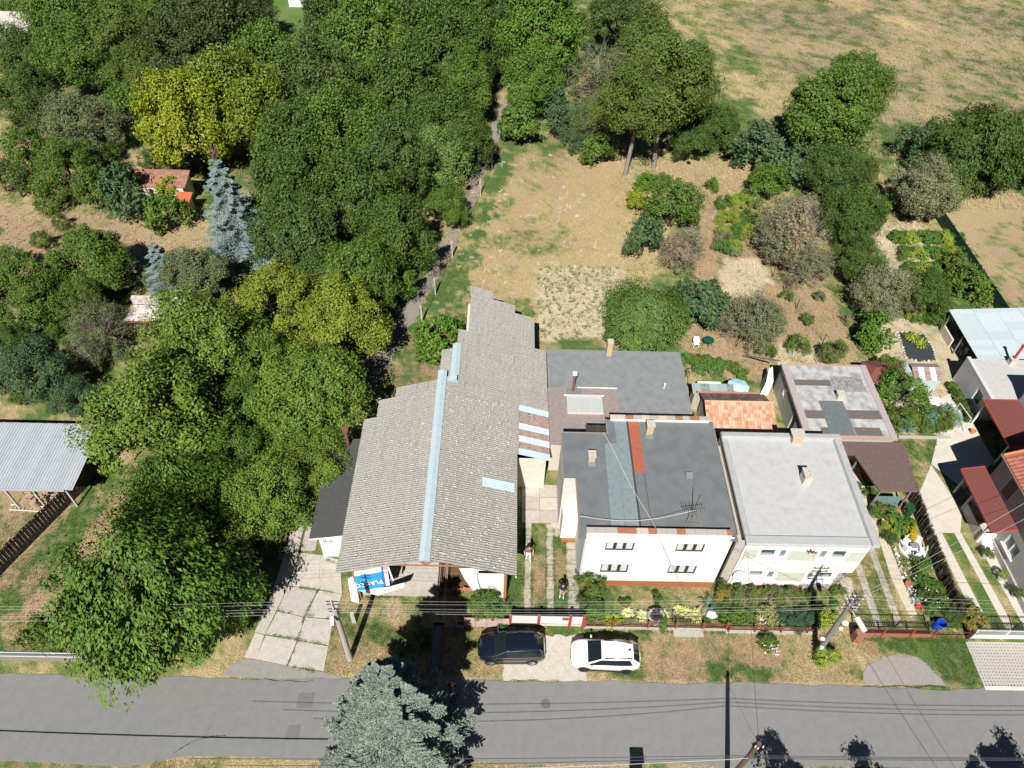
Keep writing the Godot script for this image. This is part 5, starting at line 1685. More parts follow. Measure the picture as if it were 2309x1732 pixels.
	bx(c, "wall", M("farwall", Color(0.5, 0.38, 0.28), 0.95, T.plaster, 0.2), V(-7, 0, -6), V(3.6, 3.6, 5.5))
	var cr2 := MB.new()
	cr2.quad(V(-7.6, 3.4, 6.0), V(4.2, 3.4, 6.0), V(4.2, 5.6, -0.3), V(-7.6, 5.6, -0.3))
	cr2.quad(V(4.2, 3.4, -6.6), V(-7.6, 3.4, -6.6), V(-7.6, 5.6, -0.3), V(4.2, 5.6, -0.3))
	part(c, "roof", cr2, M("farroof", Color(0.55, 0.5, 0.45), 0.9, T.patch, 0.1))
	for x in [-5.0, -2.0, 1.0]:
		bx(c, "window", M("farpane", Color(0.05, 0.055, 0.06), 0.08), V(x, 1.2, 5.49), V(x + 1.2, 2.5, 5.53))
	var wv := thing("white_cabin", "small white walled cabin at the edge of the green lawn", "cabin", V(-34.5, 0, -128))
	bx(wv, "wall", M("whitepaint", Color.WHITE), V(-1.5, 0, -2.5), V(1.5, 2.6, 2.5))
	bx(wv, "roof", M("feltgrey2", Color.WHITE), V(-1.7, 2.6, -2.7), V(1.7, 2.75, 2.7))

# ---------- poles and wires ----------
func wire(called, label, p: Vector3, q: Vector3, sag: float, r: float, m, grp = ""):
	var n := 22
	var pts := []
	for i in n + 1:
		var f := float(i) / n
		pts.append(p.lerp(q, f) - Vector3.UP * sag * 4.0 * f * (1 - f) - p)
	var b := MB.new()
	b.tube(pts, r)
	one(called, label, "wire", b, m, p, grp)
func build_poles():
	var conc := M("poleconc", Color(0.42, 0.385, 0.33), 0.95, T.concrete, 1.0)
	var conc2 := M("poledark", Color(0.2, 0.195, 0.185), 0.95, T.concrete, 1.0)
	var iron := M("poleiron", Color.WHITE)
	var por := M("porcelain", Color(0.75, 0.76, 0.76), 0.3)
	# street pole in front of the hall
	var t := thing("utility_pole", "round concrete utility pole on the dry verge before the hall", "utility pole", V(-9.5, 0, -19.1))
	var top := G(740 + 45 / 5.53, 1240 + 640 / 5.53, 7.95) - t.position
	var b := MB.new()
	b.cyl(V(0, 0, 0), top * 0.87, 0.2, 0.14, 12)
	part(t, "shaft", b, conc)
	var m2 := MB.new()
	m2.cyl(top * 0.8, top + V(0, 0.1, 0), 0.04, 0.035, 6)
	for h in [0.995, 0.95, 0.88, 0.84]:
		m2.bar(top * h + V(-0.35, 0, 0), top * h + V(0.35, 0, 0), 0.05, 0.05)
	m2.bar(top * 0.9 + V(0.1, 0, 0), top * 0.8 + V(0.3, 0, 0.1), 0.03, 0.03)
	part(t, "bracket_arms", m2, iron)
	for h in [0.995, 0.95, 0.88, 0.84]:
		var i2 := MB.new()
		i2.cyl(top * h + V(-0.05, 0.03, 0), top * h + V(-0.05, 0.17, 0), 0.045, 0.035, 7)
		part(t, "insulator", i2, por)
	var lp := MB.new()
	lp.obox(Transform3D(Basis.from_euler(V(0.2, 0.2, 0)), top * 0.83 + V(-0.1, 0, 0.55)), V(0.2, 0.09, 0.5))
	lp.cyl(top * 0.83, top * 0.83 + V(-0.08, 0.05, 0.4), 0.025, 0.025, 6)
	part(t, "street_lamp", lp, por)
	# second pole by the gardens
	var s := thing("utility_pole", "dark concrete utility pole with lamps and many insulators at the red fence", "utility pole", V(20.86, 0, -19.99))
	var stop := G(1600 + 1835 / 5.53, 1180 + 900 / 5.53, 7.9) - s.position
	var sb := MB.new()
	sb.cyl(V(0, 0, 0), stop * 0.93, 0.2, 0.13, 12)
	part(s, "shaft", sb, conc2)
	var sa := MB.new()
	sa.cyl(stop * 0.85, stop + V(0, 0.15, 0), 0.045, 0.04, 6)
	for h in [0.99, 0.94, 0.86, 0.81]:
		sa.bar(stop * h + V(-0.55, 0, 0.05), stop * h + V(0.55, 0, 0.05), 0.06, 0.06)
		sa.bar(stop * h + V(0, 0, -0.4), stop * h + V(0, 0, 0.4), 0.05, 0.05)
	part(s, "bracket_arms", sa, iron)
	for h in [0.99, 0.94, 0.86, 0.81]:
		for x in [-0.45, -0.1, 0.45]:
			var iq := MB.new()
			iq.cyl(stop * h + V(x, 0.03, 0.05), stop * h + V(x, 0.18, 0.05), 0.035, 0.028, 7)
			part(s, "insulator", iq, por)
	var sl := MB.new()
	sl.cyl(stop * 0.84, stop * 0.8 + V(0.25, 0.1, 0.7), 0.03, 0.03, 6)
	part(s, "lamp_arm", sl, M("zinc", Color.WHITE))
	var sh := MB.new()
	sh.obox(Transform3D(Basis.from_euler(V(0.15, 0.35, 0)), stop * 0.8 + V(0.4, 0.1, 1.05)), V(0.28, 0.12, 0.85))
	part(s, "street_lamp", sh, por)
	for q in [[0.6, 0.3, 0.15, 0.17], [0.52, 0.22, 0.2, 0.12], [0.28, -0.28, 0.0, 0.13]]:
		var ps := MB.new()
		ps.ball(stop * q[0] + V(q[1], 0, q[2]), V(q[3] * 1.3, q[3], q[3]), 10, 7)
		part(s, "loudspeaker", ps, por)
	var pb := MB.new()
	pb.obox(Transform3D(Basis.IDENTITY, stop * 0.16 + V(-0.12, 0, 0.16)), V(0.2, 0.3, 0.14))
	part(s, "junction_box", pb, por)
	# wooden pole across the street, its top and its shadow in view
	var w := thing("wooden_pole", "brown wooden pole across the street, only its top in view", "utility pole", V(13.49, 0, -12.25))
	var wb := MB.new()
	wb.cyl(V(0, 0, 0), V(0, 7.0, 0), 0.16, 0.12, 10)
	part(w, "shaft", wb, M("polewood", Color(0.19, 0.12, 0.075), 0.9, T.wood, 2))
	var wi := MB.new()
	for a in [[-0.2, 6.8], [0.2, 6.8], [0.0, 6.55]]:
		wi.cyl(V(a[0], a[1], 0.12), V(a[0], a[1] + 0.14, 0.12), 0.045, 0.035, 7)
	part(w, "insulator", wi, por)
	# conductors
	var cond := M("conductor", Color(0.42, 0.42, 0.42), 0.5)
	var cable := M("blackcable", Color(0.05, 0.05, 0.055), 0.6)
	var a0: Vector3 = t.position
	var c0: Vector3 = s.position
	var hs := [0.995, 0.95, 0.88, 0.84]
	var nm := ["topmost", "second highest", "third highest", "lowest"]
	for i in 4:
		var p: Vector3 = a0 + top * hs[i] + V(-0.05, 0.17, 0)
		var q: Vector3 = c0 + stop * [0.99, 0.94, 0.86, 0.81][i] + V(-0.1, 0.18, 0.05)
		wire("power_line", "%s bare wire between the two concrete poles" % nm[i], p, q, 0.5, 0.006, cond, "street power lines")
		wire("power_line", "%s bare wire running off from the pole before the hall" % nm[i], p, V(-46, p.y - 0.1, -18.3), 0.6, 0.006, cond, "street power lines")
		wire("power_line", "%s bare wire running off from the pole at the gardens" % nm[i], q, V(56, q.y - 0.1, -20.3), 0.6, 0.006, cond, "street power lines")
	wire("insulated_cable", "thicker dark cable under the bare wires past the grey house", c0 + stop * 0.8, V(56, 6.1, -20.0), 0.6, 0.016, cable)
	wire("insulated_cable", "thick pale cable under the bare wires before the hall", a0 + top * 0.83, c0 + stop * 0.8, 0.6, 0.008, cond)
	wire("insulated_cable", "thick cable running off past the big walnut tree", a0 + top * 0.83, V(-46, 6.4, -18.1), 0.7, 0.008, cond)
	wire("service_wire", "thin wire from the garden pole to the white house", c0 + stop * 0.9, V(14.6, 5.6, -24.55), 0.35, 0.012, cable)
	wire("service_wire", "thin wire from the garden pole to the cream house bracket", c0 + stop * 0.86, V(20.2, 5.35, -24.35), 0.1, 0.01, cable)
	wire("service_wire", "thin wire from the garden pole to the grey house gutter", c0 + stop * 0.92, V(36.0, 5.5, -27.6), 0.4, 0.012, cond)
	wire("service_wire", "thin wire from the garden pole to the grey house upper wall", c0 + stop * 0.97, V(36.0, 5.6, -28.6), 0.4, 0.012, cond)
	wire("service_wire", "black wire from the garden pole over the street", c0 + stop * 0.95, V(25.2, 5.5, -8.0), 0.3, 0.014, cable)
	wire("service_wire", "thin wire from the wooden pole to the cream house", V(13.49, 6.9, -12.2), V(15.9, 5.2, -24.4), 0.25, 0.011, cable)
	wire("service_wire", "thin wire from the wooden pole towards the white house", V(13.49, 6.9, -12.2), V(9.9, 6.7, -24.5), 0.3, 0.009, cable)
	for i in 3:
		var hh: float = [5.35, 5.1, 4.85][i]
		wire("low_cable", ["upper dark cable along the far kerb to the wooden pole", "middle dark cable along the far kerb to the wooden pole", "lower pale cable along the far kerb to the wooden pole"][i], V(13.45, hh, -12.15), V(-16 + i * 2.0, hh - 0.1, -11.6 + i * 0.25), 0.3 + 0.12 * i, 0.016, cable if i < 2 else cond)
		wire("low_cable", ["upper dark cable along the far kerb beyond the wooden pole", "middle dark cable along the far kerb beyond the wooden pole", "lower dark cable along the far kerb beyond the wooden pole"][i], V(13.45, hh, -12.15), V(50, hh, -12.7 - i * 0.1), 0.5 + 0.1 * i, 0.016, cable)
	# long service cable whose shadow runs along the street
	wire("low_cable", "thick dark cable over the near kerb, mostly out of view", V(-46, 4.6, -10.8), V(-4, 4.3, -10.4), 0.35, 0.045, cable)

# ---------- cars ----------
func car(called, label, at: Vector3, yaw: float, L: float, paint, railm, o: Dictionary):
	var t := thing(called, label, "car", at, "parked cars")
	t.rotation.y = yaw
	# stations: x, half width, belt height, roof half width, roof height (cabin when rw > 0)
	var S: Array = o.st
	var body := MB.new()
	var ring := func(s):
		var w: float = s[1]
		var hb: float = s[2]
		if s[3] > 0:
			return [V(s[0], 0.24, w * 0.9), V(s[0], 0.45, w * 0.995), V(s[0], 0.72, w), V(s[0], hb, w * 0.965), V(s[0], s[4] - 0.07, s[3]), V(s[0], s[4] - 0.015, s[3] * 0.82), V(s[0], s[4] + 0.01, s[3] * 0.4), V(s[0], s[4] + 0.015, 0)]
		return [V(s[0], 0.24, w * 0.9), V(s[0], 0.45, w * 0.995), V(s[0], 0.68 if hb > 0.75 else hb - 0.08, w), V(s[0], hb - 0.06, w * 0.95), V(s[0], hb - 0.015, w * 0.82), V(s[0], hb, w * 0.62), V(s[0], hb + 0.012, w * 0.32), V(s[0], hb + 0.015, 0)]
	var rings := []
	for s in S: rings.append(ring.call(s))
	var mir := func(p: Vector3): return V(p.x, p.y, -p.z)
	for i in S.size() - 1:
		for j in 7:
			var a: Vector3 = rings[i][j]
			var b: Vector3 = rings[i + 1][j]
			var c: Vector3 = rings[i + 1][j + 1]
			var d: Vector3 = rings[i][j + 1]
			body.quad(a, b, c, d)
			body.quad(mir.call(b), mir.call(a), mir.call(d), mir.call(c))
	for e in [0, S.size() - 1]:
		for j in 7:
			var a: Vector3 = rings[e][j]
			var b: Vector3 = rings[e][j + 1]
			if e == 0: body.quad(mir.call(a), a, b, mir.call(b))
			else: body.quad(a, mir.call(a), mir.call(b), b)
	# smooth the shell: average normals of near-coincident corners
	var acc := {}
	for i in body.v.size():
		var key := Vector3i((body.v[i] * 500).round())
		acc[key] = acc.get(key, Vector3.ZERO) + body.n[i]
	for i in body.v.size():
		var nn: Vector3 = acc[Vector3i((body.v[i] * 500).round())].normalized()
		if nn.dot(body.n[i]) > 0.62: body.n[i] = nn
	part(t, "body", body, paint)
	var glass := M("carglass", Color(0.012, 0.016, 0.018), 0.04)
	glass.metallic_specular = 0.7
	var black := M("carblack", Color(0.015, 0.015, 0.016), 0.5)
	var lerp4 := func(i, k, u, v): return (rings[i][k].lerp(rings[i + 1][k], u)).lerp(rings[i][k + 1].lerp(rings[i + 1][k + 1], u), v)
	# windscreen and rear window span the top strips, side windows the strip above the belt
	var ws: int = o.ws
	var rw: int = o.rw
	for e in [["windscreen", ws], ["rear_window", rw]]:
		var g := MB.new()
		var i: int = e[1]
		var off := V(-0.012 if i == ws else 0.012, 0.012, 0)
		for j in range(4, 7):
			var u0 := 0.06
			var u1 := 0.94
			var v0 := 0.12 if j == 4 else 0.0
			var a: Vector3 = lerp4.call(i, j, u0, v0) + off
			var b: Vector3 = lerp4.call(i, j, u1, v0) + off
			var c: Vector3 = lerp4.call(i, j, u1, 1.0) + off
			var d: Vector3 = lerp4.call(i, j, u0, 1.0) + off
			g.quad(a, b, c, d)
			g.quad(mir.call(b), mir.call(a), mir.call(d), mir.call(c))
		part(t, e[0], g, glass)
	for side in [1, -1]:
		for i in range(o.s0, o.s1):
			var g := MB.new()
			var u0 := 0.0
			var u1 := 1.0
			var a: Vector3 = lerp4.call(i, 3, u0, 0.1)
			var b: Vector3 = lerp4.call(i, 3, u1, 0.1)
			var c: Vector3 = lerp4.call(i, 3, u1, 0.88)
			var d: Vector3 = lerp4.call(i, 3, u0, 0.88)
			if i == o.s0:
				d = lerp4.call(i, 3, 0.42, 0.88)
			if i == o.s1 - 1:
				c = lerp4.call(i, 3, 0.5, 0.85)
			var off := V(0, 0.006, 0.014)
			if side == 1: g.quad(a + off, b + off, c + off, d + off)
			else: g.quad(mir.call(b + off), mir.call(a + off), mir.call(d + off), mir.call(c + off))
			part(t, "side_window", g, glass)
		# chrome belt line, sills, arches
		var sl := MB.new()
		sl.box(V(-L * 0.3, 0.2, side * (S[4][1] * 0.92)), V(L * 0.3, 0.34, side * (S[4][1] * 1.0)))
		part(t, "sill", sl, black)
		var rl := MB.new()
		var rr0: Vector3 = rings[ws + 1][4]
		var rr1: Vector3 = rings[rw][4]
		var pts := []
		for k in 8:
			var f := k / 7.0
			pts.append(V(lerp(rr0.x + 0.12, rr1.x - 0.05, f), lerp(rr0.y, rr1.y, f) + 0.07 + 0.035 * sin(f * PI), side * (lerp(rr0.z, rr1.z, f) - 0.02)))
		for k in 7: rl.bar(pts[k], pts[k + 1], 0.065, 0.04)
		part(t, "roof_rail", rl, railm)
		if o.get("chrome", false):
			var ch := MB.new()
			for i in range(o.s0, o.s1):
				ch.bar(lerp4.call(i, 3, 0.0, 0.03) * V(1, 1, side) + V(0, 0, side * 0.02), lerp4.call(i, 3, 1.0, 0.03) * V(1, 1, side) + V(0, 0, side * 0.02), 0.02, 0.05)
			part(t, "chrome_strip", ch, M("chrome", Color(0.75, 0.76, 0.78), 0.12, null, 1.0, 0, 1.0))
		var mr := MB.new()
		mr.ball(V(S[ws][0] + 0.28, 1.0, side * (S[ws][1] + 0.1)), V(0.07, 0.07, 0.12), 8, 6)
		part(t, "side_mirror", mr, paint)
		for xw in [o.fx, o.rx]:
			var arch := MB.new()
			for k in 12:
				var a0 := PI * k / 12.0
				var a1 := PI * (k + 1) / 12.0
				var z: float = side * (S[4][1] + 0.006)
				arch.quad(V(xw + cos(a0) * 0.34, 0.33 + sin(a0) * 0.34, z), V(xw + cos(a0) * 0.41, 0.33 + sin(a0) * 0.41, z), V(xw + cos(a1) * 0.41, 0.33 + sin(a1) * 0.41, z), V(xw + cos(a1) * 0.34, 0.33 + sin(a1) * 0.34, z))
			part(t, "wheel_arch", arch, black)
			var ty := MB.new()
			var zi: float = side * (S[4][1] - 0.2)
			var zo: float = side * (S[4][1] + 0.015)
			ty.cyl(V(xw, 0.34, zi), V(xw, 0.34, zo), 0.34, 0.34, 20)
			var wh := part(t, "wheel", ty, M("tyre", Color(0.018, 0.018, 0.018), 0.9))
			var rm := MB.new()
			for k in 5:
				var a := TAU * k / 5 + 0.3
				rm.bar(V(xw, 0.34, zo + side * 0.012), V(xw + cos(a) * 0.23, 0.34 + sin(a) * 0.23, zo + side * 0.008), 0.075, 0.02)
			rm.cyl(V(xw, 0.34, zo), V(xw, 0.34, zo + side * 0.006), 0.24, 0.22, 16)
			part(wh, "rim", rm, o.rim)
		var hl := MB.new()
		var f0: Vector3 = rings[1][3]
		hl.ball(V(f0.x + 0.12, f0.y - 0.05, side * (S[1][1] * 0.88)), V(0.2, 0.07, 0.11), 8, 5)
		part(t, "headlight", hl, M("headlamp", Color(0.2, 0.22, 0.24), 0.1))
		var tl := MB.new()
		var r0: Vector3 = rings[S.size() - 2][3]
		tl.ball(V(r0.x + 0.02, r0.y - 0.12, side * (S[S.size() - 2][1] * 0.93)), V(0.07, 0.1, 0.09), 8, 5)
		part(t, "tail_light", tl, M("taillamp", Color(0.16, 0.012, 0.015), 0.2))
	var gr2 := MB.new()
	gr2.box(V(S[0][0] - 0.012, 0.42, -S[0][1] * 0.75), V(S[0][0] + 0.02, 0.62, S[0][1] * 0.75))
	part(t, "grille", gr2, black)
	var bp := MB.new()
	bp.box(V(S[-1][0] - 0.03, 0.26, -S[-1][1] * 0.85), V(S[-1][0] + 0.02, 0.46, S[-1][1] * 0.85))
	part(t, "rear_bumper", bp, black)
	var np := MB.new()
	np.box(V(S[-1][0] + 0.001, 0.56, -0.26), V(S[-1][0] + 0.022, 0.67, 0.26))
	part(t, "number_plate", np, M("plate", Color(0.7, 0.7, 0.7), 0.5))
	if o.get("fin", false):
		var fn := MB.new()
		fn.hexa([V(1.35, 1.5, 0.03), V(1.52, 1.5, 0.03), V(1.52, 1.5, -0.03), V(1.35, 1.5, -0.03), V(1.46, 1.6, 0.01), V(1.54, 1.6, 0.01), V(1.54, 1.6, -0.01), V(1.46, 1.6, -0.01)])
		part(t, "roof_antenna", fn, black)
	return t
func build_cars():
	var navy := M("navypaint", Color(0.006, 0.0085, 0.015), 0.25)
	navy.clearcoat_enabled = true
	navy.clearcoat = 1.0
	navy.clearcoat_roughness = 0.03
	var white := M("whitecarpaint", Color(0.8, 0.8, 0.8), 0.3)
	white.clearcoat_enabled = true
	white.clearcoat = 1.0
	white.clearcoat_roughness = 0.03
	var alu := M("alurail", Color(0.65, 0.66, 0.68), 0.25, null, 1.0, 0, 1.0)
	var suv := [[-2.14, 0.5, 0.66, 0, 0], [-2.04, 0.72, 0.82, 0, 0], [-1.75, 0.86, 0.96, 0, 0], [-1.14, 0.915, 1.06, 0, 0], [-0.3, 0.92, 1.07, 0.66, 1.54], [0.5, 0.92, 1.08, 0.68, 1.61], [1.3, 0.915, 1.1, 0.66, 1.58], [1.72, 0.89, 1.12, 0.58, 1.52], [2.06, 0.8, 1.02, 0, 0], [2.15, 0.62, 0.72, 0, 0]]
	# cowl and tail stations carry the glass between hood and roof
	car("dark_blue_car", "shiny dark blue suv with silver roof rails parked in tree shade", V(0.83, 0.02, -19.78), 0.02, 4.29, navy, alu, {"st": suv, "ws": 3, "rw": 7, "s0": 3, "s1": 7, "fx": -1.33, "rx": 1.32, "rim": alu, "chrome": true})
	var cross := [[-2.22, 0.46, 0.6, 0, 0], [-2.12, 0.72, 0.76, 0, 0], [-1.8, 0.86, 0.9, 0, 0], [-1.2, 0.92, 0.99, 0, 0], [-0.26, 0.925, 1.02, 0.62, 1.46], [0.55, 0.925, 1.04, 0.64, 1.53], [1.25, 0.92, 1.07, 0.58, 1.48], [1.66, 0.89, 1.1, 0.52, 1.4], [2.12, 0.76, 1.04, 0, 0], [2.22, 0.58, 0.7, 0, 0]]
	car("white_car", "white crossover car parked on the grass beside the concrete pad", V(6.85, 0.02, -19.4), -0.035, 4.44, white, M("carblack", Color.WHITE), {"st": cross, "ws": 3, "rw": 7, "s0": 3, "s1": 7, "fx": -1.36, "rx": 1.32, "rim": M("darkrim", Color(0.06, 0.06, 0.065), 0.35, null, 1.0, 0, 0.7), "fin": true})

# ---------- people: one smooth skin over a skeleton ----------
func person(label, at: Vector3, yaw: float, bones: Array, hands: Array):
	var cell := 0.028
	var lo := Vector3.INF
	var hi := -Vector3.INF
	for b in bones:
		for k in 2:
			var p: Vector3 = b[k]
			var r: float = b[2 + k] + 0.09
			lo = lo.min(p - Vector3.ONE * r); hi = hi.max(p + Vector3.ONE * r)
	var nx := int((hi.x - lo.x) / cell) + 2
	var ny := int((hi.y - lo.y) / cell) + 2
	var nz := int((hi.z - lo.z) / cell) + 2
	var sum := PackedFloat32Array()
	sum.resize(nx * ny * nz)
	var best := PackedFloat32Array()
	best.resize(nx * ny * nz)
	best.fill(9.0)
	var who := PackedByteArray()
	who.resize(nx * ny * nz)
	var kk := 55.0
	for bi in bones.size():
		var b: Array = bones[bi]
		var a: Vector3 = b[0]
		var c: Vector3 = b[1]
		var ra: float = b[2]
		var rc: float = b[3]
		var m: float = max(ra, rc) + 0.08
		var l0 := ((a.min(c) - Vector3.ONE * m - lo) / cell).floor()
		var h0 := ((a.max(c) + Vector3.ONE * m - lo) / cell).ceil()
		var ac := c - a
		var q2: float = max(ac.length_squared(), 1e-6)
		for z in range(max(0, int(l0.z)), min(nz, int(h0.z))):
			for y in range(max(0, int(l0.y)), min(ny, int(h0.y))):
				for x in range(max(0, int(l0.x)), min(nx, int(h0.x))):
					var p := lo + Vector3(x, y, z) * cell
					var f: float = clamp((p - a).dot(ac) / q2, 0, 1)
					var d: float = (p - a - ac * f).length() - lerp(ra, rc, f)
					if d < 0.08:
						var id := (z * ny + y) * nx + x
						sum[id] += exp(-kk * d)
						if d < best[id]:
							best[id] = d; who[id] = bi
	var val := func(x, y, z): return 1.0 if sum[(z * ny + y) * nx + x] <= 0.0 else -log(sum[(z * ny + y) * nx + x]) / kk
	var vid := {}
	var mb := MB.new()
	for z in nz - 1:
		for y in ny - 1:
			for x in nx - 1:
				var i0 := (z * ny + y) * nx + x
				if sum[i0] <= 0.0 and sum[i0 + 1] <= 0.0: continue
				var cs := []
				var neg := 0
				for k in 8:
					var f: float = val.call(x + (k & 1), y + ((k >> 1) & 1), z + (k >> 2))
					cs.append(f)
					if f < 0: neg += 1
				if neg == 0 or neg == 8: continue
				var s := Vector3.ZERO
				var n := 0
				for k in 8:
					for ax in [1, 2, 4]:
						if k & ax: continue
						var f0: float = cs[k]
						var f1: float = cs[k | ax]
						if (f0 < 0) != (f1 < 0):
							var tt := f0 / (f0 - f1)
							s += Vector3(k & 1, (k >> 1) & 1, k >> 2).lerp(Vector3((k | ax) & 1, ((k | ax) >> 1) & 1, (k | ax) >> 2), tt)
							n += 1
				var gx: float = (cs[1] + cs[3] + cs[5] + cs[7]) - (cs[0] + cs[2] + cs[4] + cs[6])
				var gy: float = (cs[2] + cs[3] + cs[6] + cs[7]) - (cs[0] + cs[1] + cs[4] + cs[5])
				var gz: float = (cs[4] + cs[5] + cs[6] + cs[7]) - (cs[0] + cs[1] + cs[2] + cs[3])
				vid[i0] = mb.v.size()
				mb.v.append(lo + (Vector3(x, y, z) + s / n) * cell)
				mb.n.append(Vector3(gx, gy, gz).normalized())
				mb.c.append(bones[who[i0]][4])
	for key in vid:
		var x: int = key % nx
		var y: int = (key / nx) % ny
		var z: int = key / (nx * ny)
		var f0: float = val.call(x, y, z)
		for ax in 3:
			var d := [1, nx, nx * ny]
			var e := Vector3i.ZERO
			e[ax] = 1
			var f1: float = val.call(x + e.x, y + e.y, z + e.z)
			if (f0 < 0) == (f1 < 0): continue
			var u: int = d[(ax + 1) % 3]
			var w: int = d[(ax + 2) % 3]
			var q := [key, key - u, key - u - w, key - w]
			var ok := true
			for k in q:
				if not vid.has(k): ok = false
			if not ok: continue
			var i := [vid[q[0]], vid[q[1]], vid[q[2]], vid[q[3]]]
			if f0 < 0: i = [i[0], i[3], i[2], i[1]]
			mb.ix.append_array([i[0], i[1], i[2], i[0], i[2], i[3]])
	# fingers
	for h in hands:
		var p: Vector3 = h[0]
		var dr: Vector3 = h[1].normalized()
		var sd := dr.cross(h[2]).normalized()
		mb.col = Color(0.5, 0.3, 0.22)
		for k in 4:
			var o2 := p + sd * (k - 1.5) * 0.02
			var len: float = [0.06, 0.075, 0.07, 0.055][k]
			mb.cyl(o2, o2 + dr * len * 0.6, 0.01, 0.009, 5)
			mb.cyl(o2 + dr * len * 0.6, o2 + dr * len + h[2] * 0.02, 0.009, 0.007, 5)
		mb.cyl(p - dr * 0.03 + sd * 0.035, p + dr * 0.02 + sd * 0.065, 0.011, 0.008, 5)
	var t := thing("person", label, "person", at, "people outdoors")
	t.rotation.y = yaw
	part(t, "body", mb, M("skin_and_cloth", Color.WHITE, 0.85))
	return t
func body_bones(skin: Color, shirt: Color, trousers: Color, shoe: Color, hair: Color, stride: float, arms: Array) -> Array:
	# arms: [left elbow, left wrist, right elbow, right wrist]; faces +z
	var B := []
	B.append([V(0, 0.95, 0), V(0, 1.15, 0), 0.15, 0.145, trousers])
	B.append([V(0, 1.12, 0), V(0, 1.38, 0.01), 0.145, 0.15, shirt])
	B.append([V(-0.16, 1.42, 0), V(0.16, 1.42, 0), 0.075, 0.075, shirt])
	B.append([V(0, 1.42, 0), V(0, 1.56, 0.01), 0.055, 0.05, skin])
	B.append([V(0, 1.6, 0.03), V(0, 1.68, 0.02), 0.075, 0.095, skin])
	B.append([V(0, 1.57, 0.06), V(0, 1.6, 0.075), 0.045, 0.04, skin])
	B.append([V(0, 1.625, 0.1), V(0, 1.605, 0.125), 0.012, 0.014, skin])
	B.append([V(0, 1.68, -0.035), V(0, 1.72, 0.0), 0.095, 0.095, hair])
	B.append([V(0, 1.58, -0.06), V(0, 1.68, -0.05), 0.06, 0.09, hair])
	for s in [-1, 1]:
		var k := V(s * 0.11, 0.52, 0.06 + s * stride * 0.5)
		var a := V(s * 0.11, 0.1, -0.02 + s * stride)
		B.append([V(s * 0.095, 0.93, 0), k, 0.1, 0.066, trousers])
		B.append([k, a, 0.064, 0.05, trousers])
		B.append([a + V(0, -0.045, -0.03), a + V(s * 0.02, -0.06, 0.17), 0.05, 0.038, shoe])
		var e: Vector3 = arms[0 if s < 0 else 2]
		var w: Vector3 = arms[1 if s < 0 else 3]
		B.append([V(s * 0.19, 1.42, 0), e, 0.058, 0.045, shirt])
		B.append([e, w, 0.044, 0.032, skin])
		B.append([w, w + (w - e).normalized() * 0.08, 0.034, 0.03, skin])
	return B
func build_people():
	var skin := Color(0.5, 0.3, 0.22)
	var ar := [V(-0.3, 1.17, -0.03), V(-0.3, 0.93, 0.1), V(0.33, 1.2, 0.02), V(0.27, 1.0, 0.2)]
	var p1 := G(1140 + 350 / 6.91, 1190 + 490 / 6.91)
	person("person in a dusty brown shirt and white trousers by the hall shadow", p1, 0.25, body_bones(skin, Color(0.2, 0.12, 0.11), Color(0.75, 0.77, 0.82), Color(0.7, 0.7, 0.7), Color(0.03, 0.02, 0.015), 0.14, ar), [[V(-0.3, 0.85, 0.14), V(0, -1, 0.3), V(1, 0, 0)], [V(0.25, 0.95, 0.27), V(-0.2, -0.6, 0.7), V(0, -0.4, -0.4)]])
	var au := [V(-0.34, 1.32, 0.12), V(-0.32, 1.5, 0.36), V(0.3, 1.2, 0.14), V(0.1, 1.3, 0.36)]
	var p2 := G(1240 + 145 / 5.53, 1150 + 1080 / 5.53)
	person("person in a black top and pale grey trousers holding up a phone", p2, -0.1, body_bones(skin, Color(0.02, 0.018, 0.02), Color(0.42, 0.38, 0.37), Color(0.6, 0.6, 0.6), Color(0.06, 0.035, 0.02), 0.03, au), [[V(-0.315, 1.56, 0.42), V(0.1, 0.8, 0.4), V(0.4, 0, -0.4)], [V(0.05, 1.33, 0.43), V(-0.6, 0.4, 0.3), V(0, -0.3, -0.4)]])
	var ph := MB.new()
	ph.box(V(-0.04, -0.08, -0.005), V(0.04, 0.08, 0.005))
	var po := one("phone", "small dark phone held up by the person in black", "phone", ph, M("carblack", Color.WHITE), p2 + V(-0.3, 1.64, 0.47))
	po.rotation.y = -0.1
	var p3 := V(-2.85, 0.03, -16.95)
	person("person in grey top walking on the street in the spruce shade", p3, 1.9, body_bones(skin, Color(0.12, 0.11, 0.11), Color(0.1, 0.1, 0.12), Color(0.75, 0.75, 0.78), Color(0.03, 0.02, 0.02), 0.22, ar), [[V(-0.3, 0.85, 0.14), V(0, -1, 0.3), V(1, 0, 0)], [V(0.25, 0.95, 0.27), V(-0.2, -0.6, 0.7), V(0, -0.4, -0.4)]])

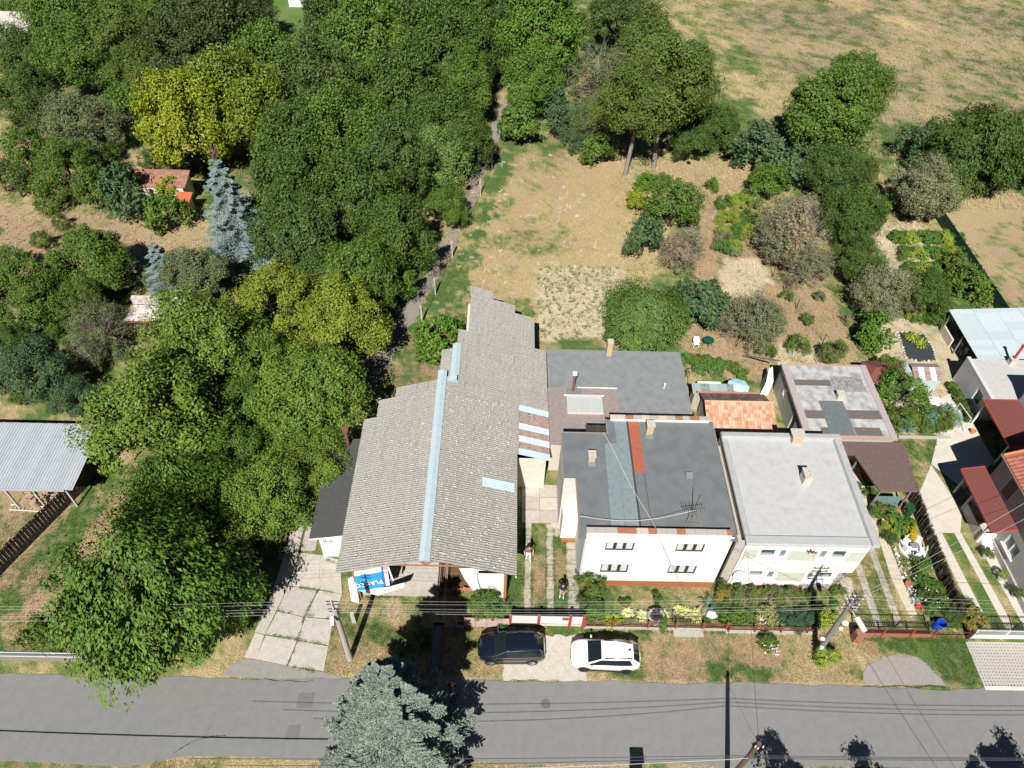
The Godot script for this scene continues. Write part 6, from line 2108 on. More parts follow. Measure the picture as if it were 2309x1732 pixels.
# ---------- fences, gate and yard things ----------
func railing(par, p: Vector3, q: Vector3, h: float, y0: float, gap: float, m, name1 := "railing_panel", w := 0.022):
	var b := MB.new()
	var n := int(p.distance_to(q) / gap)
	b.bar(V(p.x, y0, p.z), V(q.x, y0, q.z), 0.03, 0.04)
	b.bar(V(p.x, h - 0.08, p.z), V(q.x, h - 0.08, q.z), 0.03, 0.04)
	for i in n:
		var c := p.lerp(q, (i + 0.5) / n)
		b.box(V(c.x - w / 2, y0, c.z - w / 2), V(c.x + w / 2, h, c.z + w / 2))
	part(par, name1, b, m)
func build_fences():
	var red := M("redoxide", Color(0.36, 0.075, 0.045), 0.75, T.grain, 2.0)
	var base := M("fencebase", Color(0.43, 0.4, 0.35), 0.95, T.concrete, 0.8)
	# gate of white panels
	var g := thing("panel_gate", "white panelled gate with red steel posts beside the dark blue car", "gate", V(3.1, 0, -21.55))
	var xs := [0.74, 2.62, 4.68, 5.58]
	for x in xs:
		bx(g, "gate_post", red, V(x - 3.1 - 0.09, 0, -0.09), V(x - 3.1 + 0.09, 1.5, 0.09))
	var pan := M("gatepanel", Color(0.66, 0.65, 0.63), 0.8, T.plaster, 0.5)
	for i in 3:
		bx(g, "gate_panel", pan, V(xs[i] - 3.1 + 0.1, 0.42, -0.02), V(xs[i + 1] - 3.1 - 0.1, 1.42, 0.02))
		bx(g, "gate_board", M("hallplaster", Color.WHITE), V(xs[i] - 3.1 + 0.1, 0.08, -0.018), V(xs[i + 1] - 3.1 - 0.1, 0.4, 0.018))
		bx(g, "gate_rail", red, V(xs[i] - 3.1 + 0.09, 0.395, -0.03), V(xs[i + 1] - 3.1 - 0.09, 0.43, 0.03))
	bx(g, "letter_box", M("letterred", Color(0.22, 0.06, 0.055), 0.7), V(1.05, 1.1, 0.02), V(1.45, 1.36, 0.1))
	# old low fence to the left of the gate
	var l := thing("low_wall", "low pinkish masonry wall between the gate and the long trough", "wall", V(-0.4, 0, -21.55))
	var pk := M("pinkwall", Color(0.5, 0.37, 0.34), 0.95, T.concrete, 1.0)
	for i in 4:
		bx(l, "wall_block", pk, V(-1.9 + i * 0.75, 0, -0.14), V(-1.9 + i * 0.75 + 0.73, 0.75 - 0.06 * (i % 2), 0.14))
	bx(l, "wall_post", red, V(-0.12, 0.75, -0.08), V(0.04, 1.1, 0.08))
	# garden fence of the white house: kerb, red posts, picket panels
	var f := thing("garden_fence", "low rusty red picket fence on a concrete kerb before the white house", "fence", V(10, 0, -21.5))
	var pk2 := M("picketred", Color(0.2, 0.06, 0.045), 0.8, T.grain, 2)
	var fx := [5.7, 7.55, 9.9, 11.75, 13.55, 15.1]
	for i in fx.size():
		bx(f, "fence_post", red, V(fx[i] - 10 - 0.06, 0.12, -0.06), V(fx[i] - 10 + 0.06, 0.95, 0.06))
		if i < 5:
			railing(f, V(fx[i] - 9.93, 0, 0), V(fx[i + 1] - 10.07, 0, 0), 0.88, 0.25, 0.105, pk2)
	for i in 7:
		bx(f, "kerb_stone", base, V(-4.35 + i * 1.36, 0, -0.11), V(-4.35 + i * 1.36 + 1.34, 0.17 + 0.01 * (i % 3), 0.11))
	bx(f, "step_slab", base, V(1.6, 0, 0.12), V(3.6, 0.1, 0.55))
	var f2 := thing("garden_fence", "thin rust brown rail fence on a pale kerb before the cream house", "fence", V(18.3, 0, -21.35))
	for i in 4:
		bx(f2, "fence_post", red, V(-3.1 + i * 1.75, 0.1, -0.05), V(-3.1 + i * 1.75 + 0.1, 0.9, 0.05))
	for y in [0.5, 0.8]:
		bx(f2, "fence_rail", pk2, V(-3.1, y, -0.02), V(2.9, y + 0.05, 0.02))
	for i in 5:
		bx(f2, "kerb_stone", base, V(-3.2 + i * 1.24, 0, -0.1), V(-3.2 + i * 1.24 + 1.22, 0.14 + 0.01 * (i % 2), 0.1))
	var iron := M("poleiron", Color.WHITE)
	var wf := thing("wire_fence", "thin dark wire fence standing inside the white house garden", "fence", V(12.6, 0, -22.0))
	railing(wf, V(-1.0, 0, 0), V(1.0, 0, 0), 0.95, 0.05, 0.1, iron, "mesh_panel", 0.012)
	for x in [-1.0, 1.0]: bx(wf, "fence_post", iron, V(x - 0.025, 0, -0.025), V(x + 0.025, 1.05, 0.025))
	# red steel fence with gate by the pole
	var r := thing("red_fence", "rust red steel fence with solid lower panels before the garden drive", "fence", V(26.4, 0, -21.2))
	var salmon := M("salmonpanel", Color(0.42, 0.15, 0.095), 0.75, T.grain, 1.0)
	var rx := [-2.4, -1.0, 0.9, 2.4]
	for x in rx:
		bx(r, "fence_post", red, V(x - 0.05, 0, -0.05), V(x + 0.05, 1.25, 0.05))
	for i in 3:
		bx(r, "lower_panel", salmon, V(rx[i] + 0.06, 0.08, -0.015), V(rx[i + 1] - 0.06, 0.55, 0.015))
		railing(r, V(rx[i] + 0.06, 0, 0), V(rx[i + 1] - 0.06, 0, 0), 1.2, 0.58, 0.11, pk2, "upper_bars")
	bx(r, "gate_pillar", M("brickpillar", Color(0.33, 0.14, 0.09), 0.9, T.concrete, 1.5), V(-3.0, 0, 0.0), V(-2.45, 1.1, 0.45))
	railing(r, V(2.45, 0, 0), V(4.85, 0, 0), 0.95, 0.3, 0.3, pk2, "end_rail")
	bx(r, "end_post", M("postdark", Color(0.08, 0.03, 0.025), 0.7), V(4.75, 0, -0.08), V(4.95, 1.1, 0.08))
	var bf := thing("black_fence", "black metal rail fence behind the red steel fence", "fence", V(26.3, 0, -21.85))
	railing(bf, V(-2.5, 0, 0), V(2.45, 0, 0), 1.1, 0.1, 0.13, iron, "rail_panel", 0.016)
	for x in [-2.5, 0.3, 2.45]: bx(bf, "fence_post", iron, V(x - 0.035, 0, -0.035), V(x + 0.035, 1.15, 0.035))
	# white rail fence on the paver drive and the black one behind it
	var w := thing("white_rail_fence", "white metal fence with solid lower panel before the grey house", "fence", V(34, 0, -21.2))
	var wm := M("fencewhite", Color(0.68, 0.71, 0.74), 0.5)
	for x in [-2.6, -0.5, 1.6, 3.7]:
		bx(w, "fence_post", wm, V(x - 0.04, 0, -0.04), V(x + 0.04, 1.3, 0.04))
	for x in [-2.55, -0.45, 1.65]:
		bx(w, "lower_panel", wm, V(x, 0.06, -0.012), V(x + 2.0, 0.5, 0.012))
		railing(w, V(x, 0, 0), V(x + 2.0, 0, 0), 1.28, 0.55, 0.12, wm, "upper_bars", 0.03)
	var b2 := thing("black_rail_fence", "black bar fence across the grey house drive", "fence", V(34.2, 0, -21.86))
	railing(b2, V(-1.9, 0, 0), V(2.6, 0, 0), 1.1, 0.08, 0.14, iron, "rail_panel", 0.02)
	for x in [-1.9, 0.4, 2.6]: bx(b2, "fence_post", iron, V(x - 0.04, 0, -0.04), V(x + 0.04, 1.2, 0.04))
	# white rail before the big walnut
	var lf := thing("roadside_rail", "pale metal rail fence on a concrete wall by the walnut tree", "fence", V(-29.5, 0, -18.72))
	bx(lf, "wall", M("railwall", Color(0.24, 0.21, 0.18), 0.95, T.concrete, 0.6), V(-2.2, 0, -0.1), V(4.2, 0.45, 0.1))
	railing(lf, V(-2.15, 0, 0), V(1.0, 0, 0), 1.15, 0.5, 0.12, wm, "rail_panel", 0.02)
	railing(lf, V(1.05, 0, 0), V(4.2, 0, 0), 1.15, 0.5, 0.12, wm, "rail_panel", 0.02)
	# brushwood screen between the gardens
	var bsn := thing("brushwood_screen", "dark brushwood screen fence between the flower garden and concrete drive", "fence", V(31.1, 0, -28.2))
	var br := MB.new()
	var rng := RandomNumberGenerator.new()
	rng.seed = 12
	for i in 900:
		var z := rng.randf_range(-4.7, 6.0)
		var x := rng.randf_range(-0.05, 0.05) + (-z) * 0.045
		br.col = Color.WHITE * rng.randf_range(0.45, 1.5)
		br.bar(V(x, 0, z), V(x + rng.randf_range(-0.06, 0.06), rng.randf_range(1.35, 1.75), z + rng.randf_range(-0.12, 0.12)), 0.022, 0.022)
	var bb := part(bsn, "brushwood", br, M("brush", Color(0.085, 0.068, 0.055), 0.95))
	bb.set_meta("kind", "stuff")
	for y in [0.4, 1.2]:
		var wr := MB.new()
		wr.bar(V(0.21, y, -4.7), V(-0.27, y, 6.0), 0.03, 0.03)
		part(bsn, "rail", wr, iron)
	# green mesh fence at the field edge
	var gm := thing("green_mesh_fence", "dark green mesh fence along the edge of the mown field", "fence", V(47.9, 0, -62))
	var gmm := M("greenmesh", Color(0.012, 0.045, 0.03), 0.7)
	for i in 5:
		bx(gm, "mesh_panel", gmm, V(-0.02, 0.05, -7.8 + i * 3.4), V(0.02, 1.5, -7.8 + i * 3.4 + 3.32))
		bx(gm, "fence_post", gmm, V(-0.05, 0, -7.85 + i * 3.4), V(0.05, 1.65, -7.78 + i * 3.4))
	# concrete posts along the dirt lane
	for p in [[-0.6, -84.7], [-1.98, -78.1], [-3.15, -72.5], [-4.45, -67.0], [-5.6, -61.0], [-6.88, -55.1], [-7.79, -51.1]]:
		var c := thing("concrete_post", "weathered concrete fence post beside the dirt lane", "post", V(p[0], 0, p[1]), "concrete posts along the lane")
		var pb := MB.new()
		pb.hexa([V(-0.09, 0, 0.09), V(0.09, 0, 0.09), V(0.09, 0, -0.09), V(-0.09, 0, -0.09), V(-0.07, 2.0, 0.07), V(0.07, 2.0, 0.07), V(0.07, 2.0, -0.07), V(-0.07, 2.0, -0.07)])
		part(c, "shaft", pb, M("postconc", Color(0.45, 0.43, 0.38), 0.95, T.concrete, 1.2))
		var cb := MB.new()
		cb.hexa([V(-0.07, 2.0, 0.07), V(0.07, 2.0, 0.07), V(0.07, 2.0, -0.07), V(-0.07, 2.0, -0.07), V(-0.01, 2.07, 0.01), V(0.01, 2.07, 0.01), V(0.01, 2.07, -0.01), V(-0.01, 2.07, -0.01)])
		part(c, "cap", cb, M("postconc", Color.WHITE))
	var wp := [[-0.6, -84.7], [-1.98, -78.1], [-3.15, -72.5], [-4.45, -67.0], [-5.6, -61.0], [-6.88, -55.1], [-7.79, -51.1]]
	for i in 6:
		for h in [0.5, 1.1, 1.7]:
			wire("fence_wire", "rusty wire strung between the lane posts", V(wp[i][0], h, wp[i][1]), V(wp[i + 1][0], h, wp[i + 1][1]), 0.05, 0.008, M("rustpipe", Color.WHITE), "fence wires along the lane")
	var gf := thing("garden_wire_fence", "leaning wire fence with thin posts between the back gardens", "fence", V(29, 0, -51))
	for i in 7:
		bx(gf, "fence_post", iron, V(1.5 - i * 0.6, 0, 6.5 - i * 2.4), V(1.56 - i * 0.6, 1.3, 6.56 - i * 2.4))
	for h in [0.4, 0.8, 1.2]:
		var wr := MB.new()
		wr.bar(V(1.53, h, 6.53), V(-2.07, h, -7.87), 0.012, 0.012)
		part(gf, "wire", wr, iron)
func build_yard():
	var black := M("troughsteel", Color(0.045, 0.052, 0.055), 0.55, T.grain, 1.0)
	# long black steel trough at the end of the rails
	var t := thing("steel_trough", "long black steel trough standing at the end of the hall rails", "trough", V(-3.92, 0, -19.6))
	bx(t, "bed", M("troughbed", Color(0.17, 0.165, 0.155), 0.9, T.grain, 1), V(-0.3, 0.72, -1.55), V(0.3, 0.8, 1.55))
	for x in [-0.36, 0.3]:
		bx(t, "side_wall", black, V(x, 0.35, -1.6), V(x + 0.06, 1.0, 1.6))
	for z in [-1.66, 1.6]:
		bx(t, "end_plate", black, V(-0.36, 0.35, z), V(0.36, 0.95, z + 0.06))
	for x in [-0.3, 0.24]:
		for z in [-1.3, 1.2]:
			bx(t, "leg", black, V(x, 0, z), V(x + 0.07, 0.36, z + 0.07))
	for x in [-4.22, -4.1, -3.7, -3.6]:
		var r := MB.new()
		r.bar(V(0, 0.98, -2.15), V(0, 0.98, 2.15), 0.055, 0.08)
		one("conveyor_rail", "long rusty steel rail running from the hall to the black trough", "rail", r, M("railbrown", Color(0.36, 0.29, 0.23), 0.8, T.grain, 1.5), V(x, 0, -23.35), "rails from the hall")
	var tr := thing("rail_trestle", "steel trestle carrying the rails before the hall", "trestle", V(-3.92, 0, -22.4))
	bx(tr, "crossbar", M("railbrown", Color.WHITE), V(-0.4, 0.86, -0.05), V(0.4, 0.93, 0.05))
	for x in [-0.38, 0.3]: bx(tr, "leg", M("railbrown", Color.WHITE), V(x, 0, -0.05), V(x + 0.08, 0.86, 0.05))
	bx(tr, "brick_pad", M("oldbrick", Color.WHITE), V(-0.35, 0, -0.9), V(0.3, 0.5, -0.4))
	var p := MB.new()
	p.hexa([V(-0.14, 0, 0.12), V(0.14, 0, 0.12), V(0.14, 0, -0.12), V(-0.14, 0, -0.12), V(-0.12, 1.3, 0.1), V(0.12, 1.3, 0.1), V(0.12, 1.3, -0.1), V(-0.12, 1.3, -0.1)])
	one("stub_post", "short square concrete stub post on the dry verge", "post", p, M("postconc", Color.WHITE), V(-9.6, 0, -21.6))
	var bn := thing("grey_crate", "grey plastic crate in the shade beside the black trough", "crate", V(-2.55, 0, -21.45))
	bx(bn, "base", M("crategrey", Color(0.25, 0.26, 0.27), 0.7), V(-0.28, 0, -0.2), V(0.28, 0.06, 0.2))
	for q in [[-0.28, -0.2, 0.28, -0.17], [-0.28, 0.17, 0.28, 0.2], [-0.28, -0.17, -0.25, 0.17], [0.25, -0.17, 0.28, 0.17]]:
		bx(bn, "side", M("crategrey", Color.WHITE), V(q[0], 0.06, q[1]), V(q[2], 0.35, q[3]))
	# boulders and the stone ring
	for q in [[14.35, -22.45, 0.42, "large white boulder among the yellow flowers"], [17.6, -22.3, 0.28, "white boulder beside the pink flowering shrub"], [17.05, -22.25, 0.24, "small white boulder by the flowering shrub"]]:
		var b := MB.new()
		b.ball(V(0, q[2] * 0.5, 0), V(q[2], q[2] * 0.65, q[2] * 0.75), 9, 6)
		var rg := RandomNumberGenerator.new()
		rg.seed = int(q[0] * 10)
		var off := {}
		for i in b.v.size():
			var k := Vector3i((b.v[i] * 100).round())
			if not off.has(k): off[k] = rg.randf_range(0.82, 1.15)
			b.v[i] = V(0, q[2] * 0.5, 0) + (b.v[i] - V(0, q[2] * 0.5, 0)) * off[k]
		one("boulder", q[3], "boulder", b, M("whitestone", Color(0.7, 0.7, 0.69), 0.9, T.concrete, 1.5), V(q[0], 0, q[1]), "white garden boulders")
	var wl := thing("stone_well", "round grey stone planter ring in the white house garden", "planter", V(10.5, 0, -22.15))
	var st := MB.new()
	st.ball(Vector3.ZERO, V(0.16, 0.13, 0.12), 6, 4)
	var sm := st.mesh()
	for j in 3:
		for i in 14:
			var a := TAU * (i + j * 0.5) / 14
			var o := part(wl, "stone", sm, M("ringstone%d" % ((i + j) % 3), [Color(0.3, 0.29, 0.28), Color(0.38, 0.36, 0.34), Color(0.24, 0.23, 0.23)][(i + j) % 3], 0.95, T.concrete, 2), V(cos(a) * 0.52, 0.12 + j * 0.2, sin(a) * 0.45))
			o.rotation.y = -a + PI / 2
	var so := MB.new()
	so.cyl(V(0, 0.3, 0), V(0, 0.52, 0), 0.45, 0.45, 14)
	part(wl, "soil", so, M("darksoil", Color(0.06, 0.045, 0.035), 1.0))
	# barrels, bins, flower pots
	var bb := thing("blue_barrel", "bright blue open plastic barrel behind the red fence", "barrel", V(29.4, 0, -21.95))
	var bm := MB.new()
	bm.cyl(V(0, 0, 0), V(0.05, 0.85, 0.1), 0.28, 0.32, 14, false)
	bm.cyl(V(0, 0.1, 0), V(0, 0.12, 0), 0.27, 0.27, 14)
	part(bb, "body", bm, M("barrelblue", Color(0.02, 0.07, 0.5), 0.45))
	var bi := MB.new()
	var rp := []
	for i in 15: rp.append(V(0.05 + cos(TAU * i / 14) * 0.32, 0.86, 0.1 + sin(TAU * i / 14) * 0.32))
	bi.tube(rp, 0.02)
	part(bb, "rim", bi, M("barrelblue", Color.WHITE))
	var gb := thing("green_bin", "dark green wheeled rubbish bin beside the brushwood screen", "bin", V(30.55, 0, -30.9))
	var gm := M("bingreen", Color(0.015, 0.06, 0.025), 0.5)
	var g1 := MB.new()
	g1.hexa([V(-0.22, 0.08, 0.26), V(0.22, 0.08, 0.26), V(0.22, 0.08, -0.22), V(-0.22, 0.08, -0.22), V(-0.28, 0.95, 0.33), V(0.28, 0.95, 0.33), V(0.28, 0.95, -0.3), V(-0.28, 0.95, -0.3)])
	part(gb, "body", g1, gm)
	bx(gb, "lid", gm, V(-0.3, 0.95, -0.34), V(0.3, 1.02, 0.36))
	for x in [-0.2, 0.2]:
		var wv := MB.new()
		wv.cyl(V(x - 0.03, 0.1, -0.24), V(x + 0.03, 0.1, -0.24), 0.1, 0.1, 10)
		part(gb, "wheel", wv, M("tyre", Color.WHITE))
	var pt := thing("patio_set", "white round stone patio with white garden furniture on the lawn", "patio", V(30.0, 0, -27.9))
	var pd2 := MB.new()
	pd2.cyl(V(0, 0, 0), V(0, 0.06, 0), 0.95, 0.95, 22)
	part(pt, "disc", pd2, M("whitestone", Color.WHITE))
	var pw := M("plasticwhite", Color.WHITE)
	bx(pt, "table", M("tablegrey", Color(0.2, 0.21, 0.23), 0.5), V(-0.3, 0.5, -0.2), V(0.3, 0.56, 0.2))
	for a in 5:
		var cn := MB.new()
		var ca := a * TAU / 5 + 0.4
		cn.obox(Transform3D(Basis(Vector3.UP, -ca), V(cos(ca) * 0.6, 0.3, sin(ca) * 0.6)), V(0.36, 0.06, 0.4))
		cn.obox(Transform3D(Basis(Vector3.UP, -ca), V(cos(ca) * 0.78, 0.5, sin(ca) * 0.78)), V(0.05, 0.45, 0.4))
		cn.obox(Transform3D(Basis(Vector3.UP, -ca), V(cos(ca) * 0.6, 0.16, sin(ca) * 0.6)), V(0.3, 0.26, 0.3))
		part(pt, "chair", cn, pw)
	for q in [[35.4, -30.05, Color(0.04, 0.1, 0.3), "blue flower pot by the white porch wall"], [35.0, -27.35, Color(0.3, 0.33, 0.38), "grey flower pot with red flowers by the pale wall"], [35.35, -25.6, Color(0.35, 0.35, 0.37), "grey pot with a clipped round shrub by the wall"], [35.75, -24.3, Color(0.33, 0.33, 0.35), "grey pot with a dark round shrub near the street"], [28.7, -23.35, Color(0.4, 0.04, 0.03), "red pot beside the stone edged flower bed"], [29.0, -23.15, Color(0.4, 0.09, 0.05), "orange red pot beside the stone edged flower bed"], [28.55, -25.0, Color(0.35, 0.12, 0.07), "terracotta trough in the white flower bed"], [36.3, -43.1, Color(0.5, 0.2, 0.1), "orange pot beside the white table"], [39.0, -39.0, Color(0.5, 0.17, 0.07), "orange pot at the garage corner"]]:
		var po := thing("flower_pot", q[3], "flower pot", V(q[0], 0, q[1]), "flower pots")
		var pm := MB.new()
		pm.cyl(V(0, 0, 0), V(0, 0.34, 0), 0.15, 0.21, 12, false)
		pm.cyl(V(0, 0.3, 0), V(0, 0.31, 0), 0.19, 0.19, 12)
		part(po, "pot", pm, M("pot%d" % int(q[0] * 100), q[2], 0.7))
		var pr := MB.new()
		var pp := []
		for i in 13: pp.append(V(cos(TAU * i / 12) * 0.21, 0.34, sin(TAU * i / 12) * 0.21))
		pr.tube(pp, 0.02)
		part(po, "rim", pr, M("pot%d" % int(q[0] * 100), Color.WHITE))
	# stones edging the flower bed
	var rng := RandomNumberGenerator.new()
	rng.seed = 19
	var eb := thing("bed_edging", "row of white and grey stones edging the flower path", "edging", V(28.6, 0, -26))
	var es := MB.new()
	es.ball(Vector3.ZERO, V(0.13, 0.09, 0.1), 6, 4)
	var em := es.mesh()
	for i in 46:
		var z := 2.6 - i * 0.17
		var o := part(eb, "stone", em, [M("whitestone", Color.WHITE), M("ringstone1", Color.WHITE), M("rimstone2", Color.WHITE)][rng.randi() % 3], V(rng.randf_range(-0.14, 0.2), 0.05, z))
		o.scale = Vector3.ONE * rng.randf_range(0.6, 1.3)
		o.rotation.y = rng.randf() * 3
	# clothes-line frame by the vine
	var cf2 := thing("clothes_stand", "white tube clothes stand beside the vine covered bed", "clothes stand", V(38.2, 0, -40.6))
	var cb := MB.new()
	cb.cyl(V(-0.4, 0, 0.1), V(-0.25, 1.7, -0.2), 0.03, 0.03, 6)
	cb.cyl(V(-0.25, 1.7, -0.2), V(0.1, 1.6, 1.4), 0.035, 0.035, 6)
	cb.cyl(V(0.1, 1.6, 1.4), V(0.15, 0, 1.5), 0.03, 0.03, 6)
	part(cf2, "tubes", cb, M("pipewhite", Color.WHITE))
	# masonry pillar across the street, out of view: its shadow lies on the asphalt
	var mp := thing("gate_pillar", "rendered masonry gate pillar across the street", "pillar", V(7.9, 0, -11.3))
	bx(mp, "shaft", M("hallplaster", Color.WHITE), V(-0.32, 0, -0.32), V(0.32, 2.5, 0.32))
	bx(mp, "cap", M("capconc", Color.WHITE), V(-0.4, 2.5, -0.4), V(0.4, 2.62, 0.4))
	var pl := thing("wooden_pallet", "light wooden pallet lying on the field edge", "pallet", GD(2178, 447))
	for i in 5: bx(pl, "slat", M("log2", Color.WHITE), V(-0.6, 0.1, -0.5 + i * 0.22), V(0.6, 0.13, -0.4 + i * 0.22))
	for x in [-0.6, -0.06, 0.48]: bx(pl, "bearer", M("log1", Color.WHITE), V(x, 0, -0.5), V(x + 0.1, 0.1, 0.48))

# ---------- trees and plants ----------
var CROWNS := {}
# kind: clumps, leaves, leaf half length, half width, clump radius, droop, gap (0..1 keeps fewer inner leaves), twigs
const KIND := {
	"broad": [11, 36000, 0.024, 0.014, 0.23, 0.1, 0],
	"fine": [12, 36000, 0.021, 0.0125, 0.22, 0.05, 0],
	"droop": [12, 36000, 0.028, 0.0105, 0.22, 0.6, 0],
	"sparse": [9, 9000, 0.024, 0.0105, 0.21, 0.2, 110],
	"small": [7, 3400, 0.072, 0.036, 0.26, 0.15, 0],
	"smallfine": [7, 6000, 0.045, 0.019, 0.24, 0.1, 0]}
func crown(kind: String, sd: int) -> ArrayMesh:
	var key := kind + str(sd)
	if CROWNS.has(key): return CROWNS[key]
	var K: Array = KIND[kind]
	var rng := RandomNumberGenerator.new()
	rng.seed = sd * 977 + 13
	# big limbs of foliage, each covered with smaller clumps
	var nL: int = K[0]
	var cen := []
	for i in nL:
		var y: float = 1.0 - 1.5 * (i + 0.5) / nL
		var a: float = i * 2.39996 + rng.randf_range(-0.6, 0.6)
		var h := sqrt(max(0.0, 1.0 - y * y))
		var lc := V(cos(a) * h, y, sin(a) * h) * rng.randf_range(0.36, 0.6)
		var lr := rng.randf_range(0.34, 0.55)
		var lt := rng.randf_range(0.86, 1.14)
		var lh := rng.randf_range(-0.1, 0.1)
		for k in 13:
			var d := (V(rng.randfn(), rng.randfn(), rng.randfn()).normalized() + lc.normalized() * 0.7 + V(0, 0.25, 0)).normalized()
			cen.append([lc + d * lr * rng.randf_range(0.5, 1.12), K[4] * rng.randf_range(0.4, 1.2), lt * rng.randf_range(0.85, 1.15), lh + rng.randf_range(-0.08, 0.08)])
	var mb := MB.new()
	var nl: int = K[1]
	var la: float = K[2]
	var lb: float = K[3]
	var droop: float = K[5]
	for i in nl:
		var c: Array = cen[rng.randi() % cen.size()]
		var d := V(rng.randfn(), rng.randfn(), rng.randfn()).normalized()
		var p: Vector3 = c[0] + d * c[1] * (0.5 + 0.55 * rng.randf())
		var o := (d * 0.6 + p.normalized() * 0.5 + V(0, 0.35, 0) + V(rng.randfn(), rng.randfn(), rng.randfn()) * 0.6).normalized()
		var a := V(rng.randfn(), rng.randfn(), rng.randfn())
		a = (a - o * a.dot(o)).normalized()
		a = (a * (1.0 - droop) + (V(p.x, 0, p.z).normalized() * 0.6 - Vector3.UP) * droop).normalized()
		var b := o.cross(a).normalized()
		var s := rng.randf_range(0.6, 1.35)
		var br: float = c[2] * rng.randf_range(0.7, 1.35)
		var yl: float = c[3] + rng.randf_range(-0.12, 0.14)
		mb.leaf(p, a * la * s, b * lb * s, Color(br * (1.0 + yl), br, br * (1.0 - yl * 0.8)))
	CROWNS[key] = mb.mesh()
	return CROWNS[key]
func twigs(sd: int, n: int) -> ArrayMesh:
	var key := "twig" + str(sd)
	if CROWNS.has(key): return CROWNS[key]
	var rng := RandomNumberGenerator.new()
	rng.seed = sd
	var mb := MB.new()
	for i in n:
		var y := rng.randf_range(-0.5, 1.0)
		var a := rng.randf() * TAU
		var h := sqrt(max(0.05, 1.0 - y * y))
		var q := V(cos(a) * h, y, sin(a) * h) * rng.randf_range(0.75, 1.05)
		var p := q * 0.25 + V(0, -0.3, 0)
		var m := p.lerp(q, 0.55) + V(rng.randfn(), rng.randfn(), rng.randfn()) * 0.07
		mb.cyl(p, m, 0.014, 0.009, 4, false)
		mb.cyl(m, q, 0.009, 0.004, 3, false)
		for k in 3:
			var w := m.lerp(q, rng.randf())
			mb.cyl(w, w + V(rng.randfn(), rng.randfn(), rng.randfn()) * 0.11, 0.005, 0.002, 3, false)
	CROWNS[key] = mb.mesh()
	return CROWNS[key]
var tree_n := 0
func tree(called, label, base: Vector3, hc: float, R: float, asp: float, kind: String, m, grp := "", bark = null, cat := "tree") -> Node3D:
	tree_n += 1
	var rng := RandomNumberGenerator.new()
	rng.seed = tree_n * 31 + 7
	var t := thing(called, label, cat, base, grp)
	var bm = bark if bark != null else M("bark", Color(0.105, 0.08, 0.06), 0.95, T.wood, 1.5)
	var nv := 3 if kind in ["broad", "fine"] else 2
	var c := part(t, "crown", crown(kind, 1 + rng.randi() % nv), m, V(0, hc, 0))
	c.rotation.y = rng.randf() * TAU
	c.scale = V(R * rng.randf_range(0.94, 1.06), R * asp, R * rng.randf_range(0.94, 1.06))
	var b := MB.new()
	var r0: float = clamp(R * 0.06, 0.03, 0.32)
	b.cyl(V(0, -0.05, 0), V(rng.randf_range(-0.05, 0.05) * hc, hc * 0.7, 0), r0, r0 * 0.7, 8, false)
	for i in 6:
		var a := i * TAU / 6 + rng.randf()
		var q := V(cos(a) * R * 0.6, hc + R * asp * rng.randf_range(-0.2, 0.45), sin(a) * R * 0.6)
		var s := V(0, hc * rng.randf_range(0.5, 0.7), 0)
		var mid := s.lerp(q, 0.5) + V(0, R * 0.12, 0)
		b.cyl(s, mid, r0 * 0.5, r0 * 0.32, 6, false)
		b.cyl(mid, q, r0 * 0.32, r0 * 0.1, 5, false)
	part(t, "trunk", b, bm)
	if KIND[kind][6] > 0:
		var tw := part(t, "twigs", twigs(5 + tree_n % 2, KIND[kind][6]), M("twig", Color(0.2, 0.165, 0.13), 0.95), V(0, hc, 0))
		tw.scale = c.scale
	return t
func px_tree(called, label, u, v, r, hc, kind, m, grp := "", asp := 0.0, bark = null) -> Node3D:
	# crown centre at overview pixel (u, v), at most hc metres above the ground; r in overview pixels
	if asp <= 0.0: asp = 1.22 if hc > 6.5 and kind == "broad" else 1.02
	var h: float = hc
	var R := 1.0
	var p := Vector3.ZERO
	for i in 3:
		p = GD(u, v, h)
		R = 1.06 * r * DK * depth_of(p) / CF
		h = min(hc, R * asp * 0.86)
	return tree(called, label, V(p.x, 0, p.z), h, R, asp, kind, m, grp, bark)
func spruce_mesh(sd: int, levels: int, dense: int, seg: int, per: int) -> ArrayMesh:
	# unit height 1, widest radius about 0.36
	var rng := RandomNumberGenerator.new()
	rng.seed = sd
	var mb := MB.new()
	for l in levels:
		var f := (l + 0.5) / levels
		var y := 0.06 + 0.92 * f
		var R: float = 0.36 * pow(1.0 - f, 0.7) + 0.012
		var nb := int(lerp(9.0, 5.0, f))
		for k in nb:
			var a := TAU * (k + rng.randf_range(-0.3, 0.3)) / nb + l * 0.7
			var L := R * rng.randf_range(0.8, 1.12)
			var d := V(cos(a), 0, sin(a))
			var side := V(-sin(a), 0, cos(a))
			var tone := rng.randf_range(0.82, 1.18)
			for j in dense:
				var s := 0.12 + 0.88 * (j + rng.randf()) / dense
				var p := d * L * s + V(0, y - 0.3 * L * s * (2.0 - s * 1.35), 0)
				var tw: float = L * (1.05 - s) * 0.36 + 0.014
				for sg in [-1, 1]:
					var td: Vector3 = (d * 0.75 + side * sg * rng.randf_range(0.6, 1.0) + V(0, rng.randf_range(-0.12, 0.3), 0)).normalized()
					for q in seg:
						var w := p + td * tw * (q + rng.randf()) / seg
						var bt := tone * rng.randf_range(0.7, 1.3)
						for k2 in per:
							var ax := (td + V(rng.randfn(), rng.randfn(), rng.randfn()) * 0.5).normalized()
							var u2 := ax.cross(V(rng.randfn(), rng.randfn(), rng.randfn())).normalized()
							mb.leaf(w, ax * 0.0085, u2 * 0.0026, Color(bt, bt, bt))
	return mb.mesh()
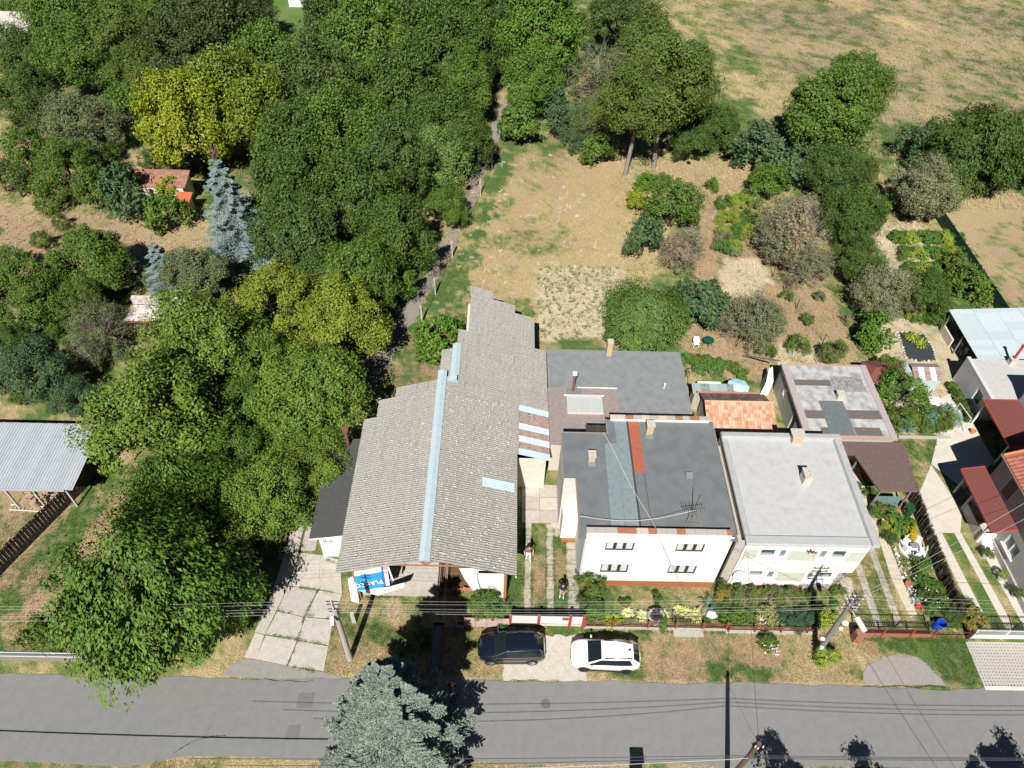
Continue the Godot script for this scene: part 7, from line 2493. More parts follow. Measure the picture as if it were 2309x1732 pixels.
func spruce(label, base: Vector3, H: float, wid: float, mesh, m, dead := false):
	var t := thing("blue_spruce", label, "spruce tree", base)
	var c := part(t, "crown", mesh, m)
	c.scale = V(H * wid, H, H * wid)
	var b := MB.new()
	b.cyl(V(0, -0.05, 0), V(0, H * 0.98, 0), 0.018 * H, 0.003 * H, 8, false)
	part(t, "trunk", b, M("bark", Color.WHITE))
	if dead:
		var d := MB.new()
		var rng := RandomNumberGenerator.new()
		rng.seed = 3
		for i in 24:
			var a := rng.randf() * TAU
			d.cyl(V(0, H * rng.randf_range(0.93, 1.0), 0), V(cos(a) * 0.5, H * rng.randf_range(0.98, 1.1), sin(a) * 0.5), 0.04, 0.01, 4, false)
		part(t, "dead_tip", d, M("deadtwig", Color(0.3, 0.2, 0.14), 0.95))
func build_trees():
	var dark := leafmat("leaf_dark", Color(0.064, 0.108, 0.019))
	var dark2 := leafmat("leaf_dark2", Color(0.066, 0.105, 0.024))
	var mid := leafmat("leaf_mid", Color(0.088, 0.148, 0.021))
	var bright := leafmat("leaf_bright", Color(0.085, 0.165, 0.019))
	var will := leafmat("leaf_willow", Color(0.125, 0.19, 0.026))
	var willy := leafmat("leaf_willow_yellow", Color(0.185, 0.23, 0.026))
	var walnut := leafmat("leaf_walnut", Color(0.098, 0.172, 0.026))
	var yellow := leafmat("leaf_yellow", Color(0.21, 0.245, 0.016))
	var olive := leafmat("leaf_olive", Color(0.095, 0.135, 0.024))
	var blueg := leafmat("leaf_bluegreen", Color(0.068, 0.118, 0.046))
	var greyg := leafmat("leaf_greygreen", Color(0.1275, 0.1575, 0.066))
	var pale := leafmat("leaf_poplar", Color(0.1425, 0.225, 0.055))
	var dry := leafmat("leaf_dry", Color(0.27, 0.225, 0.14))
	var dryg := leafmat("leaf_drygreen", Color(0.185, 0.19, 0.1))
	var yew := leafmat("leaf_yew", Color(0.055, 0.08, 0.02))
	var cherry := leafmat("leaf_cherry", Color(0.092, 0.162, 0.032))
	var gb := M("barkgrey", Color(0.4, 0.35, 0.3), 0.95, T.wood, 1.5)
	# by the street and the slab drive
	px_tree("walnut_tree", "big walnut tree with drooping bright leaves overhanging the street", 325, 1265, 190, 5.6, "droop", walnut, "", 0.95)
	px_tree("walnut_tree", "walnut tree behind the big walnut, beside the grass lane", 400, 1075, 115, 5.0, "droop", walnut)
	px_tree("walnut_tree", "smaller walnut by the slab drive next to the big walnut", 480, 1290, 75, 4.2, "droop", walnut)
	px_tree("willow_tree", "wide yellow green willow beside the metal roof shed", 345, 915, 150, 6.5, "fine", will)
	px_tree("willow_tree", "tall yellow green willow above the derelict shed", 440, 750, 128, 8.0, "fine", will)
	px_tree("willow_tree", "yellowest willow crown next to the dark wood", 595, 670, 92, 8.0, "fine", willy)
	px_tree("willow_tree", "yellow green willow leaning towards the dirt lane", 745, 705, 108, 8.0, "fine", willy)
	px_tree("willow_tree", "yellow green willow beside the hall roof edge", 680, 855, 118, 6.5, "fine", will)
	px_tree("willow_tree", "willow crown in the middle of the willow group", 560, 800, 85, 6.5, "fine", will)
	px_tree("willow_tree", "low willow over the slab drive", 585, 1070, 95, 4.6, "fine", will)
	px_tree("willow_tree", "low willow over the black felt roof", 690, 1000, 75, 4.4, "fine", will)
	px_tree("willow_tree", "green willow between the walnut and the willow group", 420, 985, 90, 5.0, "fine", mid)
	px_tree("willow_tree", "willow crown between the walnut and the felt roof", 500, 1000, 85, 5.0, "fine", mid)
	px_tree("willow_tree", "willow crown over the drive behind the low willow", 640, 930, 80, 5.5, "fine", will)
	px_tree("willow_tree", "dark green crown in the shade of the big walnut", 480, 1130, 70, 4.0, "fine", mid)
	px_tree("willow_tree", "green crown above the slab drive beside the dark gap", 520, 880, 70, 6.0, "fine", mid)
	px_tree("leafy_bush", "round green bush in the corner behind the hall", 945, 730, 52, 1.7, "small", bright)
	px_tree("leafy_bush", "leafy bush under the walnut by the grass lane", 300, 1190, 45, 1.5, "smallfine", bright)
	px_tree("leafy_bush", "low hedge bush by the pale roadside rail", 95, 1370, 45, 1.0, "small", olive)
	# the wood
	var gw := "dark leafy trees of the wood beside the lane"
	var wi := -1
	var wl := ["dark tree of the wood next to the yellow green tree","dark tree of the wood behind the blue spruce","dark tree of the wood beside the blue spruce foot","dark tree above the willow by the hall","dark tree overhanging the middle of the lane","dark tree in the heart of the wood","dark tree behind the pale poplar","tall dark tree in the heart of the wood","dark tree beyond the pale poplar","dark tree beside the lane above the poplar","tall dark tree beside the yellow tree group","tall tree at the back of the wood near the lawn","tall tree at the back of the wood near the linden","tree beside the bright linden at the wood back","hindmost dark tree of the wood","dark tree at the narrow lane end","dark tree over the lane beside the poplar","dark tree at the lawn corner of the wood","hindmost tree beside the bright linden","low dark tree over the lane by the willow","low dark tree between spruce and willows","dark tree between the linden and the wood"]
	for a in [[640, 320, 95, 9], [620, 430, 85, 8], [650, 530, 92, 8], [770, 610, 88, 7.5], [860, 520, 80, 7.5], [770, 440, 98, 9], [850, 360, 88, 9], [745, 300, 98, 10], [880, 215, 95, 10], [960, 290, 80, 8], [690, 200, 92, 10], [800, 110, 98, 11], [925, 105, 88, 10], [1005, 60, 85, 10], [880, 30, 85, 10], [1010, 195, 66, 8], [1000, 310, 62, 7], [740, 45, 80, 10], [1060, 25, 75, 10], [830, 600, 65, 6], [690, 620, 70, 6], [990, 130, 80, 9]]:
		wi += 1
		px_tree("forest_tree", wl[wi], a[0], a[1], a[2], a[3], "broad", [dark, dark2, mid, dark][tree_n % 4], gw)
	px_tree("poplar_tree", "pale silvery green poplar at the wood edge by the lane", 935, 355, 72, 8, "fine", pale, "", 1.15)
	px_tree("poplar_tree", "lower poplar crown hanging over the dirt lane", 965, 450, 48, 5, "fine", mid, "", 1.1)
	px_tree("linden_tree", "large bright green tree at the end of the dirt lane", 1170, 75, 98, 10, "broad", bright)
	px_tree("linden_tree", "bright green tree overhanging the lane end", 1150, 190, 72, 7, "broad", bright)
	px_tree("leafy_bush", "green bush at the lane corner of the dry yard", 1125, 270, 46, 3.2, "small", mid)
	px_tree("leafy_bush", "blue green bush at the back of the dry yard", 1205, 245, 52, 3.6, "smallfine", blueg)
	px_tree("leafy_bush", "small round bush at the back edge of the yard", 1240, 300, 32, 1.8, "smallfine", blueg)
	px_tree("leafy_bush", "low green bush beneath the tall thin trees", 1290, 320, 38, 2.0, "small", mid)
	px_tree("grey_tree", "grey green tree at the corner of the open field", 1335, 55, 82, 9, "fine", dark2)
	px_tree("half_dead_tree", "half dead tree with bare grey branches behind the yard", 1300, 165, 68, 7, "sparse", greyg, "", 1.1, gb)
	var t1 := GD(1350, 378)
	var t2 := GD(1412, 362)
	tree("old_tree", "old olive green tree with pale bare trunk at the yard end", t1, 8.6, 4.7, 1.1, "fine", olive, "", gb)
	tree("old_tree", "olive green tree with leaning pale trunk at the yard end", t2, 9.2, 5.2, 1.1, "broad", olive, "", gb)
	px_tree("old_tree", "olive tree between the half dead tree and the field", 1400, 120, 78, 8, "broad", olive)
	px_tree("old_tree", "dense olive tree at the field edge", 1480, 190, 70, 7, "broad", olive)
	px_tree("old_tree", "thin olive tree leaning over the yard bushes", 1300, 255, 62, 6, "sparse", olive, "", 1.0, gb)
	px_tree("dark_shrub", "dark dense shrub hanging over the field corner", 1545, 275, 52, 3.5, "broad", dark)
	px_tree("dark_shrub", "dark shrub behind the leaning trunk tree", 1490, 305, 48, 3.0, "broad", dark)
	# upper left gardens
	px_tree("yew_tree", "tall dark yew beside the green lawn", 455, 60, 95, 8, "broad", yew, "", 1.2)
	px_tree("yew_tree", "dark brown green yew in front of the tall yew", 400, 130, 85, 7, "broad", yew, "", 1.1)
	px_tree("yew_tree", "dark yew hedge tree near the lawn corner", 545, 35, 55, 7, "broad", yew, "", 1.1)
	px_tree("forest_tree", "bluish tree at the corner of the green lawn", 690, 60, 38, 4, "small", blueg)
	var gu := "light green trees of the far gardens"
	var gi := -1
	var gl := ["big light green tree below the far house","olive tree between the far house and the yews","light green tree before the big far tree","light green tree beside the tall yew","dark loose tree below the far house wall","light tree at the far house corner","olive tree before the dark yews"]
	for a in [[150, 40, 95, 6, mid], [270, 90, 90, 6, olive], [180, 130, 80, 5, mid], [330, 40, 70, 6, mid], [60, 130, 70, 5, dark], [50, 30, 60, 5, mid], [310, 170, 70, 5, olive]]:
		gi += 1
		px_tree("garden_tree", gl[gi], a[0], a[1], a[2], a[3], "fine", a[4], gu)
	px_tree("yellow_tree", "bright yellow green tree beside the dark wood", 405, 270, 100, 8, "broad", yellow)
	px_tree("yellow_tree", "green and yellow tree behind the bright yellow tree", 505, 235, 100, 9, "broad", leafmat("leaf_yellowgreen", Color(0.14, 0.19, 0.02)))
	px_tree("yellow_tree", "green tree between the yew and the wood", 590, 165, 85, 9, "broad", mid)
	px_tree("yellow_tree", "small yellow bush before the brick red roof", 362, 412, 32, 2.4, "small", yellow)
	px_tree("garden_tree", "grey green fruit tree before the yellow tree", 175, 275, 72, 4.5, "fine", greyg)
	px_tree("garden_tree", "dark tree at the shaded garden edge", 55, 215, 70, 5, "fine", dark)
	px_tree("garden_tree", "bright leafy thicket below the yews", 275, 240, 55, 1.6, "smallfine", bright)
	px_tree("garden_tree", "green bush before the grey green fruit tree", 150, 375, 70, 3, "fine", mid)
	px_tree("garden_tree", "light green bush next to the brown lawn", 205, 410, 45, 2.0, "smallfine", olive)
	px_tree("garden_tree", "low bushes at the far end of the brown lawn", 55, 330, 55, 2.2, "smallfine", mid)
	px_tree("garden_tree", "dark bush beside the small brown clearing", 30, 390, 45, 2.2, "smallfine", dark)
	px_tree("blue_shrub", "blue green tree before the brick red roof hut", 268, 415, 52, 3.5, "small", blueg, "", 1.2)
	px_tree("leafy_bush", "green tree beside the blue spruce", 358, 462, 44, 3, "small", mid)
	px_tree("garden_tree", "broad green tree on the brown lawn", 195, 575, 82, 4.0, "fine", mid)
	px_tree("garden_tree", "grey green tree beside the blue spruce foot", 425, 600, 72, 5, "fine", greyg)
	px_tree("garden_tree", "bright green tree at the edge of the orchard", 60, 650, 85, 4.5, "fine", mid)
	px_tree("garden_tree", "green fruit tree before the derelict shed", 165, 655, 60, 3.5, "fine", olive)
	px_tree("bare_shrub", "sparse silvery shrub before the derelict shed", 215, 710, 62, 3, "sparse", greyg)
	px_tree("bare_shrub", "sparse brownish shrub in the orchard", 175, 770, 48, 2.5, "sparse", dryg)
	px_tree("blue_shrub", "blue green orchard tree behind the metal roof shed", 85, 810, 80, 3.6, "fine", blueg)
	px_tree("blue_shrub", "blue green shrub against the willow", 165, 865, 50, 2.5, "fine", blueg)
	px_tree("leafy_bush", "green orchard bush near the blue green tree", 30, 745, 45, 2.4, "fine", dark)
	# blue spruces
	var bl := leafmat("needle_blue", Color(0.27, 0.35, 0.35), 0.1, 0.7)
	var bl2 := leafmat("needle_green", Color(0.28, 0.335, 0.285), 0.1, 0.7)
	var sm := spruce_mesh(5, 14, 24, 6, 4)
	spruce("pale blue spruce with drooping layered branches near the wood", V(-26.7, 0, -60.3), 11.5, 0.92, sm, bl, true)
	spruce("small pale spruce half hidden behind the grey green tree", V(-32.2, 0, -54.5), 6.0, 1.1, sm, bl)
	spruce("large blue green spruce at the near street edge", GD(868, 1640), 13.2, 1.0, spruce_mesh(9, 18, 26, 8, 5), bl2)
	# right-hand gardens
	px_tree("cherry_tree", "leafy cherry tree hanging over the grey annex roof", 1398, 690, 96, 3.6, "droop", cherry, "", 0.85)
	px_tree("blue_shrub", "blue green tree beside the cherry tree", 1515, 655, 58, 3.2, "small", blueg, "", 1.1)
	px_tree("bare_shrub", "sparse grey green tree above the tiled shed", 1622, 690, 68, 3.0, "sparse", dryg)
	px_tree("bare_shrub", "grey green tree foliage inside the sparse tree", 1640, 700, 52, 2.6, "fine", greyg)
	px_tree("blue_shrub", "deep green shrub at the yard border", 1392, 515, 42, 2.4, "small", blueg, "", 1.2)
	px_tree("leafy_bush", "green tree between the yard and the vegetable beds", 1455, 440, 62, 3.0, "smallfine", mid)
	px_tree("bare_shrub", "dry straw coloured shrub behind the cherry tree", 1475, 540, 52, 2.5, "sparse", dry)
	px_tree("yellow_tree", "small yellowing bush at the yard border", 1378, 432, 24, 1.2, "small", yellow)
	px_tree("leafy_bush", "low green bush below the old trunks", 1395, 395, 24, 1.0, "small", bright)
	px_tree("blue_shrub", "blue green umbrella shaped tree by the field", 1640, 325, 56, 4.0, "small", blueg)
	px_tree("leafy_bush", "fresh green tree before the umbrella shaped tree", 1658, 395, 42, 2.6, "smallfine", bright)
	px_tree("chestnut_tree", "big dark green chestnut tree standing in the field edge", 1790, 255, 102, 7.5, "broad", mid, "", 1.0)
	px_tree("chestnut_tree", "second crown of the chestnut group", 1840, 200, 66, 8, "broad", mid)
	px_tree("garden_tree", "grey green tree in front of the chestnut", 1735, 365, 48, 4, "small", blueg)
	px_tree("garden_tree", "loose green tree below the chestnut", 1800, 380, 62, 4.5, "fine", dark2)
	px_tree("yellow_tree", "thin yellow green bush beside the chestnut", 1865, 375, 38, 2.5, "smallfine", olive)
	px_tree("garden_tree", "tall narrow dark green tree between the gardens", 1835, 470, 70, 5, "fine", dark)
	px_tree("garden_tree", "dark green tree over the garden wire fence", 1850, 565, 56, 4, "fine", dark)
	px_tree("bare_shrub", "large dry straw coloured fruit tree", 1710, 500, 80, 4, "sparse", dry)
	px_tree("bare_shrub", "dry grey fruit tree beside the large dry one", 1745, 570, 58, 3, "sparse", dryg)
	px_tree("bare_shrub", "dry foliage of the large fruit tree", 1700, 520, 60, 3.4, "fine", dryg)
	px_tree("pine_tree", "broad dark green conifer at the field fence", 2115, 330, 92, 4.5, "droop", leafmat("leaf_pine", Color(0.06, 0.1, 0.016)), "", 0.95)
	px_tree("pine_tree", "dark conifer growing into the field", 2205, 320, 85, 4.5, "droop", leafmat("leaf_pine", Color.WHITE), "", 0.95)
	px_tree("blue_shrub", "blue green shrub before the dark conifers", 1990, 310, 55, 3, "smallfine", blueg)
	px_tree("bare_shrub", "grey sparse shrub before the dark conifers", 1990, 415, 72, 3.2, "fine", dryg)
	px_tree("leafy_bush", "fresh green bush at the conifer foot", 2060, 425, 28, 1.4, "small", bright)
	px_tree("bare_shrub", "grey green tree beside the dark round tree", 1905, 635, 60, 3, "fine", dryg)
	px_tree("garden_tree", "dark round dense tree beside the blue sheet shed", 1995, 640, 58, 3, "fine", dark)
	px_tree("leafy_bush", "fresh green bush near the rusty kiosk", 1885, 715, 42, 1.6, "small", bright)
	px_tree("leafy_bush", "bushy green vine before the green mesh fence", 2095, 620, 40, 1.2, "small", mid)
	px_tree("leafy_bush", "second green vine before the green mesh fence", 2070, 580, 36, 1.1, "small", olive)
	px_tree("plum_tree", "bushy green plum beside the patched building", 1945, 850, 55, 2.0, "smallfine", bright)
	px_tree("plum_tree", "green plum bush in front of the red roof shed", 1920, 800, 34, 1.6, "smallfine", mid)
	px_tree("plum_tree", "yellow green bush at the vine covered bed", 1938, 905, 34, 1.0, "smallfine", olive)
	px_tree("yellow_tree", "yellow green bush beyond the blue sheet shed", 2205, 700, 30, 1.5, "small", yellow)
	px_tree("bare_shrub", "thin climbing shrub by the garden wire fence", 1800, 760, 30, 1.2, "smallfine", olive)
	var wild := RandomNumberGenerator.new()
	wild.seed = 404
	for a in [[1560, 520], [1590, 545], [1660, 470], [1610, 420], [1700, 640], [1745, 690], [1770, 640], [1660, 760], [1725, 745], [1830, 690], [1860, 660], [1500, 480], [1540, 400], [1430, 395], [1410, 470], [1890, 480], [1920, 440], [2030, 690], [1820, 420], [1770, 470]]:
		px_tree("wild_shrub", "small wild shrub in the overgrown back gardens", a[0], a[1], wild.randf_range(12, 24), 0.8, "smallfine" if wild.randf() < 0.6 else "small", [mid, olive, dryg, greyg, bright][wild.randi() % 5], "wild shrubs of the back gardens")
	for a in [[60, 270], [120, 320], [100, 440], [230, 330], [300, 290], [330, 350], [90, 520], [130, 480], [330, 600], [120, 700], [260, 760], [40, 860], [230, 860], [380, 370], [30, 560]]:
		px_tree("wild_shrub", "small wild shrub in the overgrown orchard gardens", a[0], a[1], wild.randf_range(18, 34), 1.2, "smallfine", [mid, olive, dark, greyg][wild.randi() % 4], "wild shrubs of the orchard gardens")
	# trees across the street: out of view, their shadows fall on the asphalt
	for a in [[15.7, -10.6, 3.4, 1.1], [16.9, -10.3, 2.6, 0.8], [21.2, -10.2, 3.0, 1.2], [30.3, -10.0, 3.2, 1.7], [28.5, -10.4, 2.6, 1.3]]:
		tree("kerb_tree", "slim tree across the street, only its shadow in view", V(a[0], 0, a[1]), a[2], a[3], 1.1, "small", mid, "slim trees across the street")

# ---------- small plants ----------
func rosette(n: int, L: float, w: float, sd: int, up := 0.5) -> ArrayMesh:
	# strap leaves from one root, bent in the middle
	var rng := RandomNumberGenerator.new()
	rng.seed = sd
	var mb := MB.new()
	for i in n:
		var a := rng.randf() * TAU
		var l := L * rng.randf_range(0.6, 1.1)
		var e := up * rng.randf_range(0.4, 1.4)
		var d := V(cos(a), 0, sin(a))
		var s := V(-sin(a), 0, cos(a)) * w
		var m := d * l * 0.5 + V(0, l * e, 0)
		var q := d * l + V(0, l * e * 0.75, 0)
		var b := rng.randf_range(0.75, 1.25)
		mb.col = Color(b, b, b * rng.randf_range(0.8, 1.1))
		mb.quad(-s * 0.4, s * 0.4, m + s, m - s)
		mb.tri(m - s, m + s, q)
	return mb.mesh()
func scatter(called, label, cat, mesh, m, pts: Array, grp := ""):
	# each spot a plant of its own
	for p in pts:
		var o := one(called, label, cat, mesh, m, V(p[0], 0, p[1]), grp)
		o.scale = Vector3.ONE * p[2]
		o.rotation.y = p[0] * 7.3 + p[1] * 3.1
func bush(label, x, z, R, hc, kind, m, called := "garden_shrub", asp := 0.9, grp := ""):
	tree(called, label, V(x, 0, z), hc, R, asp, kind, m, grp, null, "shrub")
func flowers(label, x0, x1, z0, z1, y, n, c: Color, sd, r := 0.05, called := "flower_patch"):
	var rng := RandomNumberGenerator.new()
	rng.seed = sd
	var mb := MB.new()
	for i in n:
		var b := rng.randf_range(0.75, 1.15)
		mb.col = c * b
		var p := V(rng.randf_range(x0, x1), y * rng.randf_range(0.6, 1.15), rng.randf_range(z0, z1))
		var q := r * rng.randf_range(0.7, 1.3)
		mb.ball(p, V(q, q * 0.6, q), 5, 3)
	var o := one(called, label, "flowers", mb, M("petals", Color.WHITE, 0.8))
	o.set_meta("kind", "stuff")
func build_plants():
	var lime := leafmat("plant_lime", Color(0.23, 0.29, 0.04), 0.3)
	var cream := leafmat("plant_cream", Color(0.5, 0.5, 0.27), 0.3)
	var gold := leafmat("plant_gold", Color(0.42, 0.36, 0.02), 0.3)
	var mid := leafmat("leaf_mid", Color.WHITE)
	var bright := leafmat("leaf_bright", Color.WHITE)
	var dark := leafmat("leaf_dark", Color.WHITE)
	var olive := leafmat("leaf_olive", Color.WHITE)
	var blueg := leafmat("leaf_bluegreen", Color.WHITE)
	var green2 := leafmat("plant_green", Color(0.08, 0.17, 0.03), 0.3)
	# before the white house
	bush("tall yellow green shrub at the corner of the white house", 6.1, -23.8, 1.0, 1.4, "small", olive)
	bush("dark green shrub below the yellow green corner shrub", 6.2, -22.9, 0.9, 0.85, "smallfine", dark)
	bush("flowering shrub beside the garden gate post", 6.3, -22.2, 0.7, 0.5, "small", green2)
	var hosta := rosette(46, 0.55, 0.09, 3, 0.5)
	scatter("hosta_plant", "pale cream hosta clump in the white house garden", "plant", hosta, cream, [[8.7, -22.55, 0.9], [9.65, -22.35, 1.0], [9.75, -22.05, 0.8], [11.1, -22.45, 0.85]], "cream hostas")
	scatter("hosta_plant", "large yellow hosta clump by the white boulder", "plant", hosta, leafmat("plant_yellow", Color(0.46, 0.47, 0.16), 0.3), [[12.6, -22.6, 1.0], [13.2, -22.4, 1.2], [12.2, -22.85, 0.8]], "yellow hostas")
	scatter("hosta_plant", "lime green bedding plant along the garden fence", "plant", hosta, lime, [[7.2, -22.0, 0.9], [7.8, -22.05, 0.95], [8.2, -22.2, 0.7], [6.9, -22.35, 0.7], [7.6, -21.75, 0.6], [7.35, -21.45, 0.7], [8.9, -21.5, 0.5]], "lime bedding plants")
	scatter("yucca_plant", "spiky blue green yucca beside the white boulder", "plant", rosette(60, 0.75, 0.028, 8, 0.8), leafmat("plant_yucca", Color(0.1, 0.16, 0.1), 0.2), [[14.2, -23.2, 1.0]])
	bush("small clipped bush in the dry front lawn", 10.7, -23.6, 0.38, 0.35, "small", dark)
	bush("little dark bush on the front lawn", 8.3, -23.3, 0.25, 0.25, "small", dark)
	bush("little green bush beside the little dark bush", 8.75, -23.25, 0.28, 0.28, "small", mid)
	bush("small fern at the stone planter ring", 10.9, -21.75, 0.45, 0.4, "small", green2)
	bush("dark red leaved bush in the stone planter ring", 10.5, -22.3, 0.38, 0.7, "smallfine", leafmat("plant_plum", Color(0.035, 0.018, 0.02), 0.2))
	bush("yellow green bush in the gap between the houses", 15.2, -23.8, 0.55, 0.6, "small", leafmat("plant_autumn", Color(0.2, 0.17, 0.03), 0.3))
	bush("dark green climber in the gap between the houses", 15.15, -24.4, 0.4, 1.0, "smallfine", dark)
	# before the cream house
	var mauve := leafmat("plant_mauve", Color(0.12, 0.155, 0.042), 0.3)
	for q in [[16.2, -23.8, 0.8], [17.1, -23.7, 0.75], [18.5, -23.7, 0.82], [19.4, -23.7, 0.85], [20.3, -23.75, 0.7]]:
		bush("mauve and green flowering shrub along the cream house wall", q[0], q[1], q[2], 0.6, "smallfine", mauve, "flowering_shrub", 0.9, "mauve shrubs along the cream house")
	flowers("small mauve flowers on the shrubs along the cream house", 15.8, 20.6, -24.3, -23.3, 0.85, 260, Color(0.3, 0.14, 0.2), 4, 0.035)
	bush("yellow green shrub among the mauve shrubs", 17.9, -23.9, 0.42, 0.5, "smallfine", lime)
	bush("dark green bush at the stone base of the cream house", 21.4, -23.9, 0.5, 0.45, "smallfine", dark)
	bush("round green bush at the corner of the cream house", 23.3, -24.2, 0.55, 0.6, "smallfine", mid)
	# clipped hedge: a low dense mound
	for i in 5:
		bush("dense blue green juniper cushion along the kerb", 18.95 + i * 0.5, -22.05 - 0.35 * (i % 2), 0.78, 0.4, "smallfine", leafmat("plant_juniper", Color(0.045, 0.1, 0.045), 0.15), "juniper", 0.75, "juniper cushions")
	bush("pink and cream flowering shrub beside the juniper", 17.9, -22.2, 0.85, 0.5, "small", leafmat("plant_rosy", Color(0.25, 0.26, 0.08), 0.3))
	flowers("pale pink flowers on the shrub beside the juniper", 17.3, 18.5, -22.6, -21.6, 0.75, 60, Color(0.6, 0.4, 0.4), 6, 0.05)
	bush("low green plants around the white boulders", 16.5, -22.3, 0.7, 0.35, "small", mid)
	bush("green plants below the mauve shrubs", 15.4, -22.2, 0.65, 0.35, "small", mid)
	bush("variegated yellow round shrub beside the utility pole", 22.05, -22.0, 0.8, 0.7, "small", lime, "round_shrub", 1.0)
	flowers("bright cream leaf edges on the round shrub", 21.9, 22.75, -22.2, -21.3, 0.9, 70, Color(0.6, 0.55, 0.15), 8, 0.05)
	bush("yellow green bush at the foot of the utility pole", 21.2, -19.55, 0.8, 0.6, "small", lime, "round_shrub")
	bush("green bush with small white flowers on the verge", 17.6, -20.3, 0.72, 0.6, "smallfine", mid, "round_shrub")
	flowers("white blossoms on the verge bush", 17.1, 18.1, -20.6, -19.6, 0.85, 45, Color(0.75, 0.75, 0.75), 5, 0.05)
	bush("green shrub with pink roses beside the panel gate", 0.3, -21.1, 0.42, 0.4, "small", green2, "rose_bush")
	flowers("pale roses on the shrub by the gate", -0.2, 0.7, -21.3, -20.8, 0.6, 14, Color(0.7, 0.4, 0.42), 15, 0.06)
	bush("bushy green shrub before the hall front wall", -1.0, -22.4, 1.2, 1.1, "smallfine", mid)
	bush("second green shrub against the white hall wall", -0.3, -22.5, 0.85, 0.9, "smallfine", green2)
	for q in [[16.1, -22.8, 0.45], [17.2, -22.9, 0.4], [14.9, -22.7, 0.5], [20.7, -22.9, 0.45], [21.5, -22.9, 0.5], [13.9, -21.9, 0.35], [22.9, -23.3, 0.4], [15.3, -23.2, 0.45]]:
		bush("low green filler plant between the garden shrubs", q[0], q[1], q[2], q[2] * 0.6, "smallfine", [mid, green2, dark][int(q[0] * 10) % 3], "garden_shrub", 0.85, "filler plants of the front gardens")
	# flower garden beside the carport
	var spots := [[28.2, -31.0, 0.75, mid], [29.2, -30.6, 0.7, green2], [28.6, -29.6, 0.8, lime], [29.4, -29.5, 0.7, green2], [28.5, -28.6, 0.65, dark], [29.9, -26.2, 0.75, mid], [29.6, -25.2, 0.7, green2], [30.2, -24.6, 0.7, mid], [29.3, -24.2, 0.6, dark], [30.2, -23.5, 0.75, olive], [29.5, -23.0, 0.65, green2], [30.4, -30.0, 0.5, green2], [28.3, -32.4, 0.6, mid], [27.4, -33.2, 0.5, green2]]
	for i in spots.size():
		var q: Array = spots[i]
		bush("leafy perennial clump in the flower garden by the brushwood screen", q[0], q[1], q[2], q[2] * 0.6, "small" if i % 2 else "smallfine", q[3], "perennial_clump", 0.85, "perennials by the brushwood screen")
	bush("bright yellow bush above the white patio", 30.15, -29.0, 0.55, 0.5, "small", gold)
	flowers("white flowers in the bed by the stone edging", 28.8, 30.6, -27.0, -23.0, 0.7, 60, Color(0.7, 0.7, 0.68), 33, 0.045)
	flowers("white daisies along the stone edging", 28.3, 28.9, -24.6, -23.4, 0.4, 60, Color(0.6, 0.58, 0.58), 34, 0.035)
	flowers("red and pink roses before the carport", 27.8, 30.2, -31.6, -30.6, 1.0, 22, Color(0.42, 0.05, 0.06), 35, 0.055)
	bush("dark shrub at the end of the brushwood screen", 31.4, -23.0, 0.9, 0.8, "smallfine", dark)
	bush("autumn coloured shrub behind the white rail fence", 31.6, -22.1, 0.95, 0.9, "small", leafmat("plant_autumn", Color.WHITE), "round_shrub")
	bush("dark green shrub beside the blue barrel", 30.4, -22.2, 0.75, 0.8, "smallfine", dark, "round_shrub")
	bush("red flowering geranium in the grey pot", 35.05, -27.35, 0.4, 0.62, "small", mid)
	flowers("red geranium flowers by the pale wall", 34.9, 35.45, -27.6, -27.1, 0.8, 16, Color(0.55, 0.03, 0.03), 41, 0.07)
	bush("yellow flowers in the blue pot", 35.4, -30.05, 0.35, 0.55, "small", gold)
	bush("clipped light green ball shrub in a pot", 35.35, -25.6, 0.42, 0.65, "smallfine", lime, "ball_shrub", 1.0)
	bush("clipped dark ball shrub in a pot", 35.75, -24.3, 0.45, 0.65, "smallfine", olive, "ball_shrub", 1.0)
	# vine covered bed and hedge by the garage
	for i in 9:
		bush("vine foliage on the low fence by the garage drive", 33.2 + i * 0.5, -39.2 - 0.5 * (i % 3), 0.95, 0.8, "smallfine", [olive, leafmat("plant_vine", Color(0.15, 0.19, 0.015), 0.3), blueg][i % 3] if i % 4 else leafmat("plant_net", Color(0.14, 0.26, 0.19), 0.2), "garden_vine", 1.0, "vines by the garage drive")
	var kb := MB.new()
	kb.box(V(32.6, 0, -38.45), V(36.9, 0.18, -38.25))
	one("bed_kerb", "pale kerb in front of the vine covered bed", "kerb", kb, M("fencebase", Color.WHITE))
	for i in 6:
		bush("dark glossy hedge plant along the garage wall", 39.2 + 0.03 * (i % 2), -43.9 + i * 0.7, 0.5, 0.4, "small", dark if i % 2 else mid, "hedge_plant", 0.9, "hedge along the garage wall")
	# vegetable plots and beds
	for q in [[17.0, -46.4], [18.0, -46.2], [19.0, -46.0], [20.0, -45.6], [16.0, -46.6], [18.6, -45.3], [20.6, -45.0], [17.3, -45.4]]:
		bush("leafy vegetable plant in the bed behind the sheds", q[0], q[1], 0.8, 0.45, "small", [bright, green2, olive][int(q[0] * 7) % 3], "vegetable_plant", 0.8, "vegetables behind the sheds")
	for i in 14:
		var p := GD(1560 + (i % 4) * 22, 450 + (i / 4) * 32)
		bush("tall bean plant in the vegetable rows", p.x, p.z, 1.0, 0.8, "smallfine", lime if i % 3 else green2, "bean_plant", 1.0, "beans in the vegetable rows")
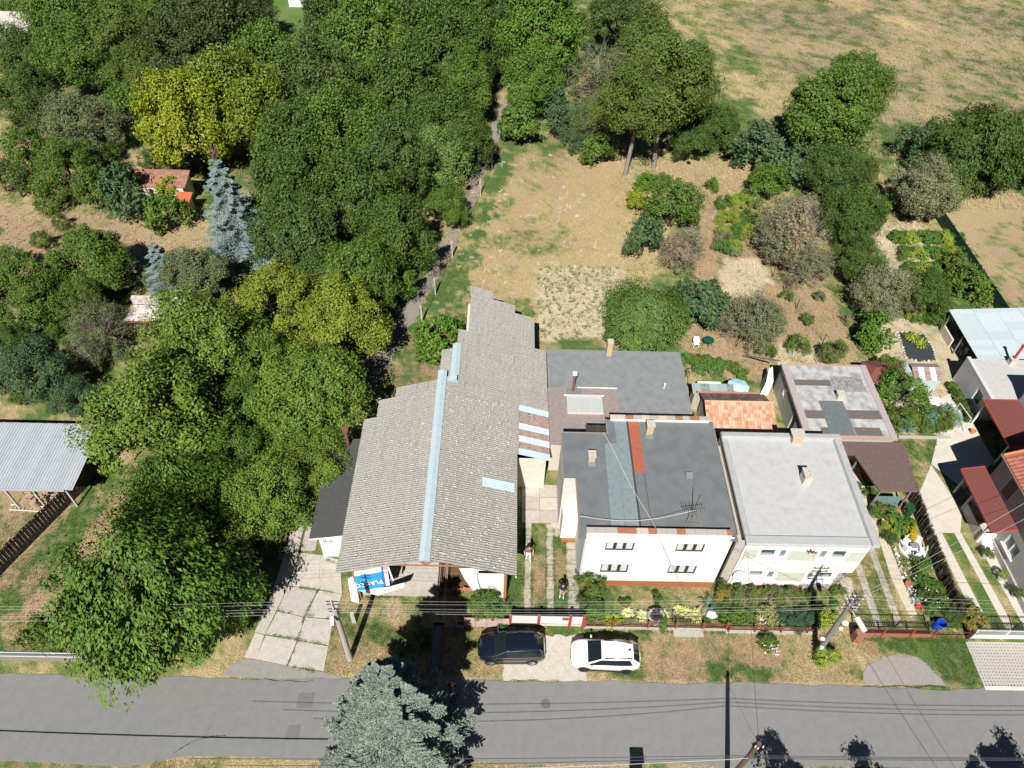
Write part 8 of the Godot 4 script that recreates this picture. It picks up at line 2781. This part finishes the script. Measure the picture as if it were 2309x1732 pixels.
	for i in 16:
		var p := GD(1940 + (i % 6) * 24 + (i / 6) * 14, 520 + (i / 6) * 34)
		bush("squash plant in the beds by the green mesh fence", p.x, p.z, 1.1, 0.4, "small", [mid, lime, green2][i % 3], "squash_plant", 0.7, "squash beds")
	for i in 8:
		var p := GD(1965 + i * 13, 690 + (i % 2) * 8)
		bush("corn leaved plant before the pond", p.x, p.z, 0.55, 0.4, "smallfine", green2 if i % 2 else lime, "iris_plant", 1.0, "irises by the pond")
	scatter("water_plant", "yellow green water plant standing in the pond", "plant", rosette(50, 0.7, 0.05, 12, 0.9), lime, [[38.0, -49.9, 1.1], [38.4, -49.2, 1.0], [37.7, -50.2, 0.9]], "pond plants")
	# grass, weeds and stubble
	grass_stuff()
func grass_stuff():
	var rng := RandomNumberGenerator.new()
	rng.seed = 50
	var tuft := MB.new()
	for i in 7:
		var a := rng.randf() * TAU
		var d := V(cos(a), 0, sin(a))
		var s := V(-sin(a), 0, cos(a)) * 0.012
		var l := rng.randf_range(0.05, 0.12)
		var o := d * rng.randf() * 0.05
		tuft.tri(o - s, o + s, o + d * l * 0.6 + V(0, l, 0))
	var tm := tuft.mesh()
	var xf: Array[Transform3D] = []
	var cl := PackedColorArray()
	var put := func(x, z, c: Color, sc):
		xf.append(Transform3D(Basis(Vector3.UP, rng.randf() * TAU).scaled(Vector3.ONE * sc), V(x, 0.005, z)))
		cl.append(c * rng.randf_range(0.7, 1.1))
	# lawns, verge and gardens near the street
	for q in [[-11, 31, -21.4, -18.1, 17000], [5.5, 23, -24.5, -21.6, 6000], [0.8, 5.5, -29, -21.7, 5000], [24, 32.0, -27.5, -21.9, 5000], [-36, -26, -36, -18.9, 9000], [30.5, 36, -38, -31.5, 3500], [-20, 31, -13.0, -12.0, 3500], [-10.5, 4, -23.4, -20, 3500], [-13, -3, -50, -39, 2500]]:
		for i in q[4]:
			var x := rng.randf_range(q[0], q[1])
			var z := rng.randf_range(q[2], q[3])
			if z > -18.1 and z < -12.9: continue
			if x > 0.3 and x < 5.6 and z > -20.9: continue
			if x < -10.9 and x > -16 and z > -27: continue
			if x > 27.6 and x < 28.5: continue
			if x > 23.4 and x < 28.4 and z > -19.9 and z < -18: continue
			if x > 32 and Geometry2D.is_point_in_polygon(Vector2(x, z), pv([32.1, -32.5, 34.3, -35.6, 39, -43, 39, -30, 35.0, -29, 32.1, -29])): continue
			put.call(x, z, ground_at(x, z), rng.randf_range(0.6, 1.3))
	for i in 24000:
		var x := rng.randf_range(-8, 15)
		var z := rng.randf_range(-84, -45)
		if x > 3.0 and x < 12.6 and z > -60.2: continue
		put.call(x, z, ground_at(x, z), rng.randf_range(1.0, 1.7))
	for i in 90:
		var x := rng.randf_range(-5, 12)
		var z := rng.randf_range(-82, -50)
		for k in 5: put.call(x + rng.randfn() * 0.14, z + rng.randfn() * 0.1, Color(0.62, 0.56, 0.44), rng.randf_range(1.0, 2.0))
	# open field: coarser tussocks
	for i in 34000:
		var x := rng.randf_range(14, 100)
		var z := rng.randf_range(-140, -72)
		put.call(x, z, ground_at(x, z), rng.randf_range(1.5, 3.2))
	for i in 9000:
		var x := rng.randf_range(-60, -18)
		var z := rng.randf_range(-80, -45)
		put.call(x, z, ground_at(x, z), rng.randf_range(1.2, 2.6))
	for i in 16000:
		var x := rng.randf_range(12, 47)
		var z := rng.randf_range(-78, -43.8)
		if x > 23 and z > -44.6: continue
		if x > 36 and z > -52: continue
		var g := ground_at(x, z).lerp(Color(0.14, 0.18, 0.045), rng.randf() * clamp(N1.get_noise_2d(x * 4, z * 4) * 2.0 + 0.35, 0, 1))
		put.call(x, z, g, rng.randf_range(1.0, 2.4))
	# weeds in the joints of slabs and along kerbs
	for l in [[-13.4, -18.6, -13.05, -20.3], [-13.05, -20.3, -12.95, -21.85], [-12.95, -21.85, -12.4, -23.9], [-15.3, -20.6, -11.0, -19.95], [-14.9, -22.25, -11, -21.75], [-14.5, -24.1, -10.7, -23.5], [-13.3, -18.55, -11, -18.2], [-11, -18.2, -10.8, -23.5], [-14.3, -24, -14.3, -30], [2.14, -22, 2.3, -29], [3.2, -22, 3.35, -29], [3.74, -22, 3.85, -29], [4.6, -22, 4.75, -28.5], [3.75, -29.5, 4.2, -28.3], [4.2, -28.3, 4.7, -27.9], [-9.4, -23.4, -4.2, -23.4], [5.7, -21.3, 15, -21.25], [24, -21, 31.2, -21], [1.6, -22, 1.75, -29], [0.7, -26.3, 0.65, -22.2], [-12.5, -26.2, -11, -25.6]]:
		var a := Vector2(l[0], l[1])
		var b := Vector2(l[2], l[3])
		var n := int(a.distance_to(b) * 55)
		for i in n:
			var f := rng.randf()
			if N2.get_noise_2d(a.lerp(b, f).x * 3, a.lerp(b, f).y * 3) < -0.12: continue
			var p := a.lerp(b, f) + Vector2(rng.randfn(), rng.randfn()) * 0.05
			put.call(p.x, p.y, Color(0.09, 0.15, 0.03), rng.randf_range(0.6, 1.5))
	# green dots over the pale plot
	for i in 700:
		var x := rng.randf_range(3.1, 12.4)
		var z := rng.randf_range(-60, -48.9)
		var n := 1 + rng.randi() % 4
		for k in n: put.call(x + rng.randfn() * 0.08, z + rng.randfn() * 0.08, Color(0.13, 0.15, 0.05), rng.randf_range(1.0, 2.2))
	var mm := MultiMesh.new()
	mm.transform_format = MultiMesh.TRANSFORM_3D
	mm.use_colors = true
	mm.mesh = tm
	mm.instance_count = xf.size()
	for i in xf.size():
		mm.set_instance_transform(i, xf[i])
		mm.set_instance_color(i, cl[i])
	var mi := MultiMeshInstance3D.new()
	mi.multimesh = mm
	mi.material_override = M("grassblade", Color(1.1, 1.1, 1.1), 0.9)
	mi.name = "grass"
	add_child(mi)
	meta(mi, "short dry and green grass and weeds over lawns, verge and field", "grass", "", "stuff")

# ---------- everything ----------
func _ready():
	lens()
	var cam := Camera3D.new()
	cam.name = "camera"
	cam.transform = Transform3D(Basis(cr, cu, -cf), Vector3(0, CH, 0))
	cam.fov = rad_to_deg(2.0 * atan(CY / CF))
	cam.near = 0.5
	cam.far = 2000.0
	add_child(cam)
	cam.current = true
	var we := WorldEnvironment.new()
	var env := Environment.new()
	env.background_mode = Environment.BG_SKY
	var sky := Sky.new()
	var sm := ProceduralSkyMaterial.new()
	sm.sky_top_color = Color(0.33, 0.47, 0.68)
	sm.sky_horizon_color = Color(0.68, 0.74, 0.8)
	sm.sky_curve = 0.12
	sm.ground_bottom_color = Color(0.25, 0.25, 0.2)
	sm.ground_horizon_color = Color(0.5, 0.52, 0.5)
	sm.sun_angle_max = 1.0
	sky.sky_material = sm
	env.sky = sky
	env.background_energy_multiplier = 0.2
	env.tonemap_mode = Environment.TONE_MAPPER_LINEAR
	env.tonemap_exposure = 1.53
	env.sdfgi_enabled = true
	env.ssao_enabled = true
	env.ssil_enabled = true
	we.environment = env
	add_child(we)
	var sun := DirectionalLight3D.new()
	sun.name = "sun"
	var az := deg_to_rad(11.0)
	var el := deg_to_rad(47.0)
	sun.basis = Basis.looking_at(Vector3(sin(az) * cos(el), -sin(el), -cos(az) * cos(el)))
	sun.light_color = Color(1.0, 0.985, 0.955)
	sun.light_energy = 1.6
	sun.light_angular_distance = 0.5
	sun.shadow_enabled = true
	add_child(sun)
	textures()
	build_ground()
	build_hall()
	build_house_a()
	build_house_b()
	build_outbuildings()
	build_fences()
	build_poles()
	build_cars()
	build_people()
	build_yard()
	build_trees()
	build_plants()
